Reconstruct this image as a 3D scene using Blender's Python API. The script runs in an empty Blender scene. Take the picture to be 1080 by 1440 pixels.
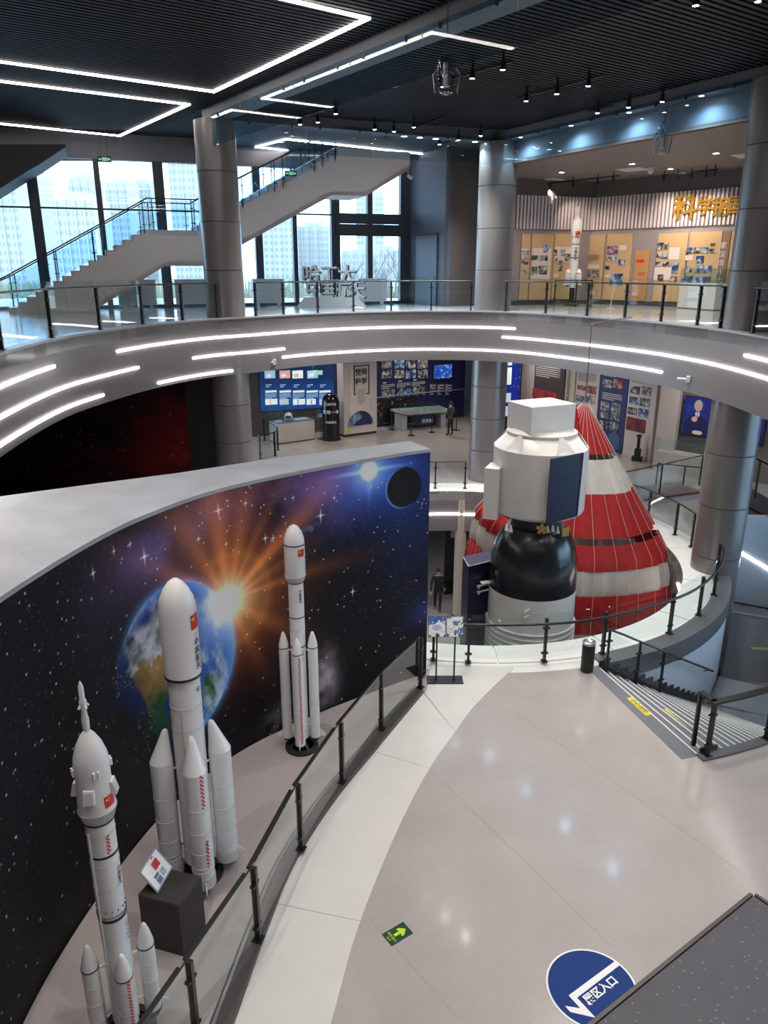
import bpy, bmesh, math, random
import numpy as np
from mathutils import Matrix, Vector
R = math.radians
random.seed(7)
SC = bpy.context.scene
COL = SC.collection

# ------------------------------------------------------------------ camera
F_PX, HORIZON, CAMZ = 1060.0, 378.0, 13.0
PITCH = math.atan((720 - HORIZON) / F_PX)
cP, sP = math.cos(PITCH), math.sin(PITCH)
cd = bpy.data.cameras.new('camera'); cam = bpy.data.objects.new('camera', cd); COL.objects.link(cam)
cd.sensor_fit = 'VERTICAL'; cd.sensor_height = 36.0; cd.lens = 36.0 * F_PX / 1440.0
cd.clip_start = 0.05; cd.clip_end = 800
cam.location = (0, 0, CAMZ); cam.rotation_euler = (math.pi / 2 - PITCH, 0, 0)
SC.camera = cam
# ------------------------------------------------------------------ world, exposure
wd = bpy.data.worlds.new('world'); SC.world = wd; wd.use_nodes = True
bg = wd.node_tree.nodes['Background']
bg.inputs[0].default_value = (0.52, 0.77, 1.0, 1); bg.inputs[1].default_value = 5.2
SC.view_settings.view_transform = 'Standard'; SC.view_settings.look = 'None'
SC.view_settings.gamma = 1.0; SC.view_settings.use_curve_mapping = False
SC.view_settings.exposure = 0.24
SC.cycles.transparent_max_bounces = 32
SPOT_W = 260.0
STRIP_E = 14.0

# ------------------------------------------------------------------ levels (metres)
BASE, MAIN, GAL, CEIL = 0.0, 5.2, 11.57, 17.4
FASC = 9.84                       # underside of the gallery fascia
GLASSB = 16.35                    # lower edge of the hanging smoke glass
PIT = (2.35, 20.7); PIT_R = 6.0; RAIL_R = 6.8; RING_R = 7.15
COLS = {'L': (-4.95, 24.40, .60), 'M': (3.95, 28.45, .66), 'R': (9.05, 19.20, .62)}

# ------------------------------------------------------------------ pixel -> place
def ray(x, y):
    a = (x - 540) / F_PX; b = (720 - y) / F_PX
    return (a, cP + b * sP, -sP + b * cP)
def at(x, y, z):
    r = ray(x, y); t = (z - CAMZ) / r[2]
    return Vector((r[0] * t, r[1] * t, z))
def aty(x, y, Y):
    r = ray(x, y); t = Y / r[1]
    return Vector((r[0] * t, Y, CAMZ + r[2] * t))
def proj(X, Y, Z):
    Z -= CAMZ; d = Y * cP - Z * sP; u = Y * sP + Z * cP
    return (540 + F_PX * X / d, 720 - F_PX * u / d)
class Plane:
    """upright plane through p0 (x,y) running along d (x,y); (t, z) coordinates. n faces the viewer side"""
    def __init__(s, p0, d):
        s.p = Vector((p0[0], p0[1], 0)); s.d = Vector((d[0], d[1], 0)).normalized()
        s.n = Vector((s.d.y, -s.d.x, 0))
        if s.n.dot(-s.p) < 0: s.n = -s.n
    def tz(s, px, py):
        r = ray(px, py); D = s.d
        det = r[0] * (-D.y) + D.x * r[1]
        k = (s.p.x * (-D.y) + D.x * s.p.y) / det
        return ((r[0] * k - s.p.x) * D.x + (r[1] * k - s.p.y) * D.y, CAMZ + r[2] * k)
    def w(s, t, z, off=0.0):
        v = s.p + s.d * t + s.n * off; v.z = z
        return v

# ------------------------------------------------------------------ materials
MATS = {}
def mat(name, col, rough=.5, metal=0., noise=0., nscale=8., emit=None, estr=0., bump=0., bscale=60., spec=.5, coat=0., speck=None):
    if name in MATS: return MATS[name]
    m = bpy.data.materials.new(name); m.use_nodes = True
    nt = m.node_tree; b = nt.nodes['Principled BSDF']
    b.inputs['Base Color'].default_value = (*col, 1); b.inputs['Roughness'].default_value = rough
    b.inputs['Metallic'].default_value = metal; b.inputs['Specular IOR Level'].default_value = spec
    if coat: b.inputs['Coat Weight'].default_value = coat; b.inputs['Coat Roughness'].default_value = .08
    if emit: b.inputs['Emission Color'].default_value = (*emit, 1); b.inputs['Emission Strength'].default_value = estr
    tc = nt.nodes.new('ShaderNodeTexCoord')
    src = None
    if noise > 0:
        n = nt.nodes.new('ShaderNodeTexNoise'); n.inputs['Scale'].default_value = nscale; n.inputs['Detail'].default_value = 6
        nt.links.new(tc.outputs['Object'], n.inputs['Vector'])
        r = nt.nodes.new('ShaderNodeValToRGB')
        r.color_ramp.elements[0].position = .3; r.color_ramp.elements[1].position = .7
        r.color_ramp.elements[0].color = (*[max(0, c * (1 - noise)) for c in col], 1)
        r.color_ramp.elements[1].color = (*[min(1, c * (1 + noise)) for c in col], 1)
        nt.links.new(n.outputs['Fac'], r.inputs['Fac']); src = r.outputs['Color']
    if speck:
        sc, scol, thr = speck
        v = nt.nodes.new('ShaderNodeTexVoronoi'); v.inputs['Scale'].default_value = sc
        nt.links.new(tc.outputs['Object'], v.inputs['Vector'])
        lt = nt.nodes.new('ShaderNodeMath'); lt.operation = 'LESS_THAN'; lt.inputs[1].default_value = thr
        nt.links.new(v.outputs['Distance'], lt.inputs[0])
        mx = nt.nodes.new('ShaderNodeMix'); mx.data_type = 'RGBA'
        nt.links.new(lt.outputs[0], mx.inputs['Factor'])
        if src: nt.links.new(src, mx.inputs['A'])
        else: mx.inputs['A'].default_value = (*col, 1)
        mx.inputs['B'].default_value = (*scol, 1); src = mx.outputs['Result']
    if src: nt.links.new(src, b.inputs['Base Color'])
    if bump > 0:
        n = nt.nodes.new('ShaderNodeTexNoise'); n.inputs['Scale'].default_value = bscale; n.inputs['Detail'].default_value = 4
        nt.links.new(tc.outputs['Object'], n.inputs['Vector'])
        bp = nt.nodes.new('ShaderNodeBump'); bp.inputs['Strength'].default_value = bump
        nt.links.new(n.outputs['Fac'], bp.inputs['Height']); nt.links.new(bp.outputs['Normal'], b.inputs['Normal'])
    MATS[name] = m
    return m
def glass(name, tint=(.86, .95, .95), refl=1.0, base=.04):
    """thin pane: tinted see-through with a grazing-angle reflection"""
    if name in MATS: return MATS[name]
    m = bpy.data.materials.new(name); m.use_nodes = True; nt = m.node_tree
    for n in list(nt.nodes):
        if n.type != 'OUTPUT_MATERIAL': nt.nodes.remove(n)
    out = [n for n in nt.nodes if n.type == 'OUTPUT_MATERIAL'][0]
    tr = nt.nodes.new('ShaderNodeBsdfTransparent'); tr.inputs[0].default_value = (*tint, 1)
    gl = nt.nodes.new('ShaderNodeBsdfGlossy'); gl.inputs['Roughness'].default_value = .015
    gl.inputs[0].default_value = (1, 1, 1, 1)
    fr = nt.nodes.new('ShaderNodeFresnel'); fr.inputs[0].default_value = 1.5
    ml = nt.nodes.new('ShaderNodeMath'); ml.operation = 'MULTIPLY'; ml.inputs[1].default_value = refl
    ge = nt.nodes.new('ShaderNodeNewGeometry'); inv = nt.nodes.new('ShaderNodeMath'); inv.operation = 'SUBTRACT'; inv.inputs[0].default_value = 1.0
    nt.links.new(ge.outputs['Backfacing'], inv.inputs[1])
    m2 = nt.nodes.new('ShaderNodeMath'); m2.operation = 'MULTIPLY'; m2.use_clamp = True
    nt.links.new(fr.outputs[0], ml.inputs[0]); nt.links.new(ml.outputs[0], m2.inputs[0]); nt.links.new(inv.outputs[0], m2.inputs[1])
    mx = nt.nodes.new('ShaderNodeMixShader')
    nt.links.new(m2.outputs[0], mx.inputs[0]); nt.links.new(tr.outputs[0], mx.inputs[1]); nt.links.new(gl.outputs[0], mx.inputs[2])
    nt.links.new(mx.outputs[0], out.inputs['Surface'])
    MATS[name] = m; return m
def printed(name, rough=.5, emit=0.):
    """flat print or lit screen: colour comes from the 'Col' colour attribute"""
    if name in MATS: return MATS[name]
    m = bpy.data.materials.new(name); m.use_nodes = True; nt = m.node_tree; b = nt.nodes['Principled BSDF']
    a = nt.nodes.new('ShaderNodeVertexColor'); a.layer_name = 'Col'
    b.inputs['Roughness'].default_value = rough; b.inputs['Specular IOR Level'].default_value = .22
    if emit:
        b.inputs['Base Color'].default_value = (.01, .01, .015, 1)
        nt.links.new(a.outputs['Color'], b.inputs['Emission Color']); b.inputs['Emission Strength'].default_value = emit
    else:
        nt.links.new(a.outputs['Color'], b.inputs['Base Color'])
    MATS[name] = m; return m
def photo_mat(name, dark, light, scale):
    if name in MATS: return MATS[name]
    m = bpy.data.materials.new(name); m.use_nodes = True; nt = m.node_tree; b = nt.nodes['Principled BSDF']
    b.inputs['Roughness'].default_value = .4
    tc = nt.nodes.new('ShaderNodeTexCoord'); oi = nt.nodes.new('ShaderNodeObjectInfo')
    ad = nt.nodes.new('ShaderNodeVectorMath'); ad.operation = 'ADD'
    ml = nt.nodes.new('ShaderNodeMath'); ml.operation = 'MULTIPLY'; ml.inputs[1].default_value = 40
    nt.links.new(oi.outputs['Random'], ml.inputs[0]); nt.links.new(tc.outputs['Object'], ad.inputs[0]); nt.links.new(ml.outputs[0], ad.inputs[1])
    n = nt.nodes.new('ShaderNodeTexNoise'); n.inputs['Scale'].default_value = scale; n.inputs['Detail'].default_value = 3; n.inputs['Roughness'].default_value = .6
    nt.links.new(ad.outputs[0], n.inputs['Vector'])
    r = nt.nodes.new('ShaderNodeValToRGB'); r.color_ramp.elements[0].position = .45; r.color_ramp.elements[1].position = .66
    r.color_ramp.elements[0].color = (*dark, 1); r.color_ramp.elements[1].color = (*light, 1)
    nt.links.new(n.outputs['Fac'], r.inputs['Fac']); nt.links.new(r.outputs['Color'], b.inputs['Base Color'])
    MATS[name] = m; return m
def emis(name, col, s):
    return mat(name, (.8, .8, .8), .5, emit=col, estr=s)

WHITE = mat('white_paint', (.72, .72, .74), .35, noise=.02)
GLOSSW = mat('gloss_white', (.80, .79, .80), .22, noise=.02, coat=.3)
BLACK = mat('black_metal', (.012, .012, .014), .35, spec=.5)
BLACKM = mat('black_matte', (.02, .018, .02), .6)
FASCIA = mat('fascia_paint', (.185, .168, .172), .38, noise=.03, nscale=2)
COLUMN = mat('column_cladding', (.22, .205, .205), .30, metal=.35, noise=.03, nscale=2)
GREYW = mat('grey_wall', (.20, .20, .23), .6, noise=.04, nscale=3)
DARKW = mat('dark_wall', (.035, .035, .04), .6)
BEAM = mat('beam_paint', (.13, .13, .145), .5)
DARKB = mat('dark_bulkhead', (.03, .03, .036), .5)
MULL = mat('mullion_metal', (.05, .06, .08), .4, metal=.3)
STEEL = mat('steel', (.5, .5, .52), .25, metal=.9)
PANE = glass('rail_glass', (.93, .97, .965), 1.0)
SPANE = glass('stair_glass', (.86, .945, 1.0), 1.0)
SMOKE = glass('smoke_curtain_glass', (.76, .86, .92), .9)
WINGL = glass('window_glass', (.93, .97, 1.0), .8)
CASEGL = glass('case_glass', (.9, .96, .96), .8)
STRIP = emis('led_strip', (1.0, .97, .95), STRIP_E)
CSTRIP = emis('ceiling_led', (1.0, .93, .88), 13.0)
LENS = emis('lamp_lens', (1.0, .97, .93), 60.0)
RED = mat('flag_red', (.62, .02, .02), .45)
YEL = mat('star_yellow', (.9, .7, .05), .45)
NAVYB = mat('navy_band', (.012, .014, .03), .4)
INK = mat('ink_black', (.02, .02, .025), .5)
INKW = mat('ink_white', (.85, .85, .86), .5)

# ------------------------------------------------------------------ mesh builder
class MB:
    def __init__(s): s.v = []; s.f = []; s.m = []
    def add(s, vs, fs, mi=0):
        o = len(s.v); s.v += [tuple(v) for v in vs]; s.f += [tuple(i + o for i in f) for f in fs]; s.m += [mi] * len(fs); return s
    def hexa(s, a, b, mi=0):      # a: 4 lower corners, b: 4 upper corners
        return s.add(list(a) + list(b), [(3, 2, 1, 0), (4, 5, 6, 7), (0, 1, 5, 4), (1, 2, 6, 5), (2, 3, 7, 6), (3, 0, 4, 7)], mi)
    def box(s, c, size, rz=0., mi=0):
        hx, hy, hz = [k / 2 for k in size]; ca, sa = math.cos(rz), math.sin(rz)
        P = lambda x, y, z: (c[0] + x * ca - y * sa, c[1] + x * sa + y * ca, c[2] + z)
        return s.hexa([P(-hx, -hy, -hz), P(hx, -hy, -hz), P(hx, hy, -hz), P(-hx, hy, -hz)], [P(-hx, -hy, hz), P(hx, -hy, hz), P(hx, hy, hz), P(-hx, hy, hz)], mi)
    def bar(s, p0, p1, wd, ht, up=(0, 0, 1), mi=0):
        p0, p1 = Vector(p0), Vector(p1); d = (p1 - p0).normalized(); u = Vector(up)
        sd = d.cross(u)
        if sd.length < 1e-4: sd = d.cross(Vector((1, 0, 0)))
        sd.normalize(); u = sd.cross(d).normalized(); a = sd * wd / 2; b = u * ht / 2
        return s.hexa([p0 - a - b, p0 + a - b, p0 + a + b, p0 - a + b], [p1 - a - b, p1 + a - b, p1 + a + b, p1 - a + b], mi)
    def tube(s, pts, r, n=8, cap=True, mi=0):
        pts = [Vector(p) for p in pts]; rs = r if isinstance(r, (list, tuple)) else [r] * len(pts); rings = []
        prev = None
        for i, p in enumerate(pts):
            d = (pts[min(i + 1, len(pts) - 1)] - pts[max(i - 1, 0)]).normalized()
            a = d.cross(Vector((0, 0, 1)))
            if a.length < 1e-3: a = d.cross(Vector((1, 0, 0)))
            a.normalize(); b = d.cross(a).normalized()
            if prev is not None and a.dot(prev) < 0: a = -a; b = -b
            prev = a
            rings.append([p + (a * math.cos(2 * math.pi * k / n) + b * math.sin(2 * math.pi * k / n)) * rs[i] for k in range(n)])
        vs = [v for q in rings for v in q]; fs = []
        for i in range(len(pts) - 1):
            for k in range(n): fs.append((i * n + k, i * n + (k + 1) % n, (i + 1) * n + (k + 1) % n, (i + 1) * n + k))
        if cap: fs += [tuple(range(n))[::-1], tuple(range((len(pts) - 1) * n, len(pts) * n))]
        return s.add(vs, fs, mi)
    def lathe(s, prof, c=(0, 0, 0), n=32, a0=0., a1=2 * math.pi, mi=0, skew=None):
        full = abs(a1 - a0 - 2 * math.pi) < 1e-6; m = n if full else n + 1; vs = []; fs = []
        for (r, z) in prof:
            sx, sy = skew(z) if skew else (0, 0)
            for k in range(m):
                a = a0 + (a1 - a0) * k / n
                vs.append((c[0] + sx + r * math.cos(a), c[1] + sy + r * math.sin(a), c[2] + z))
        for i in range(len(prof) - 1):
            for k in range(n):
                k2 = (k + 1) % m
                fs.append((i * m + k, i * m + k2, (i + 1) * m + k2, (i + 1) * m + k))
        if full:
            if prof[0][0] > 1e-4: fs.append(tuple(range(m))[::-1])
            if prof[-1][0] > 1e-4: fs.append(tuple(range((len(prof) - 1) * m, len(prof) * m)))
        return s.add(vs, fs, mi)
    def prism(s, poly, z0, z1, mi=0):
        n = len(poly)
        area = sum(poly[i][0] * poly[(i + 1) % n][1] - poly[(i + 1) % n][0] * poly[i][1] for i in range(n))
        if area < 0: poly = poly[::-1]
        vs = [(p[0], p[1], z0) for p in poly] + [(p[0], p[1], z1) for p in poly]
        fs = [tuple(range(n))[::-1], tuple(range(n, 2 * n))] + [(i, (i + 1) % n, (i + 1) % n + n, i + n) for i in range(n)]
        return s.add(vs, fs, mi)
    def slab(s, pl, tz, off0, off1, mi=0):
        """polygon in (t,z) of an upright plane, given thickness from off0 to off1"""
        n = len(tz); A = [pl.w(t, z, off0) for t, z in tz]; B = [pl.w(t, z, off1) for t, z in tz]
        return s.add(A + B, [tuple(range(n))[::-1], tuple(range(n, 2 * n))] + [(i, (i + 1) % n, (i + 1) % n + n, i + n) for i in range(n)], mi)
    def ribbon(s, pts, w, h, closed=False, mi=0):
        """rectangular section swept along a plan path: pts are (x,y,z) of the lower centre line"""
        pts = [Vector(p) for p in pts]; n = len(pts); vs = []; fs = []
        for i, p in enumerate(pts):
            a = pts[(i - 1) % n] if (closed or i > 0) else p; b = pts[(i + 1) % n] if (closed or i < n - 1) else p
            d = b - a; d.z = 0; d.normalize(); sd = Vector((d.y, -d.x, 0)) * w / 2
            vs += [p - sd, p + sd, p + sd + Vector((0, 0, h)), p - sd + Vector((0, 0, h))]
        for i in range(n if closed else n - 1):
            j = (i + 1) % n
            for k in range(4): fs.append((i * 4 + k, j * 4 + k, j * 4 + (k + 1) % 4, i * 4 + (k + 1) % 4))
        if not closed: fs += [(0, 1, 2, 3), tuple(range(n * 4 - 4, n * 4))[::-1]]
        return s.add(vs, fs, mi)
    def wall(s, pts, z0, z1, mi=0):
        """sheet standing on a plan path"""
        n = len(pts); vs = [(p[0], p[1], z0) for p in pts] + [(p[0], p[1], z1) for p in pts]
        return s.add(vs, [(i, i + 1, n + i + 1, n + i) for i in range(n - 1)], mi)
    def text(s, body, o, rt, up, size, align='CENTER', bold=0., depth=0., mi=0):
        vs, fs = text_mesh(body, align, bold, depth / size if size else 0)
        o = Vector(o); rt = Vector(rt).normalized(); up = Vector(up).normalized(); nn = rt.cross(up)
        return s.add([o + rt * (x * size) + up * (y * size) + nn * (z * size) for x, y, z in vs], fs, mi)
    def build(s, name, m, parent=None, smooth=None, fix=True):
        me = bpy.data.meshes.new(name); me.from_pydata(s.v, [], s.f)
        ms = m if isinstance(m, (list, tuple)) else [m]
        for k in ms: me.materials.append(k)
        if len(ms) > 1: me.polygons.foreach_set('material_index', s.m)
        if fix:
            bm = bmesh.new(); bm.from_mesh(me); bmesh.ops.recalc_face_normals(bm, faces=bm.faces); bm.to_mesh(me); bm.free()
        if smooth is not None: shade(me, smooth)
        me.update()
        o = bpy.data.objects.new(name, me); COL.objects.link(o)
        if parent is not None: attach(o, parent)
        return o
def shade(me, ang):
    me.polygons.foreach_set('use_smooth', [True] * len(me.polygons))
    try: me.set_sharp_from_angle(angle=R(ang))
    except Exception: pass
TXT = {}
def text_mesh(body, align, bold, depth):
    k = (body, align, bold, depth)
    if k not in TXT:
        c = bpy.data.curves.new('txt', 'FONT'); c.body = body; c.align_x = align; c.align_y = 'CENTER'; c.offset = bold; c.extrude = depth
        c.resolution_u = 2
        o = bpy.data.objects.new('txt', c); COL.objects.link(o); bpy.context.view_layer.update()
        me = bpy.data.meshes.new_from_object(o.evaluated_get(bpy.context.evaluated_depsgraph_get()))
        TXT[k] = ([tuple(v.co) for v in me.vertices], [tuple(p.vertices) for p in me.polygons])
        bpy.data.objects.remove(o); bpy.data.curves.remove(c); bpy.data.meshes.remove(me)
    return TXT[k]
def attach(o, parent):
    o.parent = parent
    q = parent
    M = Matrix.Identity(4)
    while q is not None:
        M = Matrix.LocRotScale(q.location, q.rotation_euler, q.scale) if q.parent is None else M
        if q.parent is None: break
        q = q.parent
    # every part is built in world coordinates: cancel the root's own placement
    if parent.parent is None: o.matrix_parent_inverse = M.inverted()
    else: o.matrix_parent_inverse = Matrix.Identity(4)
def tag(o, label, cat, group=None):
    o['label'] = label; o['category'] = cat
    if group: o['group'] = group
    return o
def thing(name, label, cat, loc=(0, 0, 0), group=None, rz=0.):
    o = bpy.data.objects.new(name, None); COL.objects.link(o); o.location = loc; o.rotation_euler = (0, 0, rz)
    o.empty_display_size = .1
    return tag(o, label, cat, group)
def struct(o, label=None):
    o['kind'] = 'structure'
    if label: o['label'] = label
    return o
def stuff(o):
    o['kind'] = 'stuff'; return o
def clone(root, loc, rz=0., label=None, first=False):
    """copy a thing whose parts were built around the world origin"""
    r = root.copy(); COL.objects.link(r); r.location = loc; r.rotation_euler = (0, 0, rz)
    if label: r['label'] = label
    for ch in root.children:
        c = ch.copy(); COL.objects.link(c); c.parent = r
        for g in ch.children:
            d = g.copy(); COL.objects.link(d); d.parent = c
    return r
def paint(name, m, parent, P, nx, ny, func, closed=False):
    """dense sheet P(u,v)->xyz with colours func(U,V)->(..,3) stored as a colour attribute"""
    u = np.linspace(0, 1, nx + 1); v = np.linspace(0, 1, ny + 1); U, V = np.meshgrid(u, v)
    xyz = P(U, V).reshape(-1, 3).astype(np.float32); col = np.clip(func(U, V), 0, 1).reshape(-1, 3).astype(np.float32)
    i = np.arange(nx * ny); a = (i // nx) * (nx + 1) + i % nx
    q = np.stack([a, a + 1, a + nx + 2, a + nx + 1], 1).astype(np.int32)
    me = bpy.data.meshes.new(name); me.vertices.add(len(xyz)); me.vertices.foreach_set('co', xyz.ravel())
    me.loops.add(q.size); me.loops.foreach_set('vertex_index', q.ravel())
    me.polygons.add(len(q)); me.polygons.foreach_set('loop_start', np.arange(0, q.size, 4, dtype=np.int32))
    me.update(calc_edges=True); me.validate()
    ca = me.color_attributes.new('Col', 'FLOAT_COLOR', 'POINT')
    ca.data.foreach_set('color', np.concatenate([col, np.ones((len(col), 1), np.float32)], 1).ravel())
    me.polygons.foreach_set('use_smooth', [True] * len(me.polygons))
    me.materials.append(m)
    o = bpy.data.objects.new(name, me); COL.objects.link(o)
    if parent is not None: attach(o, parent)
    return o
RNG = np.random.default_rng(11)
def fbm(X, Y, f0, octs=5, seed=0, gain=.55):
    g = np.random.default_rng(seed); out = np.zeros_like(X); amp = 1.; tot = 0.
    for o in range(octs):
        f = f0 * 2 ** o; T = g.random((256, 256)); x = X * f; y = Y * f
        xi = np.floor(x).astype(int); yi = np.floor(y).astype(int); fx = x - xi; fy = y - yi
        fx = fx * fx * (3 - 2 * fx); fy = fy * fy * (3 - 2 * fy); t = lambda a, b: T[a % 256, b % 256]
        out += amp * ((t(xi, yi) * (1 - fx) + t(xi + 1, yi) * fx) * (1 - fy) + (t(xi, yi + 1) * (1 - fx) + t(xi + 1, yi + 1) * fx) * fy)
        tot += amp; amp *= gain
    return out / tot
def lerp(a, b, t): return a + (b - a) * t
def catmull(pts, n=10):
    P = [Vector(p) for p in pts]; P = [P[0] * 2 - P[1]] + P + [P[-1] * 2 - P[-2]]; out = []
    for i in range(1, len(P) - 2):
        for k in range(n):
            t = k / n; a, b, c, d = P[i - 1:i + 3]
            out.append(.5 * ((2 * b) + (c - a) * t + (2 * a - 5 * b + 4 * c - d) * t * t + (3 * b - a - 3 * c + d) * t ** 3))
    out.append(P[-2]); return out
def path_at_px(path, px, z):
    """point of a plan path that shows at picture column px when at height z (nearest to the far end first)"""
    best = None
    for a, b in zip(path[:-1], path[1:]):
        xa = proj(a.x, a.y, z)[0] - px; xb = proj(b.x, b.y, z)[0] - px
        if xa * xb <= 0 and xa != xb:
            t = xa / (xa - xb); q = a.lerp(b, t)
            if best is None or q.y > best.y: best = q
    return best
def sub_path(path, p, q):
    def param(pt):
        bi = None
        for i, (a, b) in enumerate(zip(path[:-1], path[1:])):
            ab = (b - a).xy; t = max(0, min(1, (pt - a).xy.dot(ab) / max(ab.length_squared, 1e-9)))
            d = ((a.lerp(b, t)) - pt).xy.length
            if bi is None or d < bi[0]: bi = (d, i + t)
        return bi[1]
    i, j = sorted((param(p), param(q))); out = []
    g = lambda k: path[int(k)].lerp(path[min(int(k) + 1, len(path) - 1)], k - int(k))
    out.append(g(i)); out += [path[k] for k in range(int(i) + 1, int(j) + 1)]; out.append(g(j))
    return [p for n, p in enumerate(out) if n == 0 or (p - out[n - 1]).length > 1e-4]
def offset_path(path, d):
    out = []
    for i, p in enumerate(path):
        t = (path[min(i + 1, len(path) - 1)] - path[max(i - 1, 0)]); t.z = 0; t.normalize()
        out.append(p + Vector((t.y, -t.x, 0)) * d)
    return out
def arc(c, r, a0, a1, n): return [Vector((c[0] + r * math.cos(lerp(a0, a1, k / n)), c[1] + r * math.sin(lerp(a0, a1, k / n)), 0)) for k in range(n + 1)]

def lamp(loc, target, W, ang, parent, col=(1, .95, .9), blend=.8, rad=.05):
    l = bpy.data.lights.new('spot_lamp', 'SPOT'); l.energy = W; l.spot_size = R(ang); l.spot_blend = blend; l.shadow_soft_size = rad; l.color = col
    o = bpy.data.objects.new('spot_lamp', l); COL.objects.link(o); o.location = loc
    d = Vector(target) - Vector(loc); o.rotation_euler = d.to_track_quat('-Z', 'Y').to_euler()
    attach(o, parent) if parent else None
    return o
from mathutils.geometry import tessellate_polygon
def holed(name, outer, holes, z0, z1, m, sides=None):
    """flat slab with holes; top at z1, underside at z0"""
    loops = [[Vector((p[0], p[1], 0)) for p in outer]] + [[Vector((p[0], p[1], 0)) for p in h] for h in holes]
    tri = tessellate_polygon(loops); flat = [p for l in loops for p in l]; N = len(flat)
    vs = [(p.x, p.y, z1) for p in flat] + [(p.x, p.y, z0) for p in flat]
    fs = []
    for t in tri:
        a, b, c = [flat[i] for i in t]
        if (b - a).cross(c - a).z < 0: t = t[::-1]
        fs.append(tuple(t)); fs.append(tuple(i + N for i in t[::-1]))
    k = 0; mi = [0] * len(fs)
    for l in loops:
        n = len(l)
        for i in range(n): fs.append((k + i, k + (i + 1) % n, k + (i + 1) % n + N, k + i + N)); mi.append(1 if sides else 0)
        k += n
    b = MB(); b.v = vs; b.f = fs; b.m = mi
    return b.build(name, [m, sides] if sides else m)
UD = Vector((.821, .571, 0)); VD = Vector((-.571, .821, 0))
W2 = (.936, .351)
S0 = at(0, 441, GAL)                       # foot of the far staircase
STAIRP = Plane(S0.xy, W2)
WINP = Plane((S0 - STAIRP.n * 2.5).xy, W2)

# ---------------------------------------------------------------- gallery opening (plan path of the fascia)
EDGE = catmull([(-5.6, 7.0, 0), (-6.3, 10.2, 0), (-6.85, 13.6, 0), (-7.1, 16.4, 0), (-6.95, 18.3, 0), (-6.35, 21.0, 0), (-5.35, 23.1, 0), (-4.15, 24.35, 0), (-2.15, 26.4, 0),
                (0.5, 27.7, 0), (2.9, 27.75, 0), (4.6, 26.95, 0), (6.1, 25.0, 0), (7.45, 22.6, 0), (8.1, 20.6, 0), (8.38, 18.8, 0), (8.42, 16.3, 0), (8.3, 12.8, 0)], 8)
FA = Vector((.96, .28, 0)); NA = Vector((.28, -.96, 0))       # downward flight: going and nosing directions
A_ = at(978, 1062, MAIN); B_ = at(848, 941, MAIN); A_.z = B_.z = 0
ST_A0 = R(-73.2); ST_RI, ST_RO = RING_R + .03, 10.32        # curved flight, concentric with the pit
pol = lambda r, a, z=0.: Vector((PIT[0] + r * math.cos(a), PIT[1] + r * math.sin(a), z))

# ---------------------------------------------------------------- floors
TERR = mat('terrazzo_grey', (.42, .385, .37), .22, noise=.05, nscale=1.2, speck=(90, (.26, .25, .26), .22), coat=.15)
TERW = mat('terrazzo_white', (.68, .66, .64), .25, noise=.03, nscale=2, speck=(110, (.5, .49, .48), .18))
RINGW = mat('ring_white', (.74, .74, .72), .3, noise=.02)
thB = math.atan2(B_.y - PIT[1], B_.x - PIT[0]) + 2 * math.pi
hole = arc(PIT, ST_RO, ST_A0, R(-4), 40) + arc(PIT, RING_R, R(-4), ST_A0 + 2 * math.pi, 90)
fl = holed('floor', [(-19, -8), (19, -8), (19, 47), (-19, 47)], [hole], MAIN - .35, MAIN, TERR)
struct(fl, 'grey speckled terrazzo floor of the main hall')
gal_hole = EDGE + [Vector((7.2, 5, 0)), Vector((6.2, .75, 0)), Vector((-4.6, .75, 0))]
GFL = mat('gallery_tile', (.44, .47, .50), .13, noise=.04, nscale=.8)
gf = holed('floor', [(-19, -8), (19, -8), (19, 40), (-19, 40)], [[p for p in gal_hole]], GAL - .3, GAL, GFL)
struct(gf, 'polished tile floor of the upper gallery')
bf = MB().box((0, 18, -.15), (40, 54, .3)).build('floor', mat('basement_floor', (.22, .21, .22), .3, noise=.05)); struct(bf, 'dark floor of the lower hall')

# white ring round the pit, its panels, kerb and walls
ring_path = lambda r, a0, a1, n=60: arc(PIT, r, a0, a1, n)
ring = MB()
n = 120
inner = arc(PIT, PIT_R, 0, 2 * math.pi, n)[:-1]; outer = arc(PIT, RING_R, 0, 2 * math.pi, n)[:-1]
rg = holed('floor', outer, [inner], MAIN - .36, MAIN - .02, RINGW); struct(rg, 'white ring floor round the spacecraft pit')
for k in range(16):
    a0, a1 = 2 * math.pi * k / 16 + .006, 2 * math.pi * (k + 1) / 16 - .001
    i_, o_ = arc(PIT, PIT_R, a0, a1, 8), arc(PIT, RAIL_R - .06, a0, a1, 8)
    MB().prism([(p.x, p.y) for p in i_ + o_[::-1]], MAIN - .02, MAIN + .005).build('ring_panel', RINGW, rg)
kb = MB(); i_, o_ = arc(PIT, RAIL_R - .05, R(-72.4), R(-9), 50), arc(PIT, RING_R + .02, R(-72.4), R(-9), 50)
kb.prism([(p.x, p.y) for p in i_ + o_[::-1]], MAIN - .42, MAIN + .03).build('kerb', mat('kerb_grey', (.12, .12, .13), .35, noise=.03), rg)
pf = MB(); i_ = arc(PIT, PIT_R, 0, 2 * math.pi, 120); pf.wall(i_, MAIN - 1.55, MAIN - .02)
o_ = arc(PIT, PIT_R + .5, 0, 2 * math.pi, 120); pf.wall(o_, MAIN - 1.55, MAIN - .36)
n1 = len(i_); pf.add([(p.x, p.y, MAIN - 1.55) for p in i_] + [(p.x, p.y, MAIN - 1.55) for p in o_], [(i, i + 1, n1 + i + 1, n1 + i) for i in range(n1 - 1)])
pfo = struct(pf.build('wall_pit', FASCIA), 'curved beige fascia below the ring floor')
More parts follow.
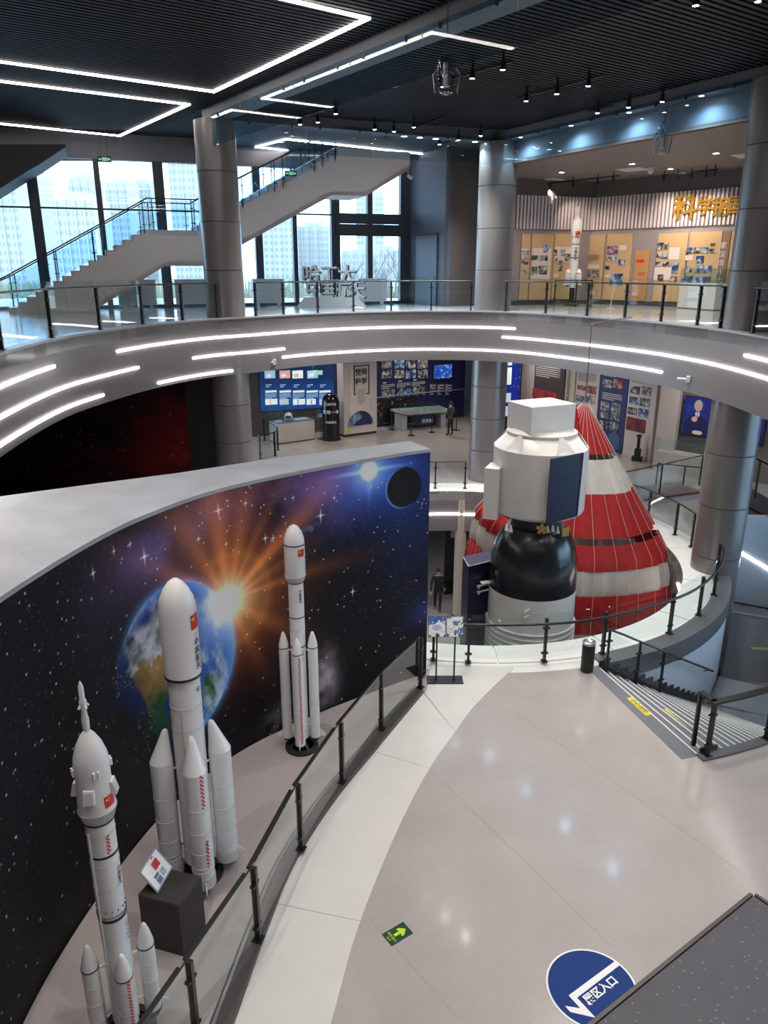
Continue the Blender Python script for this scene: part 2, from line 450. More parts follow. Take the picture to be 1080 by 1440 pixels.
st = MB(); sp = arc(PIT, PIT_R - .02, R(60), R(112), 40); st.ribbon([Vector((p.x, p.y, MAIN - .92)) for p in sp], .03, .07); st.build('light_strip', STRIP, pfo)
st = MB(); sp = arc(PIT, PIT_R - .02, R(-30), R(-12), 30); st.ribbon([Vector((p.x, p.y, MAIN - .6)) for p in sp], .03, .05); st.build('light_strip', STRIP, pfo)
# curved wall beside the downward flight
BLUEW = mat('stairwell_wall', (.62, .66, .72), .45, noise=.02)
rw = MB(); ow = arc(PIT, RING_R, R(-78), R(-4), 50); rw.wall(ow, BASE, MAIN - .36); iw = arc(PIT, RING_R - .25, R(-78), R(-4), 50); rw.wall(iw, BASE, MAIN - .36)
struct(rw.build('wall_ring', BLUEW), 'curved white stairwell wall under the ring')

# ---------------------------------------------------------------- gallery fascia with its light lines
fb = MB()
out = offset_path(EDGE, -.35)
nE = len(EDGE)
fb.wall(EDGE, FASC, GAL - .04); fb.wall(out, FASC, GAL - .3)
fb.add([(p.x, p.y, FASC) for p in EDGE] + [(p.x, p.y, FASC) for p in out], [(i, i + 1, nE + i + 1, nE + i) for i in range(nE - 1)])
fasc = struct(fb.build('wall_fascia', FASCIA, smooth=40), 'curved taupe gallery fascia with light lines')
cap = MB(); mid = offset_path(EDGE, -.10)
cap.ribbon([Vector((p.x, p.y, GAL - .04)) for p in mid], .26, .05); cap.build('edge_cap', mat('edge_cap', (.34, .36, .40), .35), fasc)
def fz(px, py):
    p = path_at_px(EDGE, px, (FASC + GAL) / 2)
    for _ in range(4):
        z = CAMZ + ray(px, py)[2] / ray(px, py)[1] * p.y; p = path_at_px(EDGE, px, z) or p
    return p, z
for (x0, y0, x1, y1) in [(165, 501, 725, 457), (271, 505, 400, 489), (222, 541, 327, 519), (2, 577, 195, 522), (2, 535, 77, 521), (2, 614, 146, 562), (397, 507, 932, 518), (706, 474, 1078, 532), (1047, 500, 1078, 506)]:
    p, z0 = fz(x0, y0); q, z1 = fz(x1, y1); zz = (z0 + z1) / 2
    sp = offset_path(sub_path(EDGE, p, q), .012)
    if x0 < 5:
        a = sub_path(EDGE, EDGE[0], p); sp = offset_path(a, .012)[-14:] + sp
    if x1 > 1075:
        a = sub_path(EDGE, q, EDGE[-1]); sp = sp + offset_path(a, .012)[:10]
    print('strip z %.2f %.2f' % (z0, z1))
    MB().ribbon([Vector((v.x, v.y, zz - .03)) for v in sp], .03, .055).build('light_strip', STRIP, fasc)
sen = MB()
for px, py in ((386, 509), (968, 533)):
    p, z = fz(px, py); d = Vector((-p.x, -p.y, 0)).normalized(); s_ = Vector((-d.y, d.x, 0))
    s = thing('wall_sensor', 'small white beam sensor fixed to the gallery fascia', 'sensor', (p.x, p.y, z), 'beam sensors on the gallery fascia')
    MB().bar(Vector((p.x, p.y, z)) - d * .02, Vector((p.x, p.y, z)) + d * .12, .1, .16).build('housing', WHITE, s)
    MB().tube([Vector((p.x, p.y, z)) + d * .06 - s_ * .28, Vector((p.x, p.y, z)) + d * .06 - s_ * .05], .035, 8).build('arm', WHITE, s)

# ---------------------------------------------------------------- columns with cladding panels
for key, lab in (('L', 'round grey clad column beside the far staircase landing'), ('M', 'round grey clad column between windows and exhibition room'), ('R', 'round grey clad column rising beside the downward stairs')):
    x, y, r = COLS[key]
    b0 = MAIN if key != 'R' else BASE
    c = struct(MB().lathe([(r - .03, b0), (r - .03, CEIL - .3)], (x, y, 0), 24).build('column', mat('column_core', (.09, .09, .10), .6), smooth=40), lab)
    for lo, hi, n in ((b0, GAL - .3, 5 if key != 'R' else 8), (GAL, CEIL - .3, 4)):
        h = (hi - lo) / n
        for k in range(n):
            MB().lathe([(r - .02, lo + k * h + .004), (r, lo + k * h + .012), (r, lo + (k + 1) * h - .012), (r - .02, lo + (k + 1) * h - .004)], (x, y, 0), 40).build('cladding_panel', COLUMN, c, smooth=50)

# ---------------------------------------------------------------- ceilings
SLATM = mat('slat_dark', (.0075, .008, .0105), .55, spec=.2)
VOID = mat('ceiling_void', (.006, .006, .007), .8)
cl = struct(MB().box((0, 14, CEIL + .35), (38, 46, .3)).build('ceiling', VOID), 'dark ceiling void above the slats')
L_, M_, R_ = [Vector((COLS[k][0], COLS[k][1], 0)) for k in 'LMR']
Vback = L_ - VD * 34
def clip(poly, o, d):
    ts = []
    n = len(poly)
    for i in range(n):
        a, b = poly[i], poly[(i + 1) % n]; e = b - a
        den = d.x * e.y - d.y * e.x
        if abs(den) < 1e-9: continue
        w = a - o; t = (w.x * e.y - w.y * e.x) / den; u = (w.x * d.y - w.y * d.x) / den
        if 0 <= u < 1: ts.append(t)
    ts.sort(); return [(ts[i], ts[i + 1]) for i in range(0, len(ts) - 1, 2)]
def slats(poly, z, m, sp=.17, wd=.10, ht=.07):
    b = MB(); ks = [p.dot(VD) for p in poly]; k = min(ks)
    while k < max(ks):
        for t0, t1 in clip(poly, VD * k, UD):
            if t1 - t0 > .1: b.bar(VD * k + UD * t0 + Vector((0, 0, z)), VD * k + UD * t1 + Vector((0, 0, z)), wd, ht)
        k += sp
    return stuff(b.build('ceiling_slats', m, cl, fix=False))
wl = WINP.w(-6, 0); wr = WINP.w(14, 0)
offv = UD * .35
left_poly = [L_ - offv + VD * 4.2, L_ - offv - VD * 34, Vector((-19, -8, 0)), Vector((-19, 24, 0)), WINP.w(-5, 0, .3)]
slats(left_poly, CEIL, SLATM)
rv = (R_ - M_).normalized()
right_poly = [L_ + offv + UD * .2, M_ - UD * .3 - VD * .6, R_ + rv * 8, Vector((20, 2, 0)), L_ + offv - VD * 33]
slats(right_poly, CEIL + .02, SLATM)
# beams
def beam(a, b, w, z0, z1, lab):
    return struct(MB().bar(a + Vector((0, 0, (z0 + z1) / 2)), b + Vector((0, 0, (z0 + z1) / 2)), w, z1 - z0).build('beam', BEAM), lab)
beam(L_ + VD * .2, L_ - VD * 33, .55, CEIL - .3, CEIL + .2, 'grey ceiling beam running back from the left column')
beam(L_ - UD * .2, M_ + UD * .3, .5, CEIL - .3, CEIL + .2, 'grey ceiling beam between the two far columns')
beam(M_, R_ + rv * 8, .5, CEIL - .3, CEIL + .2, 'grey ceiling beam in front of the exhibition room')
# plain ceilings beyond the beams
RC = mat('room_ceiling', (.17, .145, .14), .6); GC = mat('grey_ceiling', (.10, .105, .12), .5)
rc_poly = [M_ + UD * .1, R_ + rv * 8 + UD * .25, Vector((19, 12, 0)), Vector((19, 40, 0)), M_ + Vector((-.6, 11, 0))]
rco = struct(MB().prism([(p.x, p.y) for p in rc_poly], 16.4, 16.5).build('ceiling', RC), 'brown ceiling of the upper exhibition room')
MB().bar(M_ + UD * .3 + Vector((0, 0, 16.8)), R_ + rv * 8 + UD * .3 + Vector((0, 0, 16.8)), .08, .8).build('bulkhead', mat('bulkhead_blue', (.25, .28, .33), .4), rco)
gc_poly = [L_ + VD * .3 + UD * .2, M_ - UD * .2 + VD * .3, M_ + Vector((-.4, 11, 0)), WINP.w(18, 0, -.2), WINP.w(8.0, 0, .2)]
struct(MB().prism([(p.x, p.y) for p in gc_poly], CEIL - .02, CEIL + .1).build('ceiling', GC), 'grey ceiling beside the tall windows')
# hanging smoke glass in panes, with clips
def curtain(a, b, lab, n, off):
    d = (b - a).normalized(); t = thing('smoke_curtain', lab, 'glass curtain', a + Vector((0, 0, GLASSB)), 'hanging glass smoke curtains'); L = (b - a).length / n
    for k in range(n):
        p, q = a + d * (L * k + .015) + off, a + d * (L * (k + 1) - .015) + off
        MB().bar(p + Vector((0, 0, (GLASSB + CEIL - .22) / 2)), q + Vector((0, 0, (GLASSB + CEIL - .22) / 2)), .012, CEIL - .22 - GLASSB).build('glass_pane', SMOKE, t)
        for f in (.2, .8):
            c = p.lerp(q, f) + Vector((0, 0, CEIL - .3)); MB().bar(c - Vector((0, 0, .05)), c + Vector((0, 0, .05)), .05, .06).build('clip', MULL, t)
nL = -UD * .3
curtain(L_ - VD * .5, L_ - VD * 30, 'glass smoke curtain under the beam that runs back from left column', 12, nL)
nf = Vector((rv.x * 0 + .2, -.24, 0))
curtain(L_ + UD * .5, M_ - UD * .5, 'glass smoke curtain between the two far columns', 4, -VD * .28)
curtain(M_ + rv * .5, R_ - rv * .6, 'glass smoke curtain in front of the upper exhibition room', 4, Vector((-.26, -.12, 0)))
curtain(R_ + rv * .7, R_ + rv * 6.5, 'glass smoke curtain beyond the right column', 3, Vector((-.26, -.12, 0)))

# ---------------------------------------------------------------- enclosing walls
struct(MB().box((-19, 10, 8.5), (.3, 36, 19)).build('wall_left', GREYW)); wrt = struct(MB().box((19, -.5, 8.5), (.3, 17, 19)).box((19, 33.5, 8.5), (.3, 25, 19)).box((19, 14.5, 2.1), (.3, 13, 6.2)).box((19, 14.5, 14.55), (.3, 13, 6.9)).build('wall_right', GREYW), 'grey side wall with a wide stairwell window')
wnr = struct(MB().box((19, 14.5, 5.25), (.36, 13, .1)).build('window_20', MULL), 'wide window lighting the stairwell')  # unseen window, added and sized to bring blue daylight into the stairwell
for k in range(5): MB().box((19, 8.05 + 3.22 * k, 8.2), (.2, .1, 5.8)).build('mullion', MULL, wnr)
for k in range(4): MB().box((19, 9.66 + 3.22 * k, 8.2), (.02, 3.12, 5.8)).build('pane', WINGL, wnr)
struct(MB().add([(19.4, -80, 4.8), (300, -80, 4.8), (300, 43, 4.8), (19.4, 43, 4.8)], [(0, 1, 2, 3)]).build('ground', mat('outside_paving', (.45, .44, .43), .8, noise=.1)), 'pale paving outside the stairwell window')
struct(MB().box((0, -8, 8.5), (38, .3, 19)).build('wall_back', GREYW)); struct(MB().box((0, 47, 5.5), (38, .3, 11.6)).build('wall_front', GREYW))
struct(MB().box((15.6, 27, 14.5), (.3, 26, 6)).build('wall_right', GREYW))

# ---------------------------------------------------------------- window wall
win = MB()
def wp(px, py): return WINP.tz(px, py)
wt0 = wp(2, 300)[0] - 3.0; wt1 = wp(640, 300)[0]
ztop = 16.75
sill = struct(MB().slab(WINP, [(wt0, GAL - .3), (wt1, GAL - .3), (wt1, GAL + .12), (wt0, GAL + .12)], -.15, .1).build('wall_window', MULL), 'dark sill under the tall windows')
MB().slab(WINP, [(wt0, ztop), (wp(470, 300)[0], ztop), (wp(470, 300)[0], CEIL + .3), (wt0, CEIL + .3)], -.2, .15).build('bulkhead', GREYW, sill)
MB().slab(WINP, [(wp(466, 300)[0], ztop + .3), (wt1, ztop + .3), (wt1, CEIL + .3), (wp(466, 300)[0], CEIL + .3)], -.2, .15).build('bulkhead', GREYW, sill)
mul = [(-60, 14), (55, 15), (145, 8), (229, 14), (300, 8), (363, 10), (414, 6), (471, 12), (519, 7), (568, 13)]
ts = []
for k, (px, w) in enumerate(mul):
    t = wp(px, 330)[0]; hw = (wp(px + w / 2, 330)[0] - wp(px - w / 2, 330)[0]) / 2; ts.append((t, hw))
    MB().slab(WINP, [(t - hw, GAL + .1), (t + hw, GAL + .1), (t + hw, ztop + .4), (t - hw, ztop + .4)], -.12, .14).build('mullion', MULL, sill)
zh = wp(100, 293)[1]
for i in range(len(ts) - 1):
    wn = struct(MB().slab(WINP, [(ts[i][0] + ts[i][1], zh - .03), (ts[i + 1][0] - ts[i + 1][1], zh - .03), (ts[i + 1][0] - ts[i + 1][1], zh + .03), (ts[i][0] + ts[i][1], zh + .03)], -.05, .06).build('window_%d' % (i + 1), MULL), 'tall window bay of the upper gallery')
    for z0, z1 in ((GAL + .1, zh), (zh, ztop)):
        MB().slab(WINP, [(ts[i][0], z0), (ts[i + 1][0], z0), (ts[i + 1][0], z1), (ts[i][0], z1)], -.01, .01).build('pane', WINGL, wn)
t0, t1 = wp(470, 330)[0], wp(576, 330)[0]
for y0, y1, o in ((301, 315, .18), (316, 332, .22)):
    z1, z0 = wp(520, y0)[1], wp(520, y1)[1]
    MB().slab(WINP, [(t0, z0), (t1, z0), (t1, z1), (t0, z1)], -.1, o).build('transom', MULL if o < .2 else DARKB, sill)
# dark diagonal soffit of the next flight, upper left
SOFP = Plane((S0 + STAIRP.n * .2 ).xy, W2)
b = MB(); tz = [SOFP.tz(*p) for p in ((-80, 312), (0, 265), (38, 241), (54, 232), (92, 207), (92, 203), (-80, 203))]
tz = [(t, min(z, CEIL - .05)) for t, z in tz]
struct(b.slab(SOFP, tz, -2.4, 0).build('stair_soffit', DARKB), 'dark sloping soffit of the next flight')
# gallery walls right of the windows: dark blue-grey walls with a door
p1 = WINP.w(wp(574, 330)[0], 0, .1); cornr = at(627, 431, GAL); p3 = at(662, 428, GAL)
W1 = mat('slate_wall', (.085, .10, .14), .55, noise=.04, nscale=2); W1b = mat('brown_wall', (.10, .085, .085), .6, noise=.04, nscale=2)
DP = Plane(p1.xy, (cornr - p1).xy)
dl = (cornr - p1).xy.length
struct(MB().slab(DP, [(0, GAL), (dl, GAL), (dl, CEIL), (0, CEIL)], -.15, 0).build('wall_slate', W1), 'slate blue wall with a hidden door')
d0, d1 = DP.tz(584, 400)[0], DP.tz(614, 400)[0]; dz = DP.tz(600, 331)[1]
dr = struct(MB().slab(DP, [(d0, GAL), (d1, GAL), (d1, dz), (d0, dz)], 0, .03).build('door_1', mat('door_slate', (.10, .12, .16), .5)), 'slate blue door in the wall beside the windows')
MB().slab(DP, [(d0 - .06, GAL), (d0, GAL), (d0, dz), (d1, dz), (d1, GAL), (d1 + .06, GAL), (d1 + .06, dz + .06), (d0 - .06, dz + .06)], 0, .05).build('door_frame', DARKB, dr)
MB().bar(DP.w(d1 - .12, GAL + 1.0, .03), DP.w(d1 - .12, GAL + 1.15, .03), .03, .08).build('handle', STEEL, dr)
EP = Plane(cornr.xy, (p3 + Vector((2.2, 1.2, 0)) - cornr).xy)
struct(MB().slab(EP, [(0, GAL), (3.2, GAL), (3.2, CEIL), (0, CEIL)], -.15, 0).build('wall_brown', W1b), 'brown wall turning towards the exhibition room')

# ---------------------------------------------------------------- far staircase going up
stm = mat('stair_side', (.74, .69, .68), .5, noise=.02); stt = mat('stair_tread', (.55, .58, .62), .4)
def stt_line(t0, z0, t1, z1, n):
    out = []
    for k in range(n):
        out += [(t0 + (t1 - t0) * k / n, z0 + (z1 - z0) * (k + 1) / n), (t0 + (t1 - t0) * (k + 1) / n, z0 + (z1 - z0) * (k + 1) / n)]
    return out
up1 = stt_line(0.3, GAL, 5.06, 14.27, 16); up2 = stt_line(6.71, 14.27, 12.2, 17.2, 17)
under = [(14.8, 17.2), (14.8, 16.6), (13.0, 15.62), (11.72, 15.62), (6.85, 13.12), (5.49, 13.12), (2.85, GAL), (.3, GAL)]
fs_ = thing('staircase', 'white side staircase climbing in front of the tall windows', 'staircase', STAIRP.w(3, GAL))
MB().slab(STAIRP, up1 + [(6.71, 14.27)] + up2 + under, -.14, 0).build('stringer', stm, fs_)
MB().slab(STAIRP, up1 + [(6.71, 14.27)] + up2 + under, -1.9, -1.76).build('stringer', stm, fs_)
bk = MB()
for seq, n in ((up1, 16), (up2, 17)):
    for k in range(n):
        (ta, z), (tb, _) = seq[2 * k], seq[2 * k + 1]
        MB().slab(STAIRP, [(ta - .02, z), (tb, z), (tb, z + .02), (ta - .02, z + .02)], -1.9, .015).build('tread', stt, fs_)
        zz = z - .18
        MB().slab(STAIRP, [(ta - .012, zz), (ta + .012, zz), (ta + .012, z), (ta - .012, z)], -1.9, .012).build('riser', DARKB, fs_)
MB().slab(STAIRP, [(5.06, 14.12), (6.71, 14.12), (6.71, 14.29), (5.06, 14.29)], -1.9, .015).build('landing', stt, fs_)
MB().slab(STAIRP, [(2.9, GAL), (5.49, 13.1), (6.85, 13.1), (11.7, 15.6), (13, 15.6), (14.8, 16.6), (14.8, 16.75), (12.95, 15.75), (11.65, 15.75), (6.8, 13.25), (5.45, 13.25), (2.6, GAL)], -1.9, 0).build('soffit', stm, fs_)
for off in (.03, -1.82):
    rl = thing('glass_railing', 'sloping glass balustrade on the %s side of the far staircase' % ('hall' if off > 0 else 'window'), 'railing', STAIRP.w(3, GAL, off))
    line = [(-.4, GAL - .12), (.3, GAL + .17), (5.06, 14.3), (6.71, 14.3), (12.2, 17.0)]
    zat = lambda t: next(lerp(a[1], b[1], (t - a[0]) / (b[0] - a[0])) for a, b in zip(line[:-1], line[1:]) if a[0] <= t <= b[0])
    cuts = [.3, 1.75, 3.35, 5.06, 6.7, 8.2, 9.7, 11.2, 12.0]
    for a, c in zip(cuts[:-1], cuts[1:]):
        g = .05
        MB().slab(STAIRP, [(a + g, zat(a + g) + .05), (c - g, zat(c - g) + .05), (c - g, zat(c - g) + .92), (a + g, zat(a + g) + .92)], off - .006, off + .006).build('glass_pane', SPANE, rl)
        for t in (a + .16, c - .16):
            po = MB().bar(STAIRP.w(t, zat(t) - .05, off), STAIRP.w(t, zat(t) + .98, off), .03, .03).build('post', BLACK, rl)
            for f in (.25, .75):
                MB().bar(STAIRP.w(t - .06, zat(t) + .95 * f, off), STAIRP.w(t + .06, zat(t) + .95 * f, off), .05, .025).build('clamp', BLACK, po)
    MB().tube([STAIRP.w(t, zat(t) + 1.0, off) for t in (-.3, .3, 5.06, 6.71, 12.1)], .022, 8).build('handrail', BLACK, rl)
# ---------------------------------------------------------------- curved mural wall
WTOP = 9.86
WP = catmull([(-3.75, 3.0, 0), (-3.88, 4.6, 0), (-3.92, 6.1, 0), (-3.83, 7.2, 0), (-3.56, 8.6, 0), (-3.2, 9.65, 0), (-2.5, 10.85, 0), (-1.3, 12.0, 0), (0.2, 13.1, 0), (0.85, 13.5, 0)], 10)
SL = [0.]
for a, b in zip(WP[:-1], WP[1:]): SL.append(SL[-1] + (b - a).length)
WL = SL[-1]
def wall_sz(px, py):
    r = ray(px, py)
    for i in range(len(WP) - 1, 0, -1):
        a, b = WP[i - 1], WP[i]; e = b - a; det = r[0] * (-e.y) + e.x * r[1]
        if abs(det) < 1e-9: continue
        k = (a.x * (-e.y) + e.x * a.y) / det; u = ((r[0] * k - a.x) * e.x + (r[1] * k - a.y) * e.y) / e.length_squared
        if -.001 <= u <= 1.001: return SL[i - 1] + u * e.length, CAMZ + r[2] * k
    return WL, CAMZ
back = [Vector((-9.5, 3.0, 0)), Vector((-8.4, 7.5, 0))] + [at(x, y, WTOP) for x, y in ((0, 698), (120, 682), (250, 665), (400, 642), (500, 630), (577, 620))]
back = [Vector((p.x, p.y, 0)) for p in back]
fpoly = [(p.x, p.y) for p in offset_path(WP, .02)]
wb = MB(); wb.prism([(p.x, p.y) for p in offset_path(WP, -.03)] + [(p.x, p.y) for p in back[::-1]], MAIN, WTOP - .06)
mw = struct(wb.build('wall_mural', mat('mural_edge', (.012, .012, .016), .5)), 'thick curved wall printed with a space mural')
MB().prism([(p.x, p.y) for p in offset_path(WP, .005)] + [(p.x, p.y) for p in back[::-1]], WTOP - .06, WTOP).build('wall_top', mat('plaster_top', (.43, .44, .48), .6, noise=.12, nscale=1.6, speck=(3.0, (.30, .31, .34), .045)), mw)
def P_mural(U, V):
    s = U * WL; x = np.interp(s, SL, [p.x for p in WP]); y = np.interp(s, SL, [p.y for p in WP])
    return np.stack([x + 0 * V, y + 0 * V, MAIN + V * (WTOP - .05 - MAIN)], -1)
def C_mural(U, V):
    S = U * WL; Z = MAIN + V * (WTOP - .05 - MAIN)
    n1 = fbm(S, Z, .55, 6, 3); n2 = fbm(S + 9, Z, 1.1, 6, 5); n3 = fbm(S, Z + 5, 2.6, 5, 8)
    col = np.zeros(S.shape + (3,)) + np.array([.0035, .0035, .006])
    def add(c, m): col[...] = col + np.array(c) * np.clip(m, 0, None)[..., None]
    def blob(px, py, rs, rz):
        s, z = wall_sz(px, py); return np.exp(-((S - s) / rs) ** 2 - ((Z - z) / rz) ** 2)
    add((.055, .03, .09), blob(250, 770, 1.6, .7) * np.clip(n1 * 2.4 - .8, 0, 2)); add((.05, .08, .26), blob(225, 775, .8, .3) * np.clip(n2 * 3 - 1.1, 0, 2))
    add((.30, .12, .08), blob(300, 720, 1.3, .55) * np.clip(n1 * 2.2 - .6, 0, 2)); add((.18, .07, .16), blob(380, 690, 1.4, .5) * np.clip(n2 * 2.6 - .8, 0, 2))
    add((.04, .06, .22), blob(440, 690, 1.2, .5) * np.clip(n1 * 2.6 - .7, 0, 2)); add((.02, .06, .30), blob(520, 665, 1.1, .75)); add((.03, .10, .45), blob(530, 662, .7, .45))
    add((.01, .02, .10), blob(590, 700, .8, 1.2)); add((.02, .03, .12), blob(600, 860, .4, .3)); add((.10, .05, .10), blob(470, 730, .5, .3) * np.clip(n2 * 2 - .6, 0, 2))
    add((.5, .6, 1.), blob(451, 742, .25, .10) * np.clip(n3 * 5 - 2.7, 0, 2)); add((.30, .33, .38), blob(452, 950, .35, .5) * 0)
    # sun burst
    ss, sz = wall_sz(322, 846); dx, dz = S - ss, Z - sz; rr = np.hypot(dx, dz) + 1e-6; th = np.arctan2(dz, dx)
    rays = np.zeros_like(th)
    for a, w, L, k in ((95, 9, 1.9, 1.0), (118, 7, 1.5, .7), (75, 7, 1.6, .8), (36, 6, 1.9, 1.1), (143, 5, 1.3, .9), (2, 4, 1.3, .7), (-38, 7, 1.1, .6), (-68, 6, 1.0, .5), (165, 6, .8, .5), (58, 4, 1.3, .5), (18, 4, 1.0, .5)):
        da = np.abs((th - R(a) + np.pi) % (2 * np.pi) - np.pi)
        rays += k * np.exp(-(da / R(w)) ** 2) * np.exp(-(rr / L) ** 1.6)
    add((.95, .28, .06), rays * .75); add((.55, .13, .03), np.exp(-(rr / .95) ** 2) * .8); add((1., .55, .22), np.exp(-(rr / .5) ** 2) * .8); add((1, .95, .8), np.exp(-(rr / .26) ** 2) * 1.6)
    add((.5, .2, .05), np.exp(-((rr - .78) / .09) ** 2) * .25 * (dx > -.3))
    # stars
    g = np.random.default_rng(4); H, Wd = S.shape
    for k in range(2600):
        i, j = int(g.random() * (H - 2)), int(g.random() * (Wd - 2)); b = g.random() ** 5
        if V[i, j] < .35 and g.random() < .5: continue
        c = np.array([.75, .78, .95]) if g.random() < .7 else np.array([.95, .7, .6])
        col[i:i + 1 + (b > .35), j:j + 1 + (b > .35)] += c * (.18 + .8 * b)
    for px, py, L in ((307, 718, .20), (318, 765, .1), (203, 783, .2), (279, 758, .12), (131, 806, .14), (451, 725, .2), (384, 757, .12), (373, 757, .14), (496, 832, .14), (345, 708, .12), (412, 700, .1), (160, 775, .1), (183, 765, .1), (246, 743, .08), (470, 700, .1)):
        s, z = wall_sz(px, py); a, c = np.abs(S - s), np.abs(Z - z); L = L * .75
        add((.95, .85, .95), np.exp(-(a / (L * .07)) ** 2 - (c / (L * .6)) ** 2) + np.exp(-(c / (L * .07)) ** 2 - (a / (L * .45)) ** 2) + .8 * np.exp(-(a * a + c * c) / (L * .16) ** 2))
    # the Earth
    ex, ez = [], []
    sl, _ = wall_sz(150, 905); sr_, _ = wall_sz(331, 930); _, zt = wall_sz(252, 816); _, zb = wall_sz(248, 1062)
    cx, cz = (sl + sr_) / 2, (zt + zb) / 2; RX, RZ = (sr_ - sl) / 2, (zt - zb) / 2
    e = np.hypot((S - cx) / RX, (Z - cz) / RZ); inside = e < 1
    q1 = (S - cx) / RX; q2 = (Z - cz) / RZ
    land = fbm(q1 + 3.1, q2 + 2.2, 2.4, 6, 21); mtn = fbm(q1 + 1, q2, 6, 5, 22); cloud = fbm(q1 * 1.3 + 7, q2 * .8 + q1 * .4, 3.4, 6, 23)
    ocean = np.array([.010, .040, .24]) * (0.7 + .6 * np.clip(q1 + .5, 0, 1))[..., None] + np.array([.02, .17, .42]) * (np.clip(q1 - .15, 0, 1) * 1.2)[..., None]
    g2 = lambda a, b, ra, rb: np.exp(-((q1 - a) / ra) ** 2 - ((q2 - b) / rb) ** 2)
    mask = g2(-.42, .62, .42, .30) + g2(-.30, .18, .36, .34) + .9 * g2(-.28, -.10, .22, .22) + .75 * g2(-.40, -.42, .16, .10) + .8 * g2(-.62, -.55, .3, .09) + .75 * g2(-.10, -.62, .22, .18) + 1.0 * g2(.58, -.55, .26, .34) + .5 * g2(.1, -.35, .16, .06)
    lm = 1 / (1 + np.exp(-(mask * .8 + (land - .5) * 1.5 - .50) * 26)) * (1 - g2(-.38, .80, .22, .10))
    green = np.array([.015, .12, .04]); tan_ = np.array([.36, .20, .055]); snow = np.array([.62, .63, .66])
    lc = green + (tan_ - green) * np.clip((q2 + .22 + .4 * (mtn - .5)) * 5, 0, 1)[..., None]
    lc = lc * (.45 + 1.1 * mtn)[..., None]
    sn = np.clip((q2 - .30 + .9 * (mtn - .5) - .25 * (q1 + .3)) * 7, 0, 1)[..., None]
    lc = lc * (1 - sn) + snow * sn * (.02 + 1.35 * np.clip(mtn - .30, 0, 1) * 1.6)[..., None]
    earth = ocean * (1 - lm[..., None]) + lc * lm[..., None]
    cm = np.clip((cloud - .50) * 5, 0, 1) * np.clip(q1 * 2.0 - .15, 0, .9) 
    earth = earth * (1 - cm[..., None]) + np.array([.55, .66, .80]) * cm[..., None]
    night = np.clip((q1 + q2 * .75 + .92) * 1.3, .0, 1)[..., None]
    earth = earth * night + np.array([.10, .30, .75]) * (np.clip((e - .82) / .18, 0, 1) ** 2 * .9 * np.clip(q1 + q2 * .6 + .6, 0, 1))[..., None]
    lights = (fbm(q1, q2 + 9, 60, 2, 31) > .80) & (q1 < -.35) & (q2 < -.15) & (fbm(q1, q2, 5, 2, 32) > .5)
    earth[lights] += np.array([.5, .35, .08])
    sg = np.exp(-(rr / .28) ** 2)[..., None]
    earth = np.clip(earth + np.array([1, .95, .85]) * sg * 1.3 + np.array([.5, .55, .6]) * np.exp(-(rr / .6) ** 2)[..., None], 0, 1)
    col[inside] = earth[inside]
    halo = np.exp(-np.clip(e - 1, 0, 9) / .035) * (~inside) * np.clip(q1 + q2 * .6 + .7, 0, 1.2)
    add((.12, .32, .62), halo)
    trail = (fbm(S, Z, 55, 2, 41) > .76) & (fbm(S, Z, 4, 2, 42) > .5) & (np.abs(Z - wall_sz(150, 975)[1] - .1 * np.sin(S * 6)) < .20) & (S > wall_sz(118, 985)[0]) & (S < cx - .3)
    col[trail] += np.array([.4, .32, .05])
    # small star and dark planet, top right
    s, z = wall_sz(519, 662); a, c = S - s, Z - z; r2 = np.hypot(a, c); add((.9, .95, 1.), np.exp(-(r2 / .17) ** 6) * 1.2); add((.35, .55, 1.), np.exp(-(r2 / .3) ** 2)); add((.4, .6, 1.), np.exp(-(c / .035) ** 2 - (a / .55) ** 2)); add((.3, .5, 1.), np.exp(-(a / .04) ** 2 - (c / .4) ** 2) * .6)
    s0, z0 = wall_sz(543, 686); s1, _ = wall_sz(593, 686); _, zt = wall_sz(569, 657); _, zb = wall_sz(567, 714)
    pe = np.hypot((S - (s0 + s1) / 2) / ((s1 - s0) / 2), (Z - (zt + zb) / 2) / ((zt - zb) / 2)); pin = pe < 1
    tex = .006 + .010 * n3; lit = np.clip((pe - .86) / .14, 0, 1) ** 3 * np.clip(-(S - (s0 + s1) / 2) / .4 + .1, 0, 1)
    col[pin] = (tex[..., None] * np.array([1, 1, 1.2]) + lit[..., None] * np.array([.12, .22, .5]))[pin]
    ar = np.exp(-((pe - 1) / .03) ** 2) * np.clip(-(S - (s0 + s1) / 2) / .4 - (Z - (zt + zb) / 2) / .8 + .2, 0, 1); add((.15, .25, .6), ar)
    # exhaust plume behind the slim rocket
    s, z = wall_sz(458, 952); pl = np.exp(-((S - s) / .22) ** 2) * np.clip(1 - np.abs(Z - z + .0) / .75, 0, 1) * np.clip(n3 * 3.4 - 1.2, 0, 1.2)
    add((.42, .36, .40), pl)
    s, z = wall_sz(398, 1015); add((.25, .24, .28), np.exp(-((S - s) / .3) ** 2 - ((Z - z) / .3) ** 2) * np.clip(n3 * 3 - 1.2, 0, 1))
    return col
paint('mural_print', printed('mural_print', .55), mw, P_mural, 1000, 400, C_mural)
MB().bar((0.76, 13.43, MAIN), (0.76, 13.43, MAIN + .12), .12, .12).build('wall_foot', BLACKM, mw)

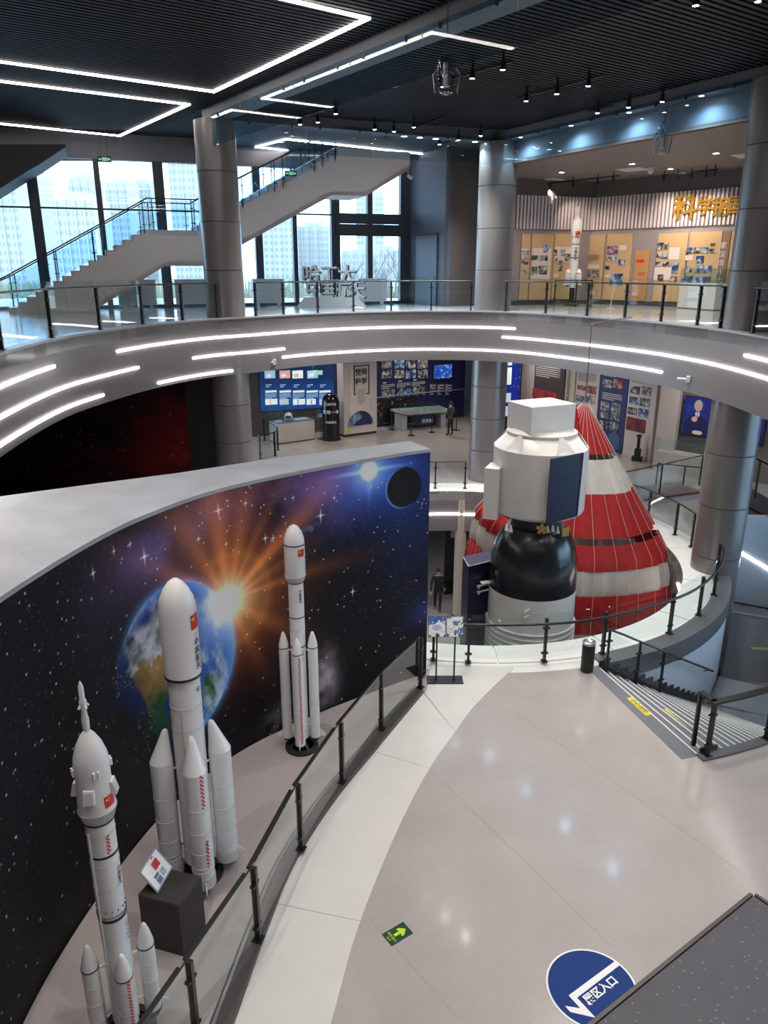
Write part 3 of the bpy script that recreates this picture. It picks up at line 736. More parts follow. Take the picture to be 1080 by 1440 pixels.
# ---------------------------------------------------------------- rocket platform, plinth and white border floor
PLO = [at(x, y, MAIN) for x, y in ((330, 1440), (378, 1305), (416, 1214), (470, 1129), (528, 1057), (596, 975))]
pl0 = PLO[0] + (PLO[0] - PLO[1]) * 2.2
PLO = catmull([(p.x, p.y, 0) for p in [pl0] + PLO], 6)
PLI = offset_path(PLO, -.26)
PLC = offset_path(PLO, -.13)
plat = [(p.x, p.y) for p in PLI] + [(p.x, p.y) for p in offset_path(WP, .03)[::-1]]
pf_ = struct(MB().prism(plat, MAIN, MAIN + .03).build('floor_platform', mat('platform_carpet', (.40, .345, .345), .7, noise=.05, nscale=40)), 'pinkish grey display floor under the rockets')
pth = struct(MB().ribbon([Vector((p.x, p.y, MAIN)) for p in PLC], .24, .07).build('trim_1', mat('plinth_dark', (.075, .065, .065), .4)), 'dark metal base channel of the curved glass barrier')
MB().ribbon([Vector((p.x, p.y, MAIN + .07)) for p in offset_path(PLO, -.20)], .035, .03).build('channel', mat('alu', (.45, .46, .48), .3, metal=.8), pth)
lp = [(335, 1441), (394, 1272), (528, 1058), (598, 976), (603, 960), (604, 936)]; rp = [(465, 1441), (506, 1296), (604, 1081), (640, 1030), (668, 992), (722, 938)]
LPw = [at(*p, MAIN) for p in lp]; RPw = [at(*p, MAIN) for p in rp]
RB = catmull([(p.x, p.y, 0) for p in [RPw[0] + (RPw[0] - RPw[1]) * 1.5, RPw[0], at(505, 1300, MAIN), at(560, 1165, MAIN), at(604, 1081, MAIN), at(640, 1030, MAIN), at(668, 992, MAIN), at(722, 939, MAIN)]], 6)
bord = struct(MB().box((-9, 4, MAIN - .1), (.1, .1, .05)).build('floor_border', TERW), 'white terrazzo border strip along the glass barrier')
for i0, i1 in ((None, 1), (1, 2), (2, 3), (3, 5)):
    a0 = PLO[0] if i0 is None else LPw[i0]; b0 = RB[0] if i0 is None else RPw[i0]
    if i1 < 5:
        l = sub_path(PLO, a0, LPw[i1]); r_ = sub_path(RB, b0, RPw[i1])
    else:
        l = [LPw[3], at(604, 955, MAIN), at(604, 934, MAIN)]; r_ = sub_path(RB, b0, RB[-1])
        l = [Vector((p.x, p.y, 0)) for p in l]
    g = (l[-1] - l[0]).normalized() * .006
    l[0] = l[0] + g; l[-1] = l[-1] - g; r_[0] = r_[0] + g
    MB().prism([(p.x, p.y) for p in l] + [(p.x, p.y) for p in r_[::-1]], MAIN - .01, MAIN + .006).build('floor_panel', TERW, bord)

for k, (a, b) in enumerate((((515, 1287), (645, 1432)), ((604, 1081), (860, 1330)), ((722, 1000), (1040, 1225)))):
    MB().bar(at(*a, MAIN + .0005), at(*b, MAIN + .0005), .006, .002).build('floor_joint', mat('joint_line', (.30, .28, .275), .5), fl)
# ---------------------------------------------------------------- glass railings
def railing(name, label, feet, h, hr, cat='railing', rail_off=.08, inward=None, postw=.05, panes=True, top=0., group=None, rail_r=.022, base=True, skip=()):
    feet = [Vector(p) for p in feet]
    t = thing(name, label, cat, feet[0], group)
    n = len(feet)
    for i, p in enumerate(feet):
        d = (feet[min(i + 1, n - 1)] - feet[max(i - 1, 0)]); d.z = 0; d.normalize(); nn = Vector((d.y, -d.x, 0))
        if inward is not None and nn.dot(inward(p)) < 0: nn = -nn
        po = MB().bar(p, p + Vector((0, 0, h)), postw * 1.5, postw, up=d).build('post', BLACK, t)
        MB().bar(p + Vector((0, 0, 0)), p + Vector((0, 0, .02)), .14, .12, up=d).build('base_plate', BLACK, po)
        for f in (.2, .78):
            MB().bar(p + Vector((0, 0, h * f)) - d * .07, p + Vector((0, 0, h * f)) + d * .07, .06, .035).build('clamp', BLACK, po)
        if hr: MB().tube([p + Vector((0, 0, h - .06)), p + nn * rail_off + Vector((0, 0, hr))], .014, 6).build('bracket', BLACK, po)
    for i in range(n - 1):
        if i in skip: continue
        p, q = feet[i], feet[i + 1]; d = (q - p); d.normalize()
        a, b = p + d * .045, q - d * .045
        if panes:
            z0, z1 = .08, h + top
            MB().bar(a + Vector((0, 0, (z0 + z1) / 2)), b + Vector((0, 0, (z0 + z1) / 2)), .014, z1 - z0).build('glass_pane', PANE, t)
    if hr:
        pts = []
        for i, p in enumerate(feet):
            d = (feet[min(i + 1, n - 1)] - feet[max(i - 1, 0)]); d.z = 0; d.normalize(); nn = Vector((d.y, -d.x, 0))
            if inward is not None and nn.dot(inward(p)) < 0: nn = -nn
            pts.append(p + nn * rail_off + Vector((0, 0, hr)))
        MB().tube(catmull(pts, 4) if n > 2 else pts, rail_r, 8).build('handrail', BLACK, t, smooth=60)
    return t
# curved barrier in front of the rockets (frameless top edge, posts on the plinth)
ft = [at(x, y, MAIN + .07) for x, y in ((363, 1321), (423, 1194), (481, 1100), (536, 1025), (591, 967))]
ft = [at(277, 1462, MAIN + .07), ] + ft; ft = [ft[0] + (ft[0] - ft[1]) * .95] + ft
bar_t = railing('glass_barrier', 'curved greenish glass barrier in front of the rocket models', ft, 1.08, None, 'barrier', top=.04)
for i in range(len(ft) - 1):
    d = (ft[i + 1] - ft[i]).normalized()
    MB().bar(ft[i] + d * .05 + Vector((0, 0, 1.125)), ft[i + 1] - d * .05 + Vector((0, 0, 1.125)), .018, .012).build('edge_trim', BLACK, bar_t)
    MB().bar(ft[i] + d * .05 + Vector((0, 0, 1.0)) + Vector((-d.y, d.x, 0)) * .09, ft[i + 1] - d * .05 + Vector((0, 0, 1.0)) + Vector((-d.y, d.x, 0)) * .09, .05, .03).build('handrail', BLACK, bar_t)
# ring railing
ra = [math.atan2(p.y - PIT[1], p.x - PIT[0]) for p in (at(608, 934, MAIN), at(658, 930, MAIN), at(765, 932, MAIN), at(848, 922, MAIN), at(935, 890, MAIN), at(976, 865, MAIN), at(1002, 838, MAIN))] + [R(-20.5)]
rf = [Vector((PIT[0] + RAIL_R * math.cos(a), PIT[1] + RAIL_R * math.sin(a), MAIN + .03)) for a in ra]
railing('glass_railing', 'curved glass railing with dark handrail round the spacecraft pit', rf, .98, .90, inward=lambda p: Vector((p.x - PIT[0], p.y - PIT[1], 0)), rail_off=.09, top=.10, rail_r=.03)
# far side of the pit, between mural and middle column
fp = [Vector((PIT[0] + 6.35 * math.cos(a), PIT[1] + 6.35 * math.sin(a), MAIN + .005)) for a in (R(118), R(106), R(94), R(84))]
railing('glass_railing', 'glass railing on far pit edge beside the middle column', fp, 1.0, 1.02, rail_off=0.)
fp = [Vector((PIT[0] + 6.7 * math.cos(a), PIT[1] + 6.7 * math.sin(a), MAIN + .005)) for a in (R(58), R(46), R(34), R(22), R(10), R(1))]
railing('glass_railing', 'glass railing on the pit edge behind the parachute', fp, 1.0, 1.02, rail_off=0.)
# gallery railing
def galfeet(pxs, z=GAL, back=-.12):
    return [Vector((q.x, q.y, GAL)) for q in [path_at_px(offset_path(EDGE, back), px, z) for px in pxs] if q is not None]
gi = lambda p: Vector((2 - p.x, 18 - p.y, 0))
gl = galfeet([3, 73, 141, 201, 257, 306]); gl = [Vector((-6.0, 8.4, GAL)), Vector((-6.55, 11.1, GAL))] + gl
railing('glass_railing', 'gallery glass railing in front of the far staircase', gl, 1.02, 1.02, inward=gi, top=.14, rail_off=.1)
railing('glass_railing', 'gallery glass railing in front of the metal lettering', galfeet([360, 399, 447, 497, 550, 606, 662]), 1.02, 1.02, inward=gi, top=.14, rail_off=.1)
railing('glass_railing', 'gallery glass railing in front of the exhibition room', galfeet([711, 767, 825, 878, 929, 980, 1012]), 1.02, 1.02, inward=gi, top=.14, rail_off=.1)
railing('glass_railing', 'gallery glass railing beyond the right column', [Vector((8.55, 17.9, GAL)), Vector((8.6, 16.6, GAL)), Vector((8.6, 15.2, GAL)), Vector((8.5, 13.9, GAL))], 1.02, 1.02, inward=gi, top=.14, rail_off=.1)

# ---------------------------------------------------------------- stairs going down beside the ring
STEP = mat('stair_grey', (.17, .175, .20), .35, noise=.04, nscale=5); NOSE = mat('nosing_strip', (.75, .75, .74), .4)
NS, DA, RI = 16, R(1.98), .14
ds = thing('staircase', 'curved grey stairs with pale nosing strips going down beside the ring', 'staircase', pol(8.7, ST_A0, MAIN))
def wedge(r0, r1, a0, a1, z0, z1, n=2):
    i_, o_ = [pol(r0, lerp(a0, a1, k / n)) for k in range(n + 1)], [pol(r1, lerp(a0, a1, k / n)) for k in range(n + 1)]
    return MB().prism([(p.x, p.y) for p in i_ + o_[::-1]], z0, z1)
def flight(a0, z0, n, r0, r1):
    for k in range(n):
        a, b, z = a0 + DA * k, a0 + DA * (k + 1), z0 - RI * (k + 1)
        stp = wedge(r0, r1, a, b, z - .28, z).build('step', STEP, ds)
        MB().bar(pol(r0 + .12, b - .006, z + .003), pol(r1 - .08, b - .006, z + .003), .032, .006).build('nosing', NOSE, stp)
        wedge(r0, r0 + .03, a, b, z, z + .26).build('skirting', BLACKM, stp); wedge(r1 - .03, r1, a, b, z, z + .26).build('skirting', BLACKM, stp)
flight(ST_A0, MAIN, NS, ST_RI, ST_RO - .02)
te = wedge(ST_RI, ST_RO, ST_A0 - R(2.1), ST_A0, MAIN + .001, MAIN + .007).build('top_edge', STEP, ds)
MB().bar(pol(ST_RI + .1, ST_A0 - .004, MAIN + .009), pol(ST_RO - .05, ST_A0 - .004, MAIN + .009), .03, .005).build('nosing', NOSE, te)
LZ = MAIN - RI * NS; LA = ST_A0 + DA * NS; LB = LA + R(13)
wedge(ST_RI, ST_RO - .02, LA, LB, LZ - .3, LZ, 8).build('landing', mat('landing_blue', (.11, .125, .175), .3, noise=.04), ds)
flight(LB, LZ, 9, ST_RI, ST_RO - .02)
# outer curved wall of the stairwell
sw = MB(); sw.wall(arc(PIT, ST_RO, ST_A0, R(-4), 40), BASE, MAIN - .36); sw.wall(arc(PIT, ST_RO + .15, ST_A0, R(-4), 40), BASE, MAIN - .36)
struct(sw.build('wall_stair', BLUEW), 'curved white outer wall of the stairwell')
fw = struct(MB().box((12.8, 20.1, 3.2), (6.4, .2, 6.4)).build('wall_stairwell', BLUEW), 'pale blue lit far wall of the stairwell')
FWP = Plane((9.6, 20.0), (1, 0))
q0, q1 = FWP.tz(1028, 769), FWP.tz(1090, 806)
MB().slab(FWP, [(q0[0], q0[1] - .035), (q1[0], q1[1] - .035), (q1[0], q1[1] + .035), (q0[0], q0[1] + .035)], 0, .02).build('light_strip', STRIP, fw)
wh = thing('handrail', 'dark handrail fixed to the pale stairwell wall', 'handrail', FWP.w(1, 2, .1))
q0, q1 = FWP.tz(1020, 843), FWP.tz(1100, 858)
MB().tube([FWP.w(*q0, .1), FWP.w(*q1, .1)], .025, 8).build('rail', BLACK, wh)
for f in (.3, .75):
    t, z = lerp(q0[0], q1[0], f), lerp(q0[1], q1[1], f); MB().tube([FWP.w(t, z, .1), FWP.w(t, z - .07, .06), FWP.w(t, z - .07, 0)], .012, 6).build('bracket', BLACK, wh)
tm = MB(); q0, q1 = FWP.tz(1014, 858), FWP.tz(1100, 872)
tm.slab(FWP, [(q0[0], q0[1] - .02), (q1[0], q1[1] - .02), (q1[0], q1[1] + .02), (q0[0], q0[1] + .02)], 0, .04).build('ledge', BLUEW, fw)
# guard railings of the downward flight
gf_ = [pol(ST_RO + .06, ST_A0 + R(a), MAIN + .03) for a in (.4, 7.6, 14.8, 22.0, 29.2)]
curb = wedge(ST_RO - .02, ST_RO + .16, ST_A0 - R(.4), ST_A0 + R(30), MAIN, MAIN + .04, 14).build('kerb', MATS['kerb_grey'], None)
tag(curb, 'grey kerb under the glass guard at the stairs', 'kerb')
rr_ = railing('glass_railing', 'glass guard with flat dark handrail on the outer side of the stairs', gf_, 1.0, None, top=-.06)
MB().ribbon([pol(ST_RO + .06, ST_A0 + R(a), MAIN + 1.03) for a in (0, 3, 6, 9, 12, 15, 18, 21, 24, 27, 29.4)], .12, .04).build('handrail', BLACK, rr_)
g1, g0 = pol(ST_RO - .28, ST_A0 + R(.4), MAIN), gf_[0]
MB().bar(g1, g1 + Vector((0, 0, 1.03)), .06, .06).build('post', BLACK, rr_)
MB().bar(g1 + Vector((0, 0, 1.05)), g0 + Vector((0, 0, 1.02)), .10, .04).build('handrail', BLACK, rr_)
MB().bar(g1.lerp(g0, .2) + Vector((0, 0, .5)), g1.lerp(g0, .8) + Vector((0, 0, .5)), .014, .9).build('glass_pane', PANE, rr_)
zf = lambda a: MAIN - RI * max(0., (a - ST_A0) / DA)
MB().tube([pol(ST_RO - .22, ST_A0 + R(a), zf(ST_A0 + R(a)) + .92) for a in (1, 6, 12, 18, 24, 30)], .022, 8).build('handrail', BLACK, rr_)
# inner guard and handrail of the flight
hb = thing('glass_railing', 'sloping glass guard with dark handrail beside the curved ring wall', 'railing', pol(7.42, ST_A0, MAIN))
ang = [ST_A0 + R(a) for a in (.3, 6.4, 12.0)]; r_g = ST_RI + .22
for i, a in enumerate(ang):
    p = pol(r_g, a); zb = zf(a) - RI * .6
    po = MB().bar(Vector((p.x, p.y, zb)), Vector((p.x, p.y, zf(a) + .95)), .045, .045).build('post', BLACK, hb)
    for f in (.3, .7): MB().bar(pol(r_g, a - .01, zf(a) + f), pol(r_g, a + .01, zf(a) + f), .05, .03).build('clamp', BLACK, po)
    if i:
        q = pol(r_g, ang[i - 1]); d = (p - q).normalized(); u, c = q + d * .05, p - d * .05; za, zc = zf(ang[i - 1]), zf(a); s_ = Vector((-d.y, d.x, 0)) * .006
        MB().hexa([u - s_ + Vector((0, 0, za + .1)), c - s_ + Vector((0, 0, zc + .1)), c + s_ + Vector((0, 0, zc + .1)), u + s_ + Vector((0, 0, za + .1))], [u - s_ + Vector((0, 0, za + .88)), c - s_ + Vector((0, 0, zc + .88)), c + s_ + Vector((0, 0, zc + .88)), u + s_ + Vector((0, 0, za + .88))]).build('glass_pane', PANE, hb)
MB().tube([pol(r_g, ST_A0 + R(a), zf(ST_A0 + R(a)) + .97) for a in (-.4, 3, 6.4, 12.0)] + [pol(ST_RI + .10, ST_A0 + R(a), zf(ST_A0 + R(a)) + .95) for a in (16, 20, 24, 28, 32)], .024, 8).build('handrail', BLACK, hb)
for a in (18, 29): MB().tube([pol(ST_RI, ST_A0 + R(a), zf(ST_A0 + R(a)) + .87), pol(ST_RI + .10, ST_A0 + R(a), zf(ST_A0 + R(a)) + .93)], .012, 6).build('bracket', BLACK, hb)
# yellow warning stickers
YS = mat('sticker_yellow', (.80, .70, .02), .5)
def floor_sticker(name, label, cat, c, rt, w, h, m, z):
    rt = Vector((rt[0], rt[1], 0)).normalized(); up = Vector((-rt.y, rt.x, 0)); t = thing(name, label, cat, (c[0], c[1], z))
    P = lambda a, b: (c[0] + rt.x * a + up.x * b, c[1] + rt.y * a + up.y * b)
    MB().prism([P(-w / 2, -h / 2), P(w / 2, -h / 2), P(w / 2, h / 2), P(-w / 2, h / 2)], z, z + .003).build('sticker', m, t)
    return t, rt, up, P
for px, py, lab in ((899, 993, 'yellow warning sticker on the top edge of the down stairs'), ):
    c = at(px, py, MAIN + .008) + FA * .0; t, rt, up, P = floor_sticker('warning_sticker', lab, 'sticker', c, NA, .62, .14, YS, MAIN + .008)
    MB().text('小心台阶', (c.x, c.y, MAIN + .013), rt, up, .12, bold=.01).build('lettering', INK, t)
z = MAIN - RI * 3 + .004; c = pol(8.9, ST_A0 + DA * 2.35, z)
t, rt, up, P = floor_sticker('warning_sticker', 'yellow warning sticker on a stair tread', 'sticker', c, NA, .95, .13, YS, z)
MB().text('小心台阶', (c.x, c.y, z + .005), rt, up, .11, bold=.01).build('lettering', INK, t)
c = at(1072, 912, LZ + .002); t, rt, up, P = floor_sticker('warning_sticker', 'yellow green sticker on the blue grey stair landing', 'sticker', c, (1, -.1), .6, .14, mat('sticker_lime', (.35, .5, .12), .5), LZ + .002)

# ---------------------------------------------------------------- floor signs, ledge
c = at(559, 1313, MAIN + .004); t, rt, up, P = floor_sticker('exit_sticker', 'dark green exit sign with arrow stuck on the floor', 'sign', c, (.27, -.25), .20, .36, mat('sticker_green', (.01, .05, .03), .4), MAIN + .002)
e_ = at(575, 1303, MAIN) - at(545, 1321, MAIN); e_.z = 0; e_.normalize()
bpy.data.objects.remove(t.children[0]); rt = Vector((e_.y, -e_.x, 0)); up = e_
P = lambda a, b: (c.x + rt.x * a + up.x * b, c.y + rt.y * a + up.y * b)
hw, hh = .105, .165
MB().prism([P(-hw, -hh), P(hw, -hh), P(hw, hh), P(-hw, hh)], MAIN + .001, MAIN + .004).build('sticker', MATS['sticker_green'], t)
LIME = mat('lime_print', (.55, .75, .02), .5)
MB().prism([P(-.02, -.05), P(.02, -.05), P(.02, .04), P(.06, .02), P(.06, .06), P(0, .125), P(-.06, .06), P(-.06, .02), P(-.02, .04)], MAIN + .004, MAIN + .0055).build('arrow', LIME, t)
MB().text('安全出口', (*P(0, -.085), MAIN + .006), rt, up, .042, bold=.01).build('lettering', LIME, t)
MB().text('EXIT', (*P(0, -.135), MAIN + .006), rt, up, .036, bold=.01).build('lettering', LIME, t)
# blue round entrance sign
cc = Vector((2.371, 6.509, MAIN)); rad = .515
t = thing('entrance_sticker', 'round blue floor sign with white arrow and Chinese lettering', 'sign', (cc.x, cc.y, MAIN))
MB().lathe([(rad, 0), (rad, .003)], (cc.x, cc.y, MAIN + .001), 64).build('rim', INKW, t); MB().lathe([(rad - .022, 0), (rad - .022, .002)], (cc.x, cc.y, MAIN + .004), 64).build('disc', mat('sign_blue', (.006, .036, .19), .5, spec=.25), t)
def fp_(px, py): q = at(px, py, MAIN); return (q.x, q.y)
MB().prism([fp_(865, 1352), fp_(872.4, 1357), fp_(811.3, 1403.7), fp_(837.6, 1431.9), fp_(802, 1423.7), fp_(794.6, 1415.2), fp_(816, 1418.5), fp_(799.6, 1400.4)], MAIN + .006, MAIN + .0075).build('arrow', INKW, t)
r0, r1 = at(829, 1405.5, MAIN), at(861, 1381.5, MAIN); rt = (r1 - r0); rt.z = 0; rt.normalize(); up = Vector((-rt.y, rt.x, 0))
MB().text('展区入口', (r0 + r1) / 2 + Vector((0, 0, .009)), rt, up, (r1 - r0).length / 3, bold=.03).build('lettering', INKW, t)
# speckled landing slab below the camera, with its support wall
LZ2 = 10.3
c0 = at(1060, 1260, LZ2); c0.z = 0
LEDGE = mat('ledge_grey', (.072, .073, .092), .5, noise=.06, nscale=9, speck=(34, (.22, .22, .25), .13), bump=.1)
u1 = UD; v1 = VD
pl4 = [c0, c0 - u1 * 5, c0 - u1 * 5 - v1 * 4, c0 - v1 * 4]
ls = struct(MB().prism([(p.x, p.y) for p in pl4], LZ2 - .055, LZ2).build('floor_landing', LEDGE), 'dark speckled stair landing slab')
rim = MB(); mrim = mat('ledge_rim', (.075, .06, .06), .4)
for a, b in ((c0, c0 - u1 * 5), (c0, c0 - v1 * 4)):
    o = (v1 if (b - a).dot(u1) != 0 and abs((b - a).dot(v1)) < .1 else u1) * .012
    MB().bar(a + o + Vector((0, 0, LZ2 - .025)), b + o + Vector((0, 0, LZ2 - .025)), .016, .06).build('edge_trim', mrim, ls)
cw = c0 - u1 * 3 - v1 * 2.5
struct(MB().box((cw.x, cw.y, (MAIN + LZ2 - .055) / 2), (1.2, .5, LZ2 - .055 - MAIN), math.atan2(UD.y, UD.x)).build('wall_landing', GREYW), 'pier under the stair landing')
# ---------------------------------------------------------------- rocket models
RW = mat('rocket_white', (.83, .82, .83), .3, noise=.015, coat=.25); RSEAM = mat('rocket_seam', (.60, .59, .61), .4); RFL = mat('rocket_fluted', (.62, .61, .62), .4)
def band(r, z, h, c, m, par, name='band'): return MB().lathe([(r, z), (r + .004, z + .002), (r + .004, z + h - .002), (r, z + h)], c, 36).build(name, m, par, smooth=40)
def on_cyl(c, r, a, z): return Vector((c[0] + r * math.cos(a), c[1] + r * math.sin(a), z)), Vector((-math.sin(a), math.cos(a), 0))
def cyl_patch(c, r, a0, a1, z0, z1, n=8):
    b = MB(); vs = []
    for k in range(n + 1):
        a = lerp(a0, a1, k / n); vs += [(c[0] + r * math.cos(a), c[1] + r * math.sin(a), z0), (c[0] + r * math.cos(a), c[1] + r * math.sin(a), z1)]
    b.add(vs, [(2 * i, 2 * i + 2, 2 * i + 3, 2 * i + 1) for i in range(n)]); return b
def flag(c, r, a, z, w, h, par):
    da = w / r / 2; f = cyl_patch(c, r + .005, a - da, a + da, z - h / 2, z + h / 2).build('flag', RED, par, fix=False); f['label'] = 'red flag with yellow stars'
    def star(aa, zz, s):
        p, t = on_cyl(c, r + .008, aa, zz); vs = []
        for k in range(10):
            q = s * (1 if k % 2 == 0 else .42); vs.append(p + t * (q * math.sin(k * math.pi / 5)) + Vector((0, 0, q * math.cos(k * math.pi / 5))))
        MB().add(vs + [p], [(k, (k + 1) % 10, 10) for k in range(10)]).build('star', YEL, f, fix=False)
    star(a - da * .62, z + h * .22, h * .17)
    for k in range(4): star(a - da * (.28 - .10 * (k in (1, 2))), z + h * (.38 - .1 * k), h * .055)
def vtext(body, c, r, a, ztop, s, par, vertical=True, m=None):
    b = MB(); z = ztop
    for ch in body:
        p, t = on_cyl(c, r + .006, a, z); b.text(ch, p, t, (0, 0, 1), s, bold=.015); z -= s * 1.05
    return b.build('lettering', m or INK, par, fix=False)
def checker(c, r, a, z0, z1, s, par):
    b = MB(); z = z0; k = 0; da = s / r
    while z < z1:
        q = cyl_patch(c, r + .004, a + (da if k % 2 else 0), a + (da * 2 if k % 2 else da), z, z + s * 1.25, 2); b.add(q.v, q.f); z += s * 1.25; k += 1
    return b.build('checker_marking', RED, par, fix=False)
def fluted(r0, r1, z0, z1, c, n, par, name='interstage', m=None):
    b = MB(); b.lathe([(r0, z0), (r1, z1)], c, 36)
    for k in range(n):
        a = 2 * math.pi * k / n; ca, sa = math.cos(a), math.sin(a)
        b.bar((c[0] + r0 * ca, c[1] + r0 * sa, z0), (c[0] + r1 * ca, c[1] + r1 * sa, z1), .006, .010, up=(ca, sa, 0))
    return b.build(name, m or RFL, par)
def stand(c, r, par, z0):
    b = MB(); ring = [(c[0] + r * math.cos(a * math.pi / 20), c[1] + r * math.sin(a * math.pi / 20), z0 + .03) for a in range(41)]
    b.lathe([(r - .05, 0), (r + .03, 0), (r + .03, .045), (r - .05, .06), (r - .05, 0)], (c[0], c[1], z0), 40)
    for k in range(4):
        a = k * math.pi / 2 + .6; b.bar((c[0] + r * math.cos(a), c[1] + r * math.sin(a), z0 + .03), (c[0] + .05 * math.cos(a), c[1] + .05 * math.sin(a), z0 + .20), .045, .03)
    b.lathe([(.07, .16), (.07, .24)], (c[0], c[1], z0), 16)
    return b.build('display_stand', BLACKM, par, smooth=40)
def booster(c, r, z0, z1, zc, par, skew=0., cen=None, bandm=None, seams=(), chk=None, flute=0., fin=True, nozz=True):
    d = Vector((cen[0] - c[0], cen[1] - c[1], 0)).normalized() if cen else Vector((0, 0, 0))
    sk = (lambda z: ((d.x * skew * max(0, (z - z1) / (zc - z1))), (d.y * skew * max(0, (z - z1) / (zc - z1))))) if skew else None
    bo = MB().lathe([(r * .98, z0), (r, z0 + .01), (r, z1 - .002), (r, z1)], (c[0], c[1], 0), 28).build('booster', RW, par, smooth=40)
    pr = [(r, z1), (r * .93, lerp(z1, zc, .2)), (r * .62, lerp(z1, zc, .62)), (r * .33, lerp(z1, zc, .90)), (r * .2, lerp(z1, zc, .975)), (.001, zc)]
    if skew: pr = [(r, z1), (r * .88, lerp(z1, zc, .14)), (r * .34, lerp(z1, zc, .84)), (r * .24, lerp(z1, zc, .95)), (r * .12, lerp(z1, zc, .99)), (.001, zc)]
    MB().lathe(pr, (c[0], c[1], 0), 28, skew=sk).build('nose_cone', RW, bo, smooth=50)
    if bandm: band(r, z1 - .012, .016, (c[0], c[1], 0), bandm, bo)
    for f in seams: band(r, lerp(z0, z1, f), .012, (c[0], c[1], 0), RSEAM, bo, 'seam')
    if flute: fluted(r + .004, r + .002, z0, z0 + flute, (c[0], c[1], 0), 26, bo, 'skirt')
    if nozz: MB().lathe([(r * .75, z0 - .05), (r * .55, z0 + .01)], (c[0], c[1], 0), 18).build('nozzle', BLACKM, bo)
    if fin:
        o = -d; p = Vector((c[0], c[1], 0)) + o * r * .95; s_ = Vector((-o.y, o.x, 0)) * .006
        P = [p + Vector((0, 0, z0)), p + o * .09 + Vector((0, 0, z0 - .01)), p + o * .09 + Vector((0, 0, z0 + .04)), p + Vector((0, 0, z0 + .14))]
        MB().hexa([v - s_ for v in P], [v + s_ for v in P]).build('fin', RW, bo)
    if chk:
        a = chk[0]; checker((c[0], c[1]), r, a, lerp(z0, z1, chk[1]), lerp(z0, z1, chk[2]), chk[3], bo)
        if len(chk) > 4: checker((c[0], c[1]), r, a, lerp(z0, z1, chk[4]), lerp(z0, z1, chk[5]), chk[3], bo)
    return bo
AF = lambda c: math.atan2(-c[1], -c[0])          # azimuth that faces the viewer's platform
FL = MAIN + .03
def struts(c, bc, zs, par):
    for z in zs: MB().tube([(c[0], c[1], z), (bc[0], bc[1], z)], .016, 8).build('strut', RW, par)

# large rocket with four strap-on boosters (beside the black plinth)
c = (-2.46, 8.18); Zy = lambda y, x=272: aty(x, y, c[1])[2]
rk = thing('rocket_model', 'large white rocket model with four fat boosters before the Earth mural', 'rocket', (c[0], c[1], FL))
cc_ = (c[0], c[1], 0); af = AF(c)
zt, zsh, zb1, zb = Zy(813), Zy(862), Zy(948), FL + .30
rc, rf_ = .195, .222
MB().lathe([(rc, zb), (rc, Zy(1003)), (rc, zb1)], cc_, 40).build('core_stage', RW, rk, smooth=40)
fr = MB().lathe([(rc, zb1 - .015), (rf_, zb1 + .01), (rf_, zsh), (rf_ * .985, lerp(zsh, zt, .2)), (rf_ * .90, lerp(zsh, zt, .45)), (rf_ * .68, lerp(zsh, zt, .70)), (rf_ * .38, lerp(zsh, zt, .90)), (rf_ * .17, lerp(zsh, zt, .98)), (.001, zt)], cc_, 40).build('fairing', RW, rk, smooth=45)
band(rf_, zb1 + .0, .035, cc_, NAVYB, rk)
for y in (988, 1018, 1072, 1185): band(rc, Zy(y), .014, cc_, RSEAM, rk, 'seam')
MB().bar((c[0] + rc * math.cos(af - .35), c[1] + rc * math.sin(af - .35), Zy(1070)), (c[0] + rc * math.cos(af - .35), c[1] + rc * math.sin(af - .35), Zy(985)), .02, .02).build('conduit', RSEAM, rk)
MB().lathe([(rc * .8, FL + .18), (rc * .9, FL + .31)], cc_, 24).build('nozzle_section', BLACKM, rk)
flag(cc_, rf_, af + 1.0, Zy(870), .15, .19, rk)
vtext('CZ', cc_, rf_, af + .98, Zy(887), .055, rk); vtext('中国航天', cc_, rf_, af + .98, Zy(899), .10, rk)
p_, t_ = on_cyl(cc_, rc + .006, af + .9, Zy(964))
lg = MB(); lg.add([p_ + t_ * (.03 * math.cos(k * math.pi / 12) * s) + Vector((0, 0, .03 * math.sin(k * math.pi / 12) * s)) for s in (1, .8) for k in range(24)], [(k, (k + 1) % 24, 24 + (k + 1) % 24, 24 + k) for k in range(24)])
lg.add([p_ + t_ * x + Vector((0, 0, z)) for x, z in ((-.016, -.018), (0, .022), (.016, -.018), (0, -.006))], [(0, 1, 2, 3)]); lg.build('round_emblem', INK, rk, fix=False)
Rb = .365
for k, (dx, dy) in enumerate(((.36, -.93), (.93, .36), (-.93, -.36), (-.36, .93))):
    bc = (c[0] + Rb * dx, c[1] + Rb * dy); rb = .142
    zt_ = Zy(1041, 288) if 1 else 0
    ztip = aty(290, 1041, c[1] - Rb * .93)[2]; zcone = aty(295, 1084, c[1] - Rb * .93)[2]
    booster(bc, rb, FL + .18, zcone, ztip, rk, .085, c, None, (.70, .50, .32, .19, .15), (af + .35, .72, 1.0, .023, .20, .42) if k == 0 else None, .16)
    struts(c, bc, (lerp(FL, zcone, .92), lerp(FL, zcone, .3)), rk)
vtext('CZ-5', (c[0] + Rb * .36, c[1] - Rb * .93), .142, af + .5, lerp(FL, Zy(1084), .56), .04, rk)
stand(c, .26, rk, FL)
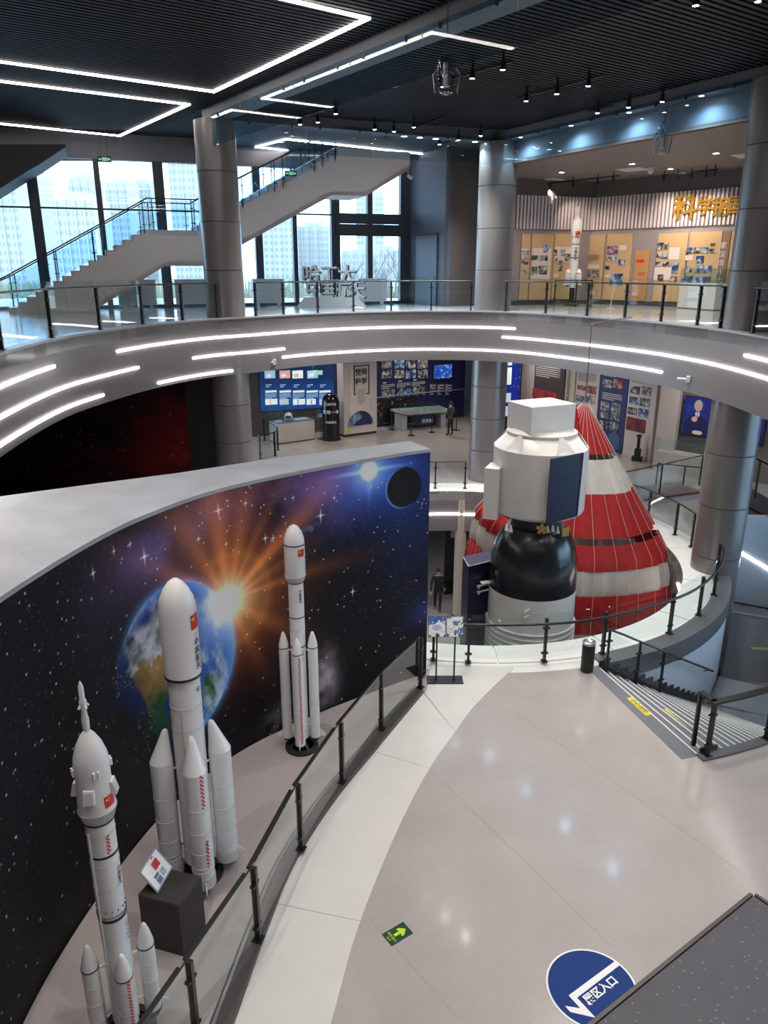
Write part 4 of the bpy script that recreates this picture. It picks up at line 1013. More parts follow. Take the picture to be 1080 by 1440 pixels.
# slim rocket at the far end
c = (-1.40, 11.02); Zy = lambda y, x=418: aty(x, y, c[1])[2]; cc_ = (c[0], c[1], 0); af = AF(c)
rk = thing('rocket_model', 'slim white rocket model with four thin boosters on a ring stand', 'rocket', (c[0], c[1], FL))
zt, zsh, zfb, zf2 = Zy(737), Zy(764), Zy(808), Zy(816)
rc, rf_ = .122, .163
MB().lathe([(rc, FL + .22), (rc, zf2)], cc_, 32).build('core_stage', RW, rk, smooth=40)
MB().lathe([(rc, zf2), (rf_, zfb), (rf_, zsh), (rf_ * .95, lerp(zsh, zt, .3)), (rf_ * .75, lerp(zsh, zt, .62)), (rf_ * .42, lerp(zsh, zt, .88)), (.001, zt)], cc_, 32).build('fairing', RW, rk, smooth=45)
fluted(rc + .006, rf_ + .004, zf2, zfb, cc_, 40, rk); band(rf_, zsh - .012, .02, cc_, NAVYB, rk); band(rc, Zy(818), .014, cc_, NAVYB, rk); band(rc, Zy(866), .016, cc_, NAVYB, rk); band(rc, Zy(907), .02, cc_, NAVYB, rk)
for y in (882,): band(rc, Zy(y), .01, cc_, RSEAM, rk, 'seam')
flag(cc_, rf_, af + .68, Zy(774), .12, .12, rk); vtext('中国航天', cc_, rc, af + .55, Zy(829), .055, rk); vtext('CZ-7', cc_, rc, af + .6, Zy(914), .04, rk)
Rb = .235
for k, (dx, dy) in enumerate(((0.03, -1), (1, 0.03), (-1, -0.03), (-.03, 1))):
    bc = (c[0] + Rb * dx, c[1] + Rb * dy)
    ztip, zcone = aty(400, 888, c[1])[2], aty(400, 909, c[1])[2]
    booster(bc, .082 if k else .085, FL + .22, zcone, ztip, rk, 0, c, NAVYB, (.37, .40), (af + .15, .03, .97, .019) if k == 0 else None, 0)
    struts(c, bc, (zcone - .06, FL + .45), rk)
stand(c, .25, rk, FL)
# crewed rocket with escape tower at the near end
c = (-2.73, 5.97); Zy = lambda y, x=150: aty(x, y, c[1])[2]; cc_ = (c[0], c[1], 0); af = AF(c)
rk = thing('rocket_model', 'white crewed rocket model with thin escape tower on its nose', 'rocket', (c[0], c[1], FL))
zt, zn, zs, zfl, zfb = Zy(957), Zy(1027), Zy(1072), Zy(1133), Zy(1148)
rc, rf_ = .135, .163
MB().lathe([(rc, FL + .25), (rc, zfb)], cc_, 36).build('core_stage', RW, rk, smooth=40)
MB().lathe([(rf_ + .012, zfl), (rf_ + .006, Zy(1118)), (rf_ * .98, Zy(1090)), (rf_, zs), (rf_ * .93, lerp(zs, zn, .25)), (rf_ * .72, lerp(zs, zn, .58)), (rf_ * .42, lerp(zs, zn, .86)), (.03, zn)], cc_, 36).build('fairing', RW, rk, smooth=45)
fluted(rc + .004, rf_ + .014, zfb, zfl, cc_, 44, rk); band(rc + .004, zfb - .02, .024, cc_, NAVYB, rk); band(rc, Zy(1196), .028, cc_, NAVYB, rk); band(rc, Zy(1284), .035, cc_, NAVYB, rk)
for y in (1165, 1208, 1240, 1355): band(rc, Zy(y), .01, cc_, RSEAM, rk, 'seam')
tw = MB().lathe([(.026, zn - .01), (.032, zn + .02), (.034, lerp(zn, zt, .25)), (.028, lerp(zn, zt, .30)), (.024, lerp(zn, zt, .42)), (.028, lerp(zn, zt, .52)), (.034, lerp(zn, zt, .55)), (.034, lerp(zn, zt, .60)), (.024, lerp(zn, zt, .64)), (.024, lerp(zn, zt, .88)), (.012, lerp(zn, zt, .95)), (.001, zt)], cc_, 18).build('escape_tower', RW, rk, smooth=40)
for k in range(4):
    a = af + k * math.pi / 2 + .5; z = lerp(zn, zt, .46); MB().tube([(c[0] + .02 * math.cos(a), c[1] + .02 * math.sin(a), z + .05), (c[0] + .048 * math.cos(a), c[1] + .048 * math.sin(a), z + .005)], [.010, .013], 8).build('escape_nozzle', RW, tw)
for k in range(4):      # folded grid fins and small motors
    a = af + k * math.pi / 2 - .35; zc = Zy(1105); p, t = on_cyl(cc_, rf_ + .012, a, zc); n = Vector((math.cos(a), math.sin(a), 0))
    P = [p - t * .05 + Vector((0, 0, -.07)), p + t * .05 + Vector((0, 0, -.07)), p + t * .05 + Vector((0, 0, .07)) , p - t * .05 + Vector((0, 0, .07))]
    fn = MB().hexa([v - n * .02 for v in P], [P[0] + n * .035, P[1] + n * .035, P[2] + n * .004, P[3] + n * .004]).build('stabiliser_fin', RW, rk)
    MB().hexa([P[0] * .8 + p * .2 + n * .032, P[1] * .8 + p * .2 + n * .032, P[2] * .8 + p * .2 + n * .006, P[3] * .8 + p * .2 + n * .006], [P[0] * .8 + p * .2 + n * .038, P[1] * .8 + p * .2 + n * .038, P[2] * .8 + p * .2 + n * .012, P[3] * .8 + p * .2 + n * .012]).build('fin_grid', RFL, fn)
    for s in (-.02, .02):
        a2 = a + .5 + s / rf_; p, t = on_cyl(cc_, rf_ + .01, a2, Zy(1082)); MB().tube([p, p + Vector((0, 0, .07))], .012, 8).build('small_motor', RW, rk)
flag(cc_, rf_ + .004, af + .75, Zy(1119), .12, .13, rk)
checker((c[0], c[1]), rc, af + .25, Zy(1190), Zy(1165), .017, rk)
vtext('中国航天', cc_, rc, af + .95, Zy(1217), .055, rk); vtext('CHINA', cc_, rc, af + 1.0, Zy(1292), .05, rk)
tk = MB()
for k in range(44):
    a = 2 * math.pi * k / 44; p, t = on_cyl(cc_, rc + .004, a, Zy(1278)); tk.bar(p, p + Vector((0, 0, .018)), .008, .006, up=t)
    if k % 3 == 0: p, t = on_cyl(cc_, rc + .004, a, Zy(1270)); tk.bar(p, p + Vector((0, 0, .02)), .01, .006, up=t)
stuff(tk.build('interstage_vents', INK, rk))
MB().tube([on_cyl(cc_, rc + .01, af - .9, Zy(1400))[0], on_cyl(cc_, rc + .01, af - .9, Zy(1160))[0]], .012, 8).build('conduit', RW, rk)
Rb = .275
for k, (dx, dy) in enumerate(((.50, -.87), (.87, .50), (-.87, -.50), (-.50, .87))):
    bc = (c[0] + Rb * dx, c[1] + Rb * dy); ztip, zcone = aty(190, 1342, c[1] - Rb * .87)[2], aty(190, 1372, c[1] - Rb * .87)[2]
    booster(bc, .086, FL + .16, zcone, ztip, rk, 0, c, NAVYB, (.75, .5, .25), (af + .15, .15, .98, .017) if k == 0 else None, 0)
    band(.086, FL + .16, .05, (bc[0], bc[1], 0), NAVYB, rk); struts(c, bc, (zcone - .05, FL + .4), rk)
stand(c, .26, rk, FL)
# black plinth with tilted sign
PH = Plane((-2.3, 6.7), (.98, -.2))
tA, tB, tC, tD = [at(x, y, MAIN + .80) for x, y in ((194, 1258), (251, 1273), (283, 1233), (228, 1219))]
pq = [Vector((p.x, p.y, 0)) for p in (tA, tB, tC, tD)]
pn = thing('display_plinth', 'black box plinth carrying the tilted rocket sign', 'plinth', (*((pq[0] + pq[2]) / 2).xy, FL))
MB().prism([(p.x, p.y) for p in pq], FL, MAIN + .76).build('body', mat('plinth_black', (.028, .024, .024), .45, noise=.1), pn)
MB().prism([(p.x, p.y) for p in pq], MAIN + .76, MAIN + .80).build('top', mat('plinth_top', (.045, .04, .04), .35, noise=.1), pn)
e0, e1 = at(222, 1256, MAIN + .805), at(243, 1219, MAIN + .805); bx = (e0 + e1) / 2; rt = (e1 - e0).normalized(); w = (e1 - e0).length; nb = Vector((rt.y, -rt.x, 0)); up = (Vector((0, 0, 1)) * .80 - nb * .60).normalized()
sg = thing('tilted_sign', 'small framed sign with red flag standing on the black plinth', 'sign', bx)
h = .34
Q = lambda a, b, o=0: bx + rt * a + up * b + rt.cross(up) * o
MB().hexa([Q(-w / 2, 0, -.012), Q(w / 2, 0, -.012), Q(w / 2, h, -.012), Q(-w / 2, h, -.012)], [Q(-w / 2, 0, 0), Q(w / 2, 0, 0), Q(w / 2, h, 0), Q(-w / 2, h, 0)]).build('frame', mat('sign_frame', (.30, .33, .36), .35), sg)
def quad(a0, b0, a1, b1, o, nm, m, par): return MB().add([Q(a0, b0, o), Q(a1, b0, o), Q(a1, b1, o), Q(a0, b1, o)], [(0, 1, 2, 3)]).build(nm, m, par, fix=False)
quad(-w / 2 + .02, .02, w / 2 - .02, h - .02, .002, 'sheet', INKW, sg); quad(-.02, .17, .105, .27, .004, 'flag_print', RED, sg)
quad(-.105, .03, -.01, .10, .004, 'picture', mat('pic_blue', (.10, .17, .30), .4, noise=.6, nscale=60), sg); quad(-.105, .11, -.01, .15, .004, 'picture', MATS['pic_blue'], sg); quad(.03, .30, .08, .315, .004, 'heading', INK, sg)
for k in range(4): quad(.01, .05 + .022 * k, .10, .06 + .022 * k, .004, 'text_line', INK, sg)
MB().tube([Q(0, .2, -.014), Q(0, 0, 0) + (-nb) * .16 + Vector((0, 0, .0))], .008, 6).build('easel_leg', BLACKM, sg)
# ---------------------------------------------------------------- spacecraft in the pit
SX, SY = 3.80, 17.85
zs = lambda y, x=748: aty(x, y, SY)[2]
sc = thing('spacecraft_model', 'tall white and black spacecraft model standing in the round pit', 'spacecraft', (SX, SY, BASE))
C3 = (SX, SY, 0); CRW = mat('craft_white', (.72, .70, .68), .35, noise=.02, nscale=3); CRB = mat('craft_black', (.015, .017, .022), .22, noise=.15, nscale=6)
GOLD = mat('craft_gold', (.50, .30, .08), .3, metal=.7)
zS, zB, zBt, zo0, zo1, zo2, zbx0, zbx1 = zs(821), zs(821), zs(737), zs(719), zs(626), zs(606), zs(604), zs(566)
# service module (white, with pale hoops)
svc = MB().lathe([(1.10, BASE + 1.2), (1.10, zS)], C3, 56).build('service_module', CRW, sc, smooth=40)
MB().lathe([(1.35, BASE), (1.35, BASE + .15), (1.0, BASE + .3), (1.0, BASE + 1.25)], C3, 48).build('pedestal', mat('pedestal_grey', (.2, .2, .21), .5), sc, smooth=40)
for k in range(8): MB().lathe([(1.10, 0), (1.15, .008), (1.15, .032), (1.10, .04)], (SX, SY, zs(868) - .15 * k), 56).build('hoop', WHITE, svc, smooth=40)
# re-entry capsule (black bell)
hB = zBt - zB
cap_ = MB().lathe([(1.10, zB), (1.10, zB + .16 * hB), (1.09, zB + .32 * hB), (1.07, zB + .48 * hB), (1.03, zB + .62 * hB), (.97, zB + .75 * hB), (.89, zB + .86 * hB), (.80, zB + .94 * hB), (.72, zB + hB)], C3, 64).build('reentry_capsule', CRB, sc, smooth=50)
MB().lathe([(.62, zBt - .02), (.62, zo0 + .05)], C3, 40).build('neck', BLACKM, sc, smooth=40)
aF = math.atan2(-SY, -SX)
def onc(r, a, z): return Vector((SX + r * math.cos(aF + a), SY + r * math.sin(aF + a), z)), Vector((math.cos(aF + a), math.sin(aF + a), 0))
for px, a in (((701, 797), -.95), ((694, 805), -1.1), ((692, 818), -1.2)):
    z = zs(px[1]); p, n = onc(1.06, a, z); MB().tube([p - n * .03, p + n * .035], [.075, .06], 14).build('port_ring', GOLD, cap_); MB().tube([p + n * .03, p + n * .04], .03, 10).build('port', BLACKM, cap_)
# orbital module
rO = 1.13
om = MB().lathe([(.62, zo0 - .02), (.95, zo0 + .02), (rO - .03, zo0 + .10), (rO, zo0 + .16), (rO, zo1), (.80, zo2 - .02), (.72, zo2)], C3, 64).build('orbital_module', CRW, sc, smooth=38)
MB().lathe([(.80, zo2 - .10), (.84, zo2 - .04), (.84, zo2 + .02), (.70, zo2 + .08)], C3, 48).build('docking_collar', CRW, sc, smooth=40)
for a in (-.6, .55, 1.6, 2.8, -1.9):
    p, n = onc(rO - .02, a, zo1); q, _ = onc(.80, a, zo2); t = Vector((-n.y, n.x, 0))
    MB().add([p - t * .26, p + t * .26, q + t * .06 + n * .06, q - t * .06 + n * .06, p - n * .1 + Vector((0, 0, .02))], [(0, 1, 2, 3)]).build('gusset', CRW, om, fix=False)
# instrument box on top
bA, bB, bC, bD = [at(x, y, zbx1) for x, y in ((719, 566), (756, 573), (806, 563), (771, 557))]
bp = [Vector((p.x, p.y, 0)) for p in (bA, bB, bC)]; bp.append(bp[0] + bp[2] - bp[1])
cen = (bp[0] + bp[2]) / 2; sft = Vector((SX + .02, SY - .05, 0)) - cen; bp = [p + sft * .6 for p in bp]
e1, e2 = (bp[0] - bp[1]).normalized(), (bp[2] - bp[1]).normalized()
a1 = math.atan2(e2.y, e2.x)
e2 = Vector((math.cos(R(24)), math.sin(R(24)), 0)); e1 = Vector((-e2.y, e2.x, 0))
o = Vector((SX - .05, SY, 0)); L1, L2 = .50, .62
poly = [o - e1 * L1 - e2 * L2, o - e1 * L1 + e2 * L2, o + e1 * L1 + e2 * L2, o + e1 * L1 - e2 * L2]
MB().prism([(p.x, p.y) for p in poly], zo2 + .06, zo2 + .12).build('box_base', CRW, sc); 
bxo = MB().prism([(p.x, p.y) for p in poly], zo2 + .11, aty(756, 573, SY - .72)[2]).build('instrument_box', CRW, sc)
md = bxo.modifiers.new('bevel', 'BEVEL'); md.width = .012; md.segments = 2
# solar panel folded on the right side, white box on the left
SOL = mat('solar_navy', (.008, .012, .042), .3, noise=.2, nscale=20); SOLL = mat('solar_line', (.022, .03, .08), .4)
nsp = Vector((.40, -.92, 0)).normalized(); SPL = Plane((Vector((SX, SY, 0)) + nsp * 1.22).xy, (-nsp.y, nsp.x)); SPL.n = nsp
pA, pB, pC, pD = [SPL.w(*SPL.tz(*q_)) for q_ in ((769, 737), (811, 725), (820, 637), (776, 646))]
nn = nsp
sp_ = MB().hexa([pA, pB, pC, pD], [v - nn * .05 for v in (pA, pB, pC, pD)]).build('solar_panel', SOL, sc)
sp_['label'] = 'dark navy folded solar panel'
for k in range(1, 22): f = k / 22; MB().bar(pA.lerp(pD, f) + nn * .004, pB.lerp(pC, f) + nn * .004, .012, .008, up=nn).build('cell_line', SOLL, sp_)
for a, b in ((pA, pB), (pB, pC), (pC, pD), (pD, pA)): MB().bar(a + nn * .005, b + nn * .005, .025, .025, up=nn).build('frame', STEEL if 0 else SOLL, sp_)
for v in (pA.lerp(pB, .5).lerp(pD.lerp(pC, .5), .25), pA.lerp(pB, .5).lerp(pD.lerp(pC, .5), .75)):
    MB().tube([v - nn * .05, Vector((SX, SY, v.z)) + (v - Vector((SX, SY, v.z))).normalized() * .9], .04, 8).build('panel_strut', STEEL, sc)
lb_ = [aty(688, 652, SY - .5), aty(688, 722, SY - .5)]
x0 = lb_[0].x
MB().box((x0 + .16, SY - .35, (zs(650) + zs(719)) / 2), (.34, .62, zs(650) - zs(719)), R(-22)).build('side_box', CRW, sc)
# gold star bracket, small thrusters
p, n = onc(rO, .12, zs(722)); t = Vector((-n.y, n.x, 0)); gb = MB()
for k in range(5):
    a = k * 2 * math.pi / 5 + .3; gb.bar(p + n * .05, p + n * .05 + (t * math.cos(a) + Vector((0, 0, 1)) * math.sin(a)) * .13, .07, .05, up=n)
gb.tube([p, p + n * .12], .05, 10).build('gold_bracket', GOLD, sc)
for px, py, k in ((712, 742, 0), (718, 744, 0), (777, 744, 0), (784, 746, 0), (770, 745, 0)):
    q = aty(px, py, SY - .72); MB().tube([q + Vector((0, 0, .10)), q + Vector((0, -.05, -.06))], [.02, .05], 10).build('thruster', STEEL if 0 else CRW, sc)
q = aty(795, 748, SY - .75); MB().box((q.x, q.y, q.z), (.20, .03, .22), R(25)).build('gold_plate', GOLD, sc)
def thr(px, py, d, back):
    p = aty(px, py, SY - d); s = MB().box((p.x + .10, p.y + .03, p.z), (.16, .05, .34), R(20)).build('thruster_recess', BLACKM, sc)
    for dz in (.09, -.07):
        MB().tube([p + Vector((.08, 0, dz)), p + Vector((-.06, -.10, dz - .02)), p + Vector((-.11, -.14, dz - .02))], [.02, .022, .05], 10).build('nozzle', CRW, s)
thr(741, 861, 1.03, 0)
p, n = onc(1.08, -.72, zs(858)); MB().tube([p - n * .02, p + n * .09], .045, 12).build('sensor_peg', CRW, sc)
# folded navy solar array with thrusters, on the left
ar = [aty(651, 778, SY + .6), aty(659, 797, SY - .1), aty(687, 801, SY + .3)]
bz0 = BASE + 2.2; pz = ar[1].z
fpx = [Vector((p.x, p.y, 0)) for p in ar]; poly = [fpx[0], fpx[1], fpx[2] + Vector((.18, .05, 0)), fpx[2] + (fpx[0] - fpx[1]) + Vector((.18, .05, 0))]
sa = MB().prism([(p.x, p.y) for p in poly], bz0, pz).build('side_array', mat('array_navy', (.015, .018, .06), .35, noise=.1), sc)
MB().bar(Vector((fpx[0].x, fpx[0].y, pz)), Vector((fpx[1].x, fpx[1].y, pz)), .03, .03).build('array_edge', STEEL, sa); MB().bar(Vector((fpx[1].x, fpx[1].y, pz)), Vector((poly[2].x, poly[2].y, pz)), .03, .03).build('array_edge', STEEL, sa)
for py in (824, 832):
    q = aty(675, py, SY - .05); MB().tube([q + Vector((.22, .0, .06)), q, q + Vector((-.05, -.04, -.01))], [.025, .025, .06], 10).build('nozzle', CRW, sa)
q = aty(684, 819, SY - .05); MB().box((q.x, q.y, q.z), (.3, .2, .02), .2).build('bracket', CRW, sa)

# ---------------------------------------------------------------- parachute hung as a tent behind it
AX, AY = 5.5, 20.95
apex = aty(823, 566, AY); lowc = aty(799, 752, AY)
ax = (lowc - apex); Lx = ax.length; axd = ax.normalized()
ux = Vector((axd.z * -1, 0, axd.x)).normalized(); ux = Vector((1, 0, 0)) - axd * axd.x; ux.normalize(); uy = axd.cross(ux).normalized()
if uy.y < 0: uy = -uy
pxm = F_PX / (AY * cP + (CAMZ - lowc.z) * sP)
k0 = 131 / pxm / Lx          # radius per metre along the axis
pch = thing('parachute', 'red and white striped recovery parachute hung like a tent behind the spacecraft', 'parachute', (lowc.x, lowc.y, MAIN))
PR = mat('chute_red', (.36, .008, .008), .75, noise=.12, nscale=3, bump=.5, bscale=5); PWm = mat('chute_white', (.56, .53, .48), .8, noise=.06, nscale=3, bump=.7, bscale=4)
for m_ in (PR, PWm):
    b_ = m_.node_tree.nodes['Principled BSDF']
NA_ = 96
def ringpts(f0_, amp, ph, extra=0., seedk=0):
    out = []; f = f0_
    for k in range(NA_):
        a = 2 * math.pi * k / NA_; lf = max(0., -math.cos(a)) ** 1.2; f_ = f * (1 - .20 * lf); fm = lerp(1.08, 1.0, lf); f = f0_ if f0_ < fm else fm + (f0_ - fm) * lerp(.30, .12, lf); pleat = amp * abs(math.sin(a * 14 + ph)) ; r = (k0 * f * Lx + .05 + extra) * (1 - pleat * .12 + .012 * math.sin(a * 5 + f * 9))
        sag = -.10 * pleat * f
        out.append(apex + axd * (f0_ * (1 - .18 * lf) * Lx) + ux * (r * math.cos(a)) + uy * (r * math.sin(a) * .62) + Vector((0, 0, sag)))
    return out
def bandp(f0, f1, m, amp0, amp1, n, nm, bulge=.0):
    b = MB(); rows = []
    for i in range(n + 1):
        t = i / n; rows.append(ringpts(lerp(f0, f1, t), lerp(amp0, amp1, t), 0, bulge * math.sin(math.pi * t)))
    vs = [v for r_ in rows for v in r_]; fs = []
    for i in range(n):
        for k in range(NA_): fs.append((i * NA_ + k, i * NA_ + (k + 1) % NA_, (i + 1) * NA_ + (k + 1) % NA_, (i + 1) * NA_ + k))
    o = b.add(vs, fs).build(nm, m, pch, smooth=70, fix=False)
    return o
bandp(.015, .34, PR, .25, .9, 8, 'red_canopy_band'); bandp(.375, .60, PWm, .9, .8, 8, 'white_canopy_band'); bandp(.60, .885, PR, .5, .7, 8, 'red_canopy_band')
bandp(.93, 1.10, PR, .5, .7, 6, 'red_canopy_band'); bandp(1.10, 1.30, PWm, .9, 1.0, 8, 'white_canopy_band', .05); bandp(1.28, 1.56, PR, .3, .5, 8, 'red_canopy_band', .06); bandp(1.56, 1.64, PWm, .6, 1.4, 3, 'white_canopy_band')
lc_ = mat('chute_line', (.70, .66, .62), .7)
for k in range(28):
    a = 2 * math.pi * (k + .5) / 28
    lf = max(0., -math.cos(a)) ** 1.2
    fm = lerp(1.08, 1.0, lf); fr2 = lambda f: f if f < fm else fm + (f - fm) * lerp(.30, .12, lf)
    pts = [apex + axd * (f * (1 - .18 * lf) * Lx) + ux * ((k0 * fr2(f) * Lx + .07) * math.cos(a)) + uy * ((k0 * fr2(f) * Lx + .07) * math.sin(a) * .62) for f in (.01, .4, .8, 1.03, 1.2, 1.45, 1.6)]
    MB().tube(pts, .0045, 4, cap=False).build('suspension_line', lc_, pch)
# second small gathered lobe beside the apex
b = MB(); a2 = aty(808, 574, AY - .3)
rows = []
for i in range(7):
    f = i / 6; r = .06 + .50 * f; rows.append([a2 + Vector((-.12 * f, 0, -1.55 * f)) + Vector((r * math.cos(2 * math.pi * k / 30) * (1 - .1 * (k % 2)), r * math.sin(2 * math.pi * k / 30) * .6 * (1 - .1 * (k % 2)), 0)) for k in range(30)])
b.add([v for r_ in rows for v in r_], [(i * 30 + k, i * 30 + (k + 1) % 30, (i + 1) * 30 + (k + 1) % 30, (i + 1) * 30 + k) for i in range(6) for k in range(30)]).build('gathered_lobe', PR, pch, smooth=50, fix=False)
# rope and bracket
gp = path_at_px(EDGE, 880, GAL); top = Vector((apex.x, apex.y, GAL - .02))
rp_ = thing('hoist_rope', 'thin dark cable and bracket holding up the parachute tip', 'cable', top)
MB().tube([apex - axd * .02, top], .012, 6).build('cable', BLACK, rp_)
e = Vector((gp.x, gp.y, GAL + .02)); ed = (e - top); ed.z = 0; ed.normalize()
MB().bar(top + Vector((0, 0, .02)), e + ed * .5 + Vector((0, 0, .02)), .05, .05).build('bracket_arm', STEEL, rp_)
# ---------------------------------------------------------------- shared print materials
PH_BW = photo_mat('photo_grey', (.03, .03, .03), (.62, .60, .58), 5); PH_BL = photo_mat('photo_blue', (.02, .05, .16), (.45, .60, .80), 5)
PH_CO = photo_mat('photo_colour', (.08, .10, .14), (.70, .62, .55), 6); PH_RD = photo_mat('photo_red', (.22, .02, .02), (.65, .40, .30), 6); PH_GN = photo_mat('photo_green', (.05, .10, .04), (.50, .55, .45), 6)
PALE = mat('panel_note', (.66, .58, .56), .5); TXT = {} if 'TXT' not in globals() else TXT
PHS = [PH_BW, PH_CO, PH_BW, PH_BL, PH_GN]
def rect(pl, x0, y0, x1, y1):
    ym, xm = (y0 + y1) / 2, (x0 + x1) / 2
    return pl.tz(x0, ym)[0], pl.tz(xm, y1)[1], pl.tz(x1, ym)[0], pl.tz(xm, y0)[1]
def plate(pl, x0, y0, x1, y1, o0, o1, nm, m, par=None):
    a, z0, b, z1 = rect(pl, x0, y0, x1, y1)
    return MB().slab(pl, [(a, z0), (b, z0), (b, z1), (a, z1)], o0, o1).build(nm, m, par)
def lines(pl, x0, y0, x1, y1, o, n, m, par, nm='text_line'):
    """a block of small print: n ragged lines as one mesh"""
    a, z0, b, z1 = rect(pl, x0, y0, x1, y1); g = MB(); h = (z1 - z0) / n
    for k in range(n):
        z = z1 - (k + .5) * h; L = (b - a) * (1 if k < n - 1 else .6)
        c = a
        while c < a + L - .02:
            w = random.uniform(.04, .09) * max(1., (b - a) / 1.0); e = min(c + w, a + L); g.slab(pl, [(c, z - h * .24), (e, z - h * .24), (e, z + h * .24), (c, z + h * .24)], o, o + .004); c = e + w * .22
    return g.build(nm, m, par)
def wtext(pl, body, px, py, size, o, nm, m, par, bold=.01, depth=0., vertical=False):
    t, z = pl.tz(px, py); b = MB(); rt = pl.d if pl.d.cross(Vector((0, 0, 1))).dot(pl.n) > 0 else -pl.d
    if vertical:
        for k, ch in enumerate(body): b.text(ch, pl.w(t, z - k * size * 1.12, o), rt, (0, 0, 1), size, bold=bold, depth=depth)
    else: b.text(body, pl.w(t, z, o), rt, (0, 0, 1), size, bold=bold, depth=depth)
    return b.build(nm, m, par, fix=False)

# ---------------------------------------------------------------- upper exhibition room
CX = Vector((8.7, 33.6, 0)); RWP = Plane(CX.xy, (.68, -.73)); LWP = Plane(CX.xy, (-.936, -.351))
MAUVE = mat('mauve_wall', (.27, .24, .26), .6, noise=.02); UPW = mat('upper_wall', (.11, .095, .095), .6)
wr_ = struct(MB().slab(RWP, [(-.2, GAL), (11.5, GAL), (11.5, 16.45), (-.2, 16.45)], -.2, 0).build('wall_exhibit', MAUVE), 'mauve exhibition room wall with slat frieze')
wl_ = struct(MB().slab(LWP, [(0, GAL), (4.3, GAL), (4.3, 16.45), (0, 16.45)], -.2, 0).build('wall_exhibit', MAUVE), 'mauve exhibition room side wall with slat frieze')
SLW = mat('slat_white', (.66, .60, .62), .5); SLD = mat('slat_back', (.16, .13, .17), .6)
zf0, zf1 = RWP.tz(900, 321)[1], RWP.tz(826, 279)[1]
for pl, L, par in ((RWP, 11, wr_), (LWP, 4.3, wl_)):
    MB().slab(pl, [(.02, zf0), (L, zf0), (L, zf1), (.02, zf1)], 0, .03).build('frieze_board', SLD, par)
    MB().slab(pl, [(.02, zf1), (L, zf1), (L, 16.4), (.02, 16.4)], 0, .02).build('upper_band', UPW, par)
    b = MB(); t = .06
    while t < L: b.slab(pl, [(t, zf0), (t + .085, zf0), (t + .085, zf1), (t, zf1)], .03, .085); t += .16
    stuff(b.build('frieze_slats', SLW, par))
    MB().slab(pl, [(.02, GAL), (L, GAL), (L, GAL + .16), (.02, GAL + .16)], 0, .06).build('baseboard', DARKB, par)
GOLDL = mat('gold_letters', (.55, .32, .04), .3, metal=.6)
for ch, px, py, s, wl in (('科', 965, 294, .95, 'tall gold character with a long stem, first of the frieze title'), ('学', 994, 292, .66, 'gold character with a curved roof, second of the frieze title'), ('报', 1016, 293, .64, 'gold two-part character, third of the frieze title'), ('国', 1037, 290, .66, 'gold boxed character half hidden by the right column')):
    t, z = RWP.tz(px, py); a = thing('gold_character', wl, 'lettering', RWP.w(t, z, .1), 'gold calligraphy characters')
    wtext(RWP, ch, px, py, s, .12, 'character', GOLDL, a, bold=.02, depth=.03)
    MB().tube([RWP.w(t, z, .02), RWP.w(t, z, .12)], .02, 6).build('mounting_pin', STEEL, a)
TAN = mat('panel_tan', (.52, .36, .20), .6, noise=.05, nscale=2); BRN = mat('panel_brown', (.24, .15, .10), .6); ORG = mat('plaque_orange', (.42, .23, .10), .5)
def expanel(pl, x0, x1, yt, yb, label, items, m=TAN):
    t = thing('exhibit_panel', label, 'panel', pl.w(pl.tz((x0 + x1) / 2, yb)[0], GAL + .16, .06), 'tan exhibition panels upstairs')
    a, _, b, z1 = rect(pl, x0, yt, x1, yb); MB().slab(pl, [(a, GAL + .2), (b, GAL + .2), (b, z1), (a, z1)], .0, .06).build('board', m, t)
    for it in items:
        k = it[4] if len(it) > 4 else 'p'
        if k == 'p': plate(pl, *it[:4], .06, .075, 'photograph', random.choice(PHS) if len(it) < 6 else it[5], t)
        elif k == 'n': plate(pl, *it[:4], .06, .07, 'caption_card', PALE, t)
        elif k == 'l': lines(pl, *it[:4], .071, it[5], BRN, t)
    return t
expanel(LWP, 731, 743, 329, 419, 'narrow tan panel with a portrait photograph beside the column', [(733, 352, 742, 372), (733, 378, 742, 386), (732, 350, 742, 352, 'n')])
expanel(LWP, 745, 775, 329, 419, 'tan panel with five grey photographs', [(747, 349, 773, 393, 'n'), (763, 345, 770, 355), (746, 359, 755, 366), (756, 359, 769, 367), (746, 375, 754, 387), (755, 374, 768, 386)])
expanel(LWP, 777, 806, 329, 419, 'tan panel with scattered photographs beside the room corner', [(779, 347, 804, 368, 'n'), (778, 351, 782, 360), (779, 363, 783, 368), (787, 351, 793, 360), (793, 357, 803, 367), (784, 366, 790, 381), (778, 384, 784, 390, 'n')])
expanel(RWP, 819, 849, 330, 420, 'tan panel with a seal and lines of print', [(823, 358, 844, 368, 'l', 5), (821, 380, 832, 389), (834, 380, 844, 390), (821, 372, 844, 378, 'n'), (819, 396, 828, 403)])
wtext(RWP, '科技一系列', 818, 348, .26, .075, 'vertical_title', PALE, None, .012, vertical=True).name = 'vertical_title'
vt = bpy.data.objects['vertical_title']; tag(vt, 'pale vertical lettering beside the room corner', 'lettering')
expanel(RWP, 852, 887, 329, 420, 'tan panel with a purple photograph and small pictures', [(855, 346, 870, 358, 'p', photo_mat('photo_purple', (.10, .04, .18), (.5, .4, .45), 6)), (854, 361, 861, 367), (862, 360, 868, 368), (871, 365, 880, 373), (852, 374, 859, 379), (872, 345, 882, 352, 'n'), (852, 386, 862, 390, 'n'), (864, 389, 876, 402, 'p', PH_BL)])
pq_ = expanel(RWP, 893, 913, 352, 394, 'small orange brown plaque between tan panels', [], ORG)
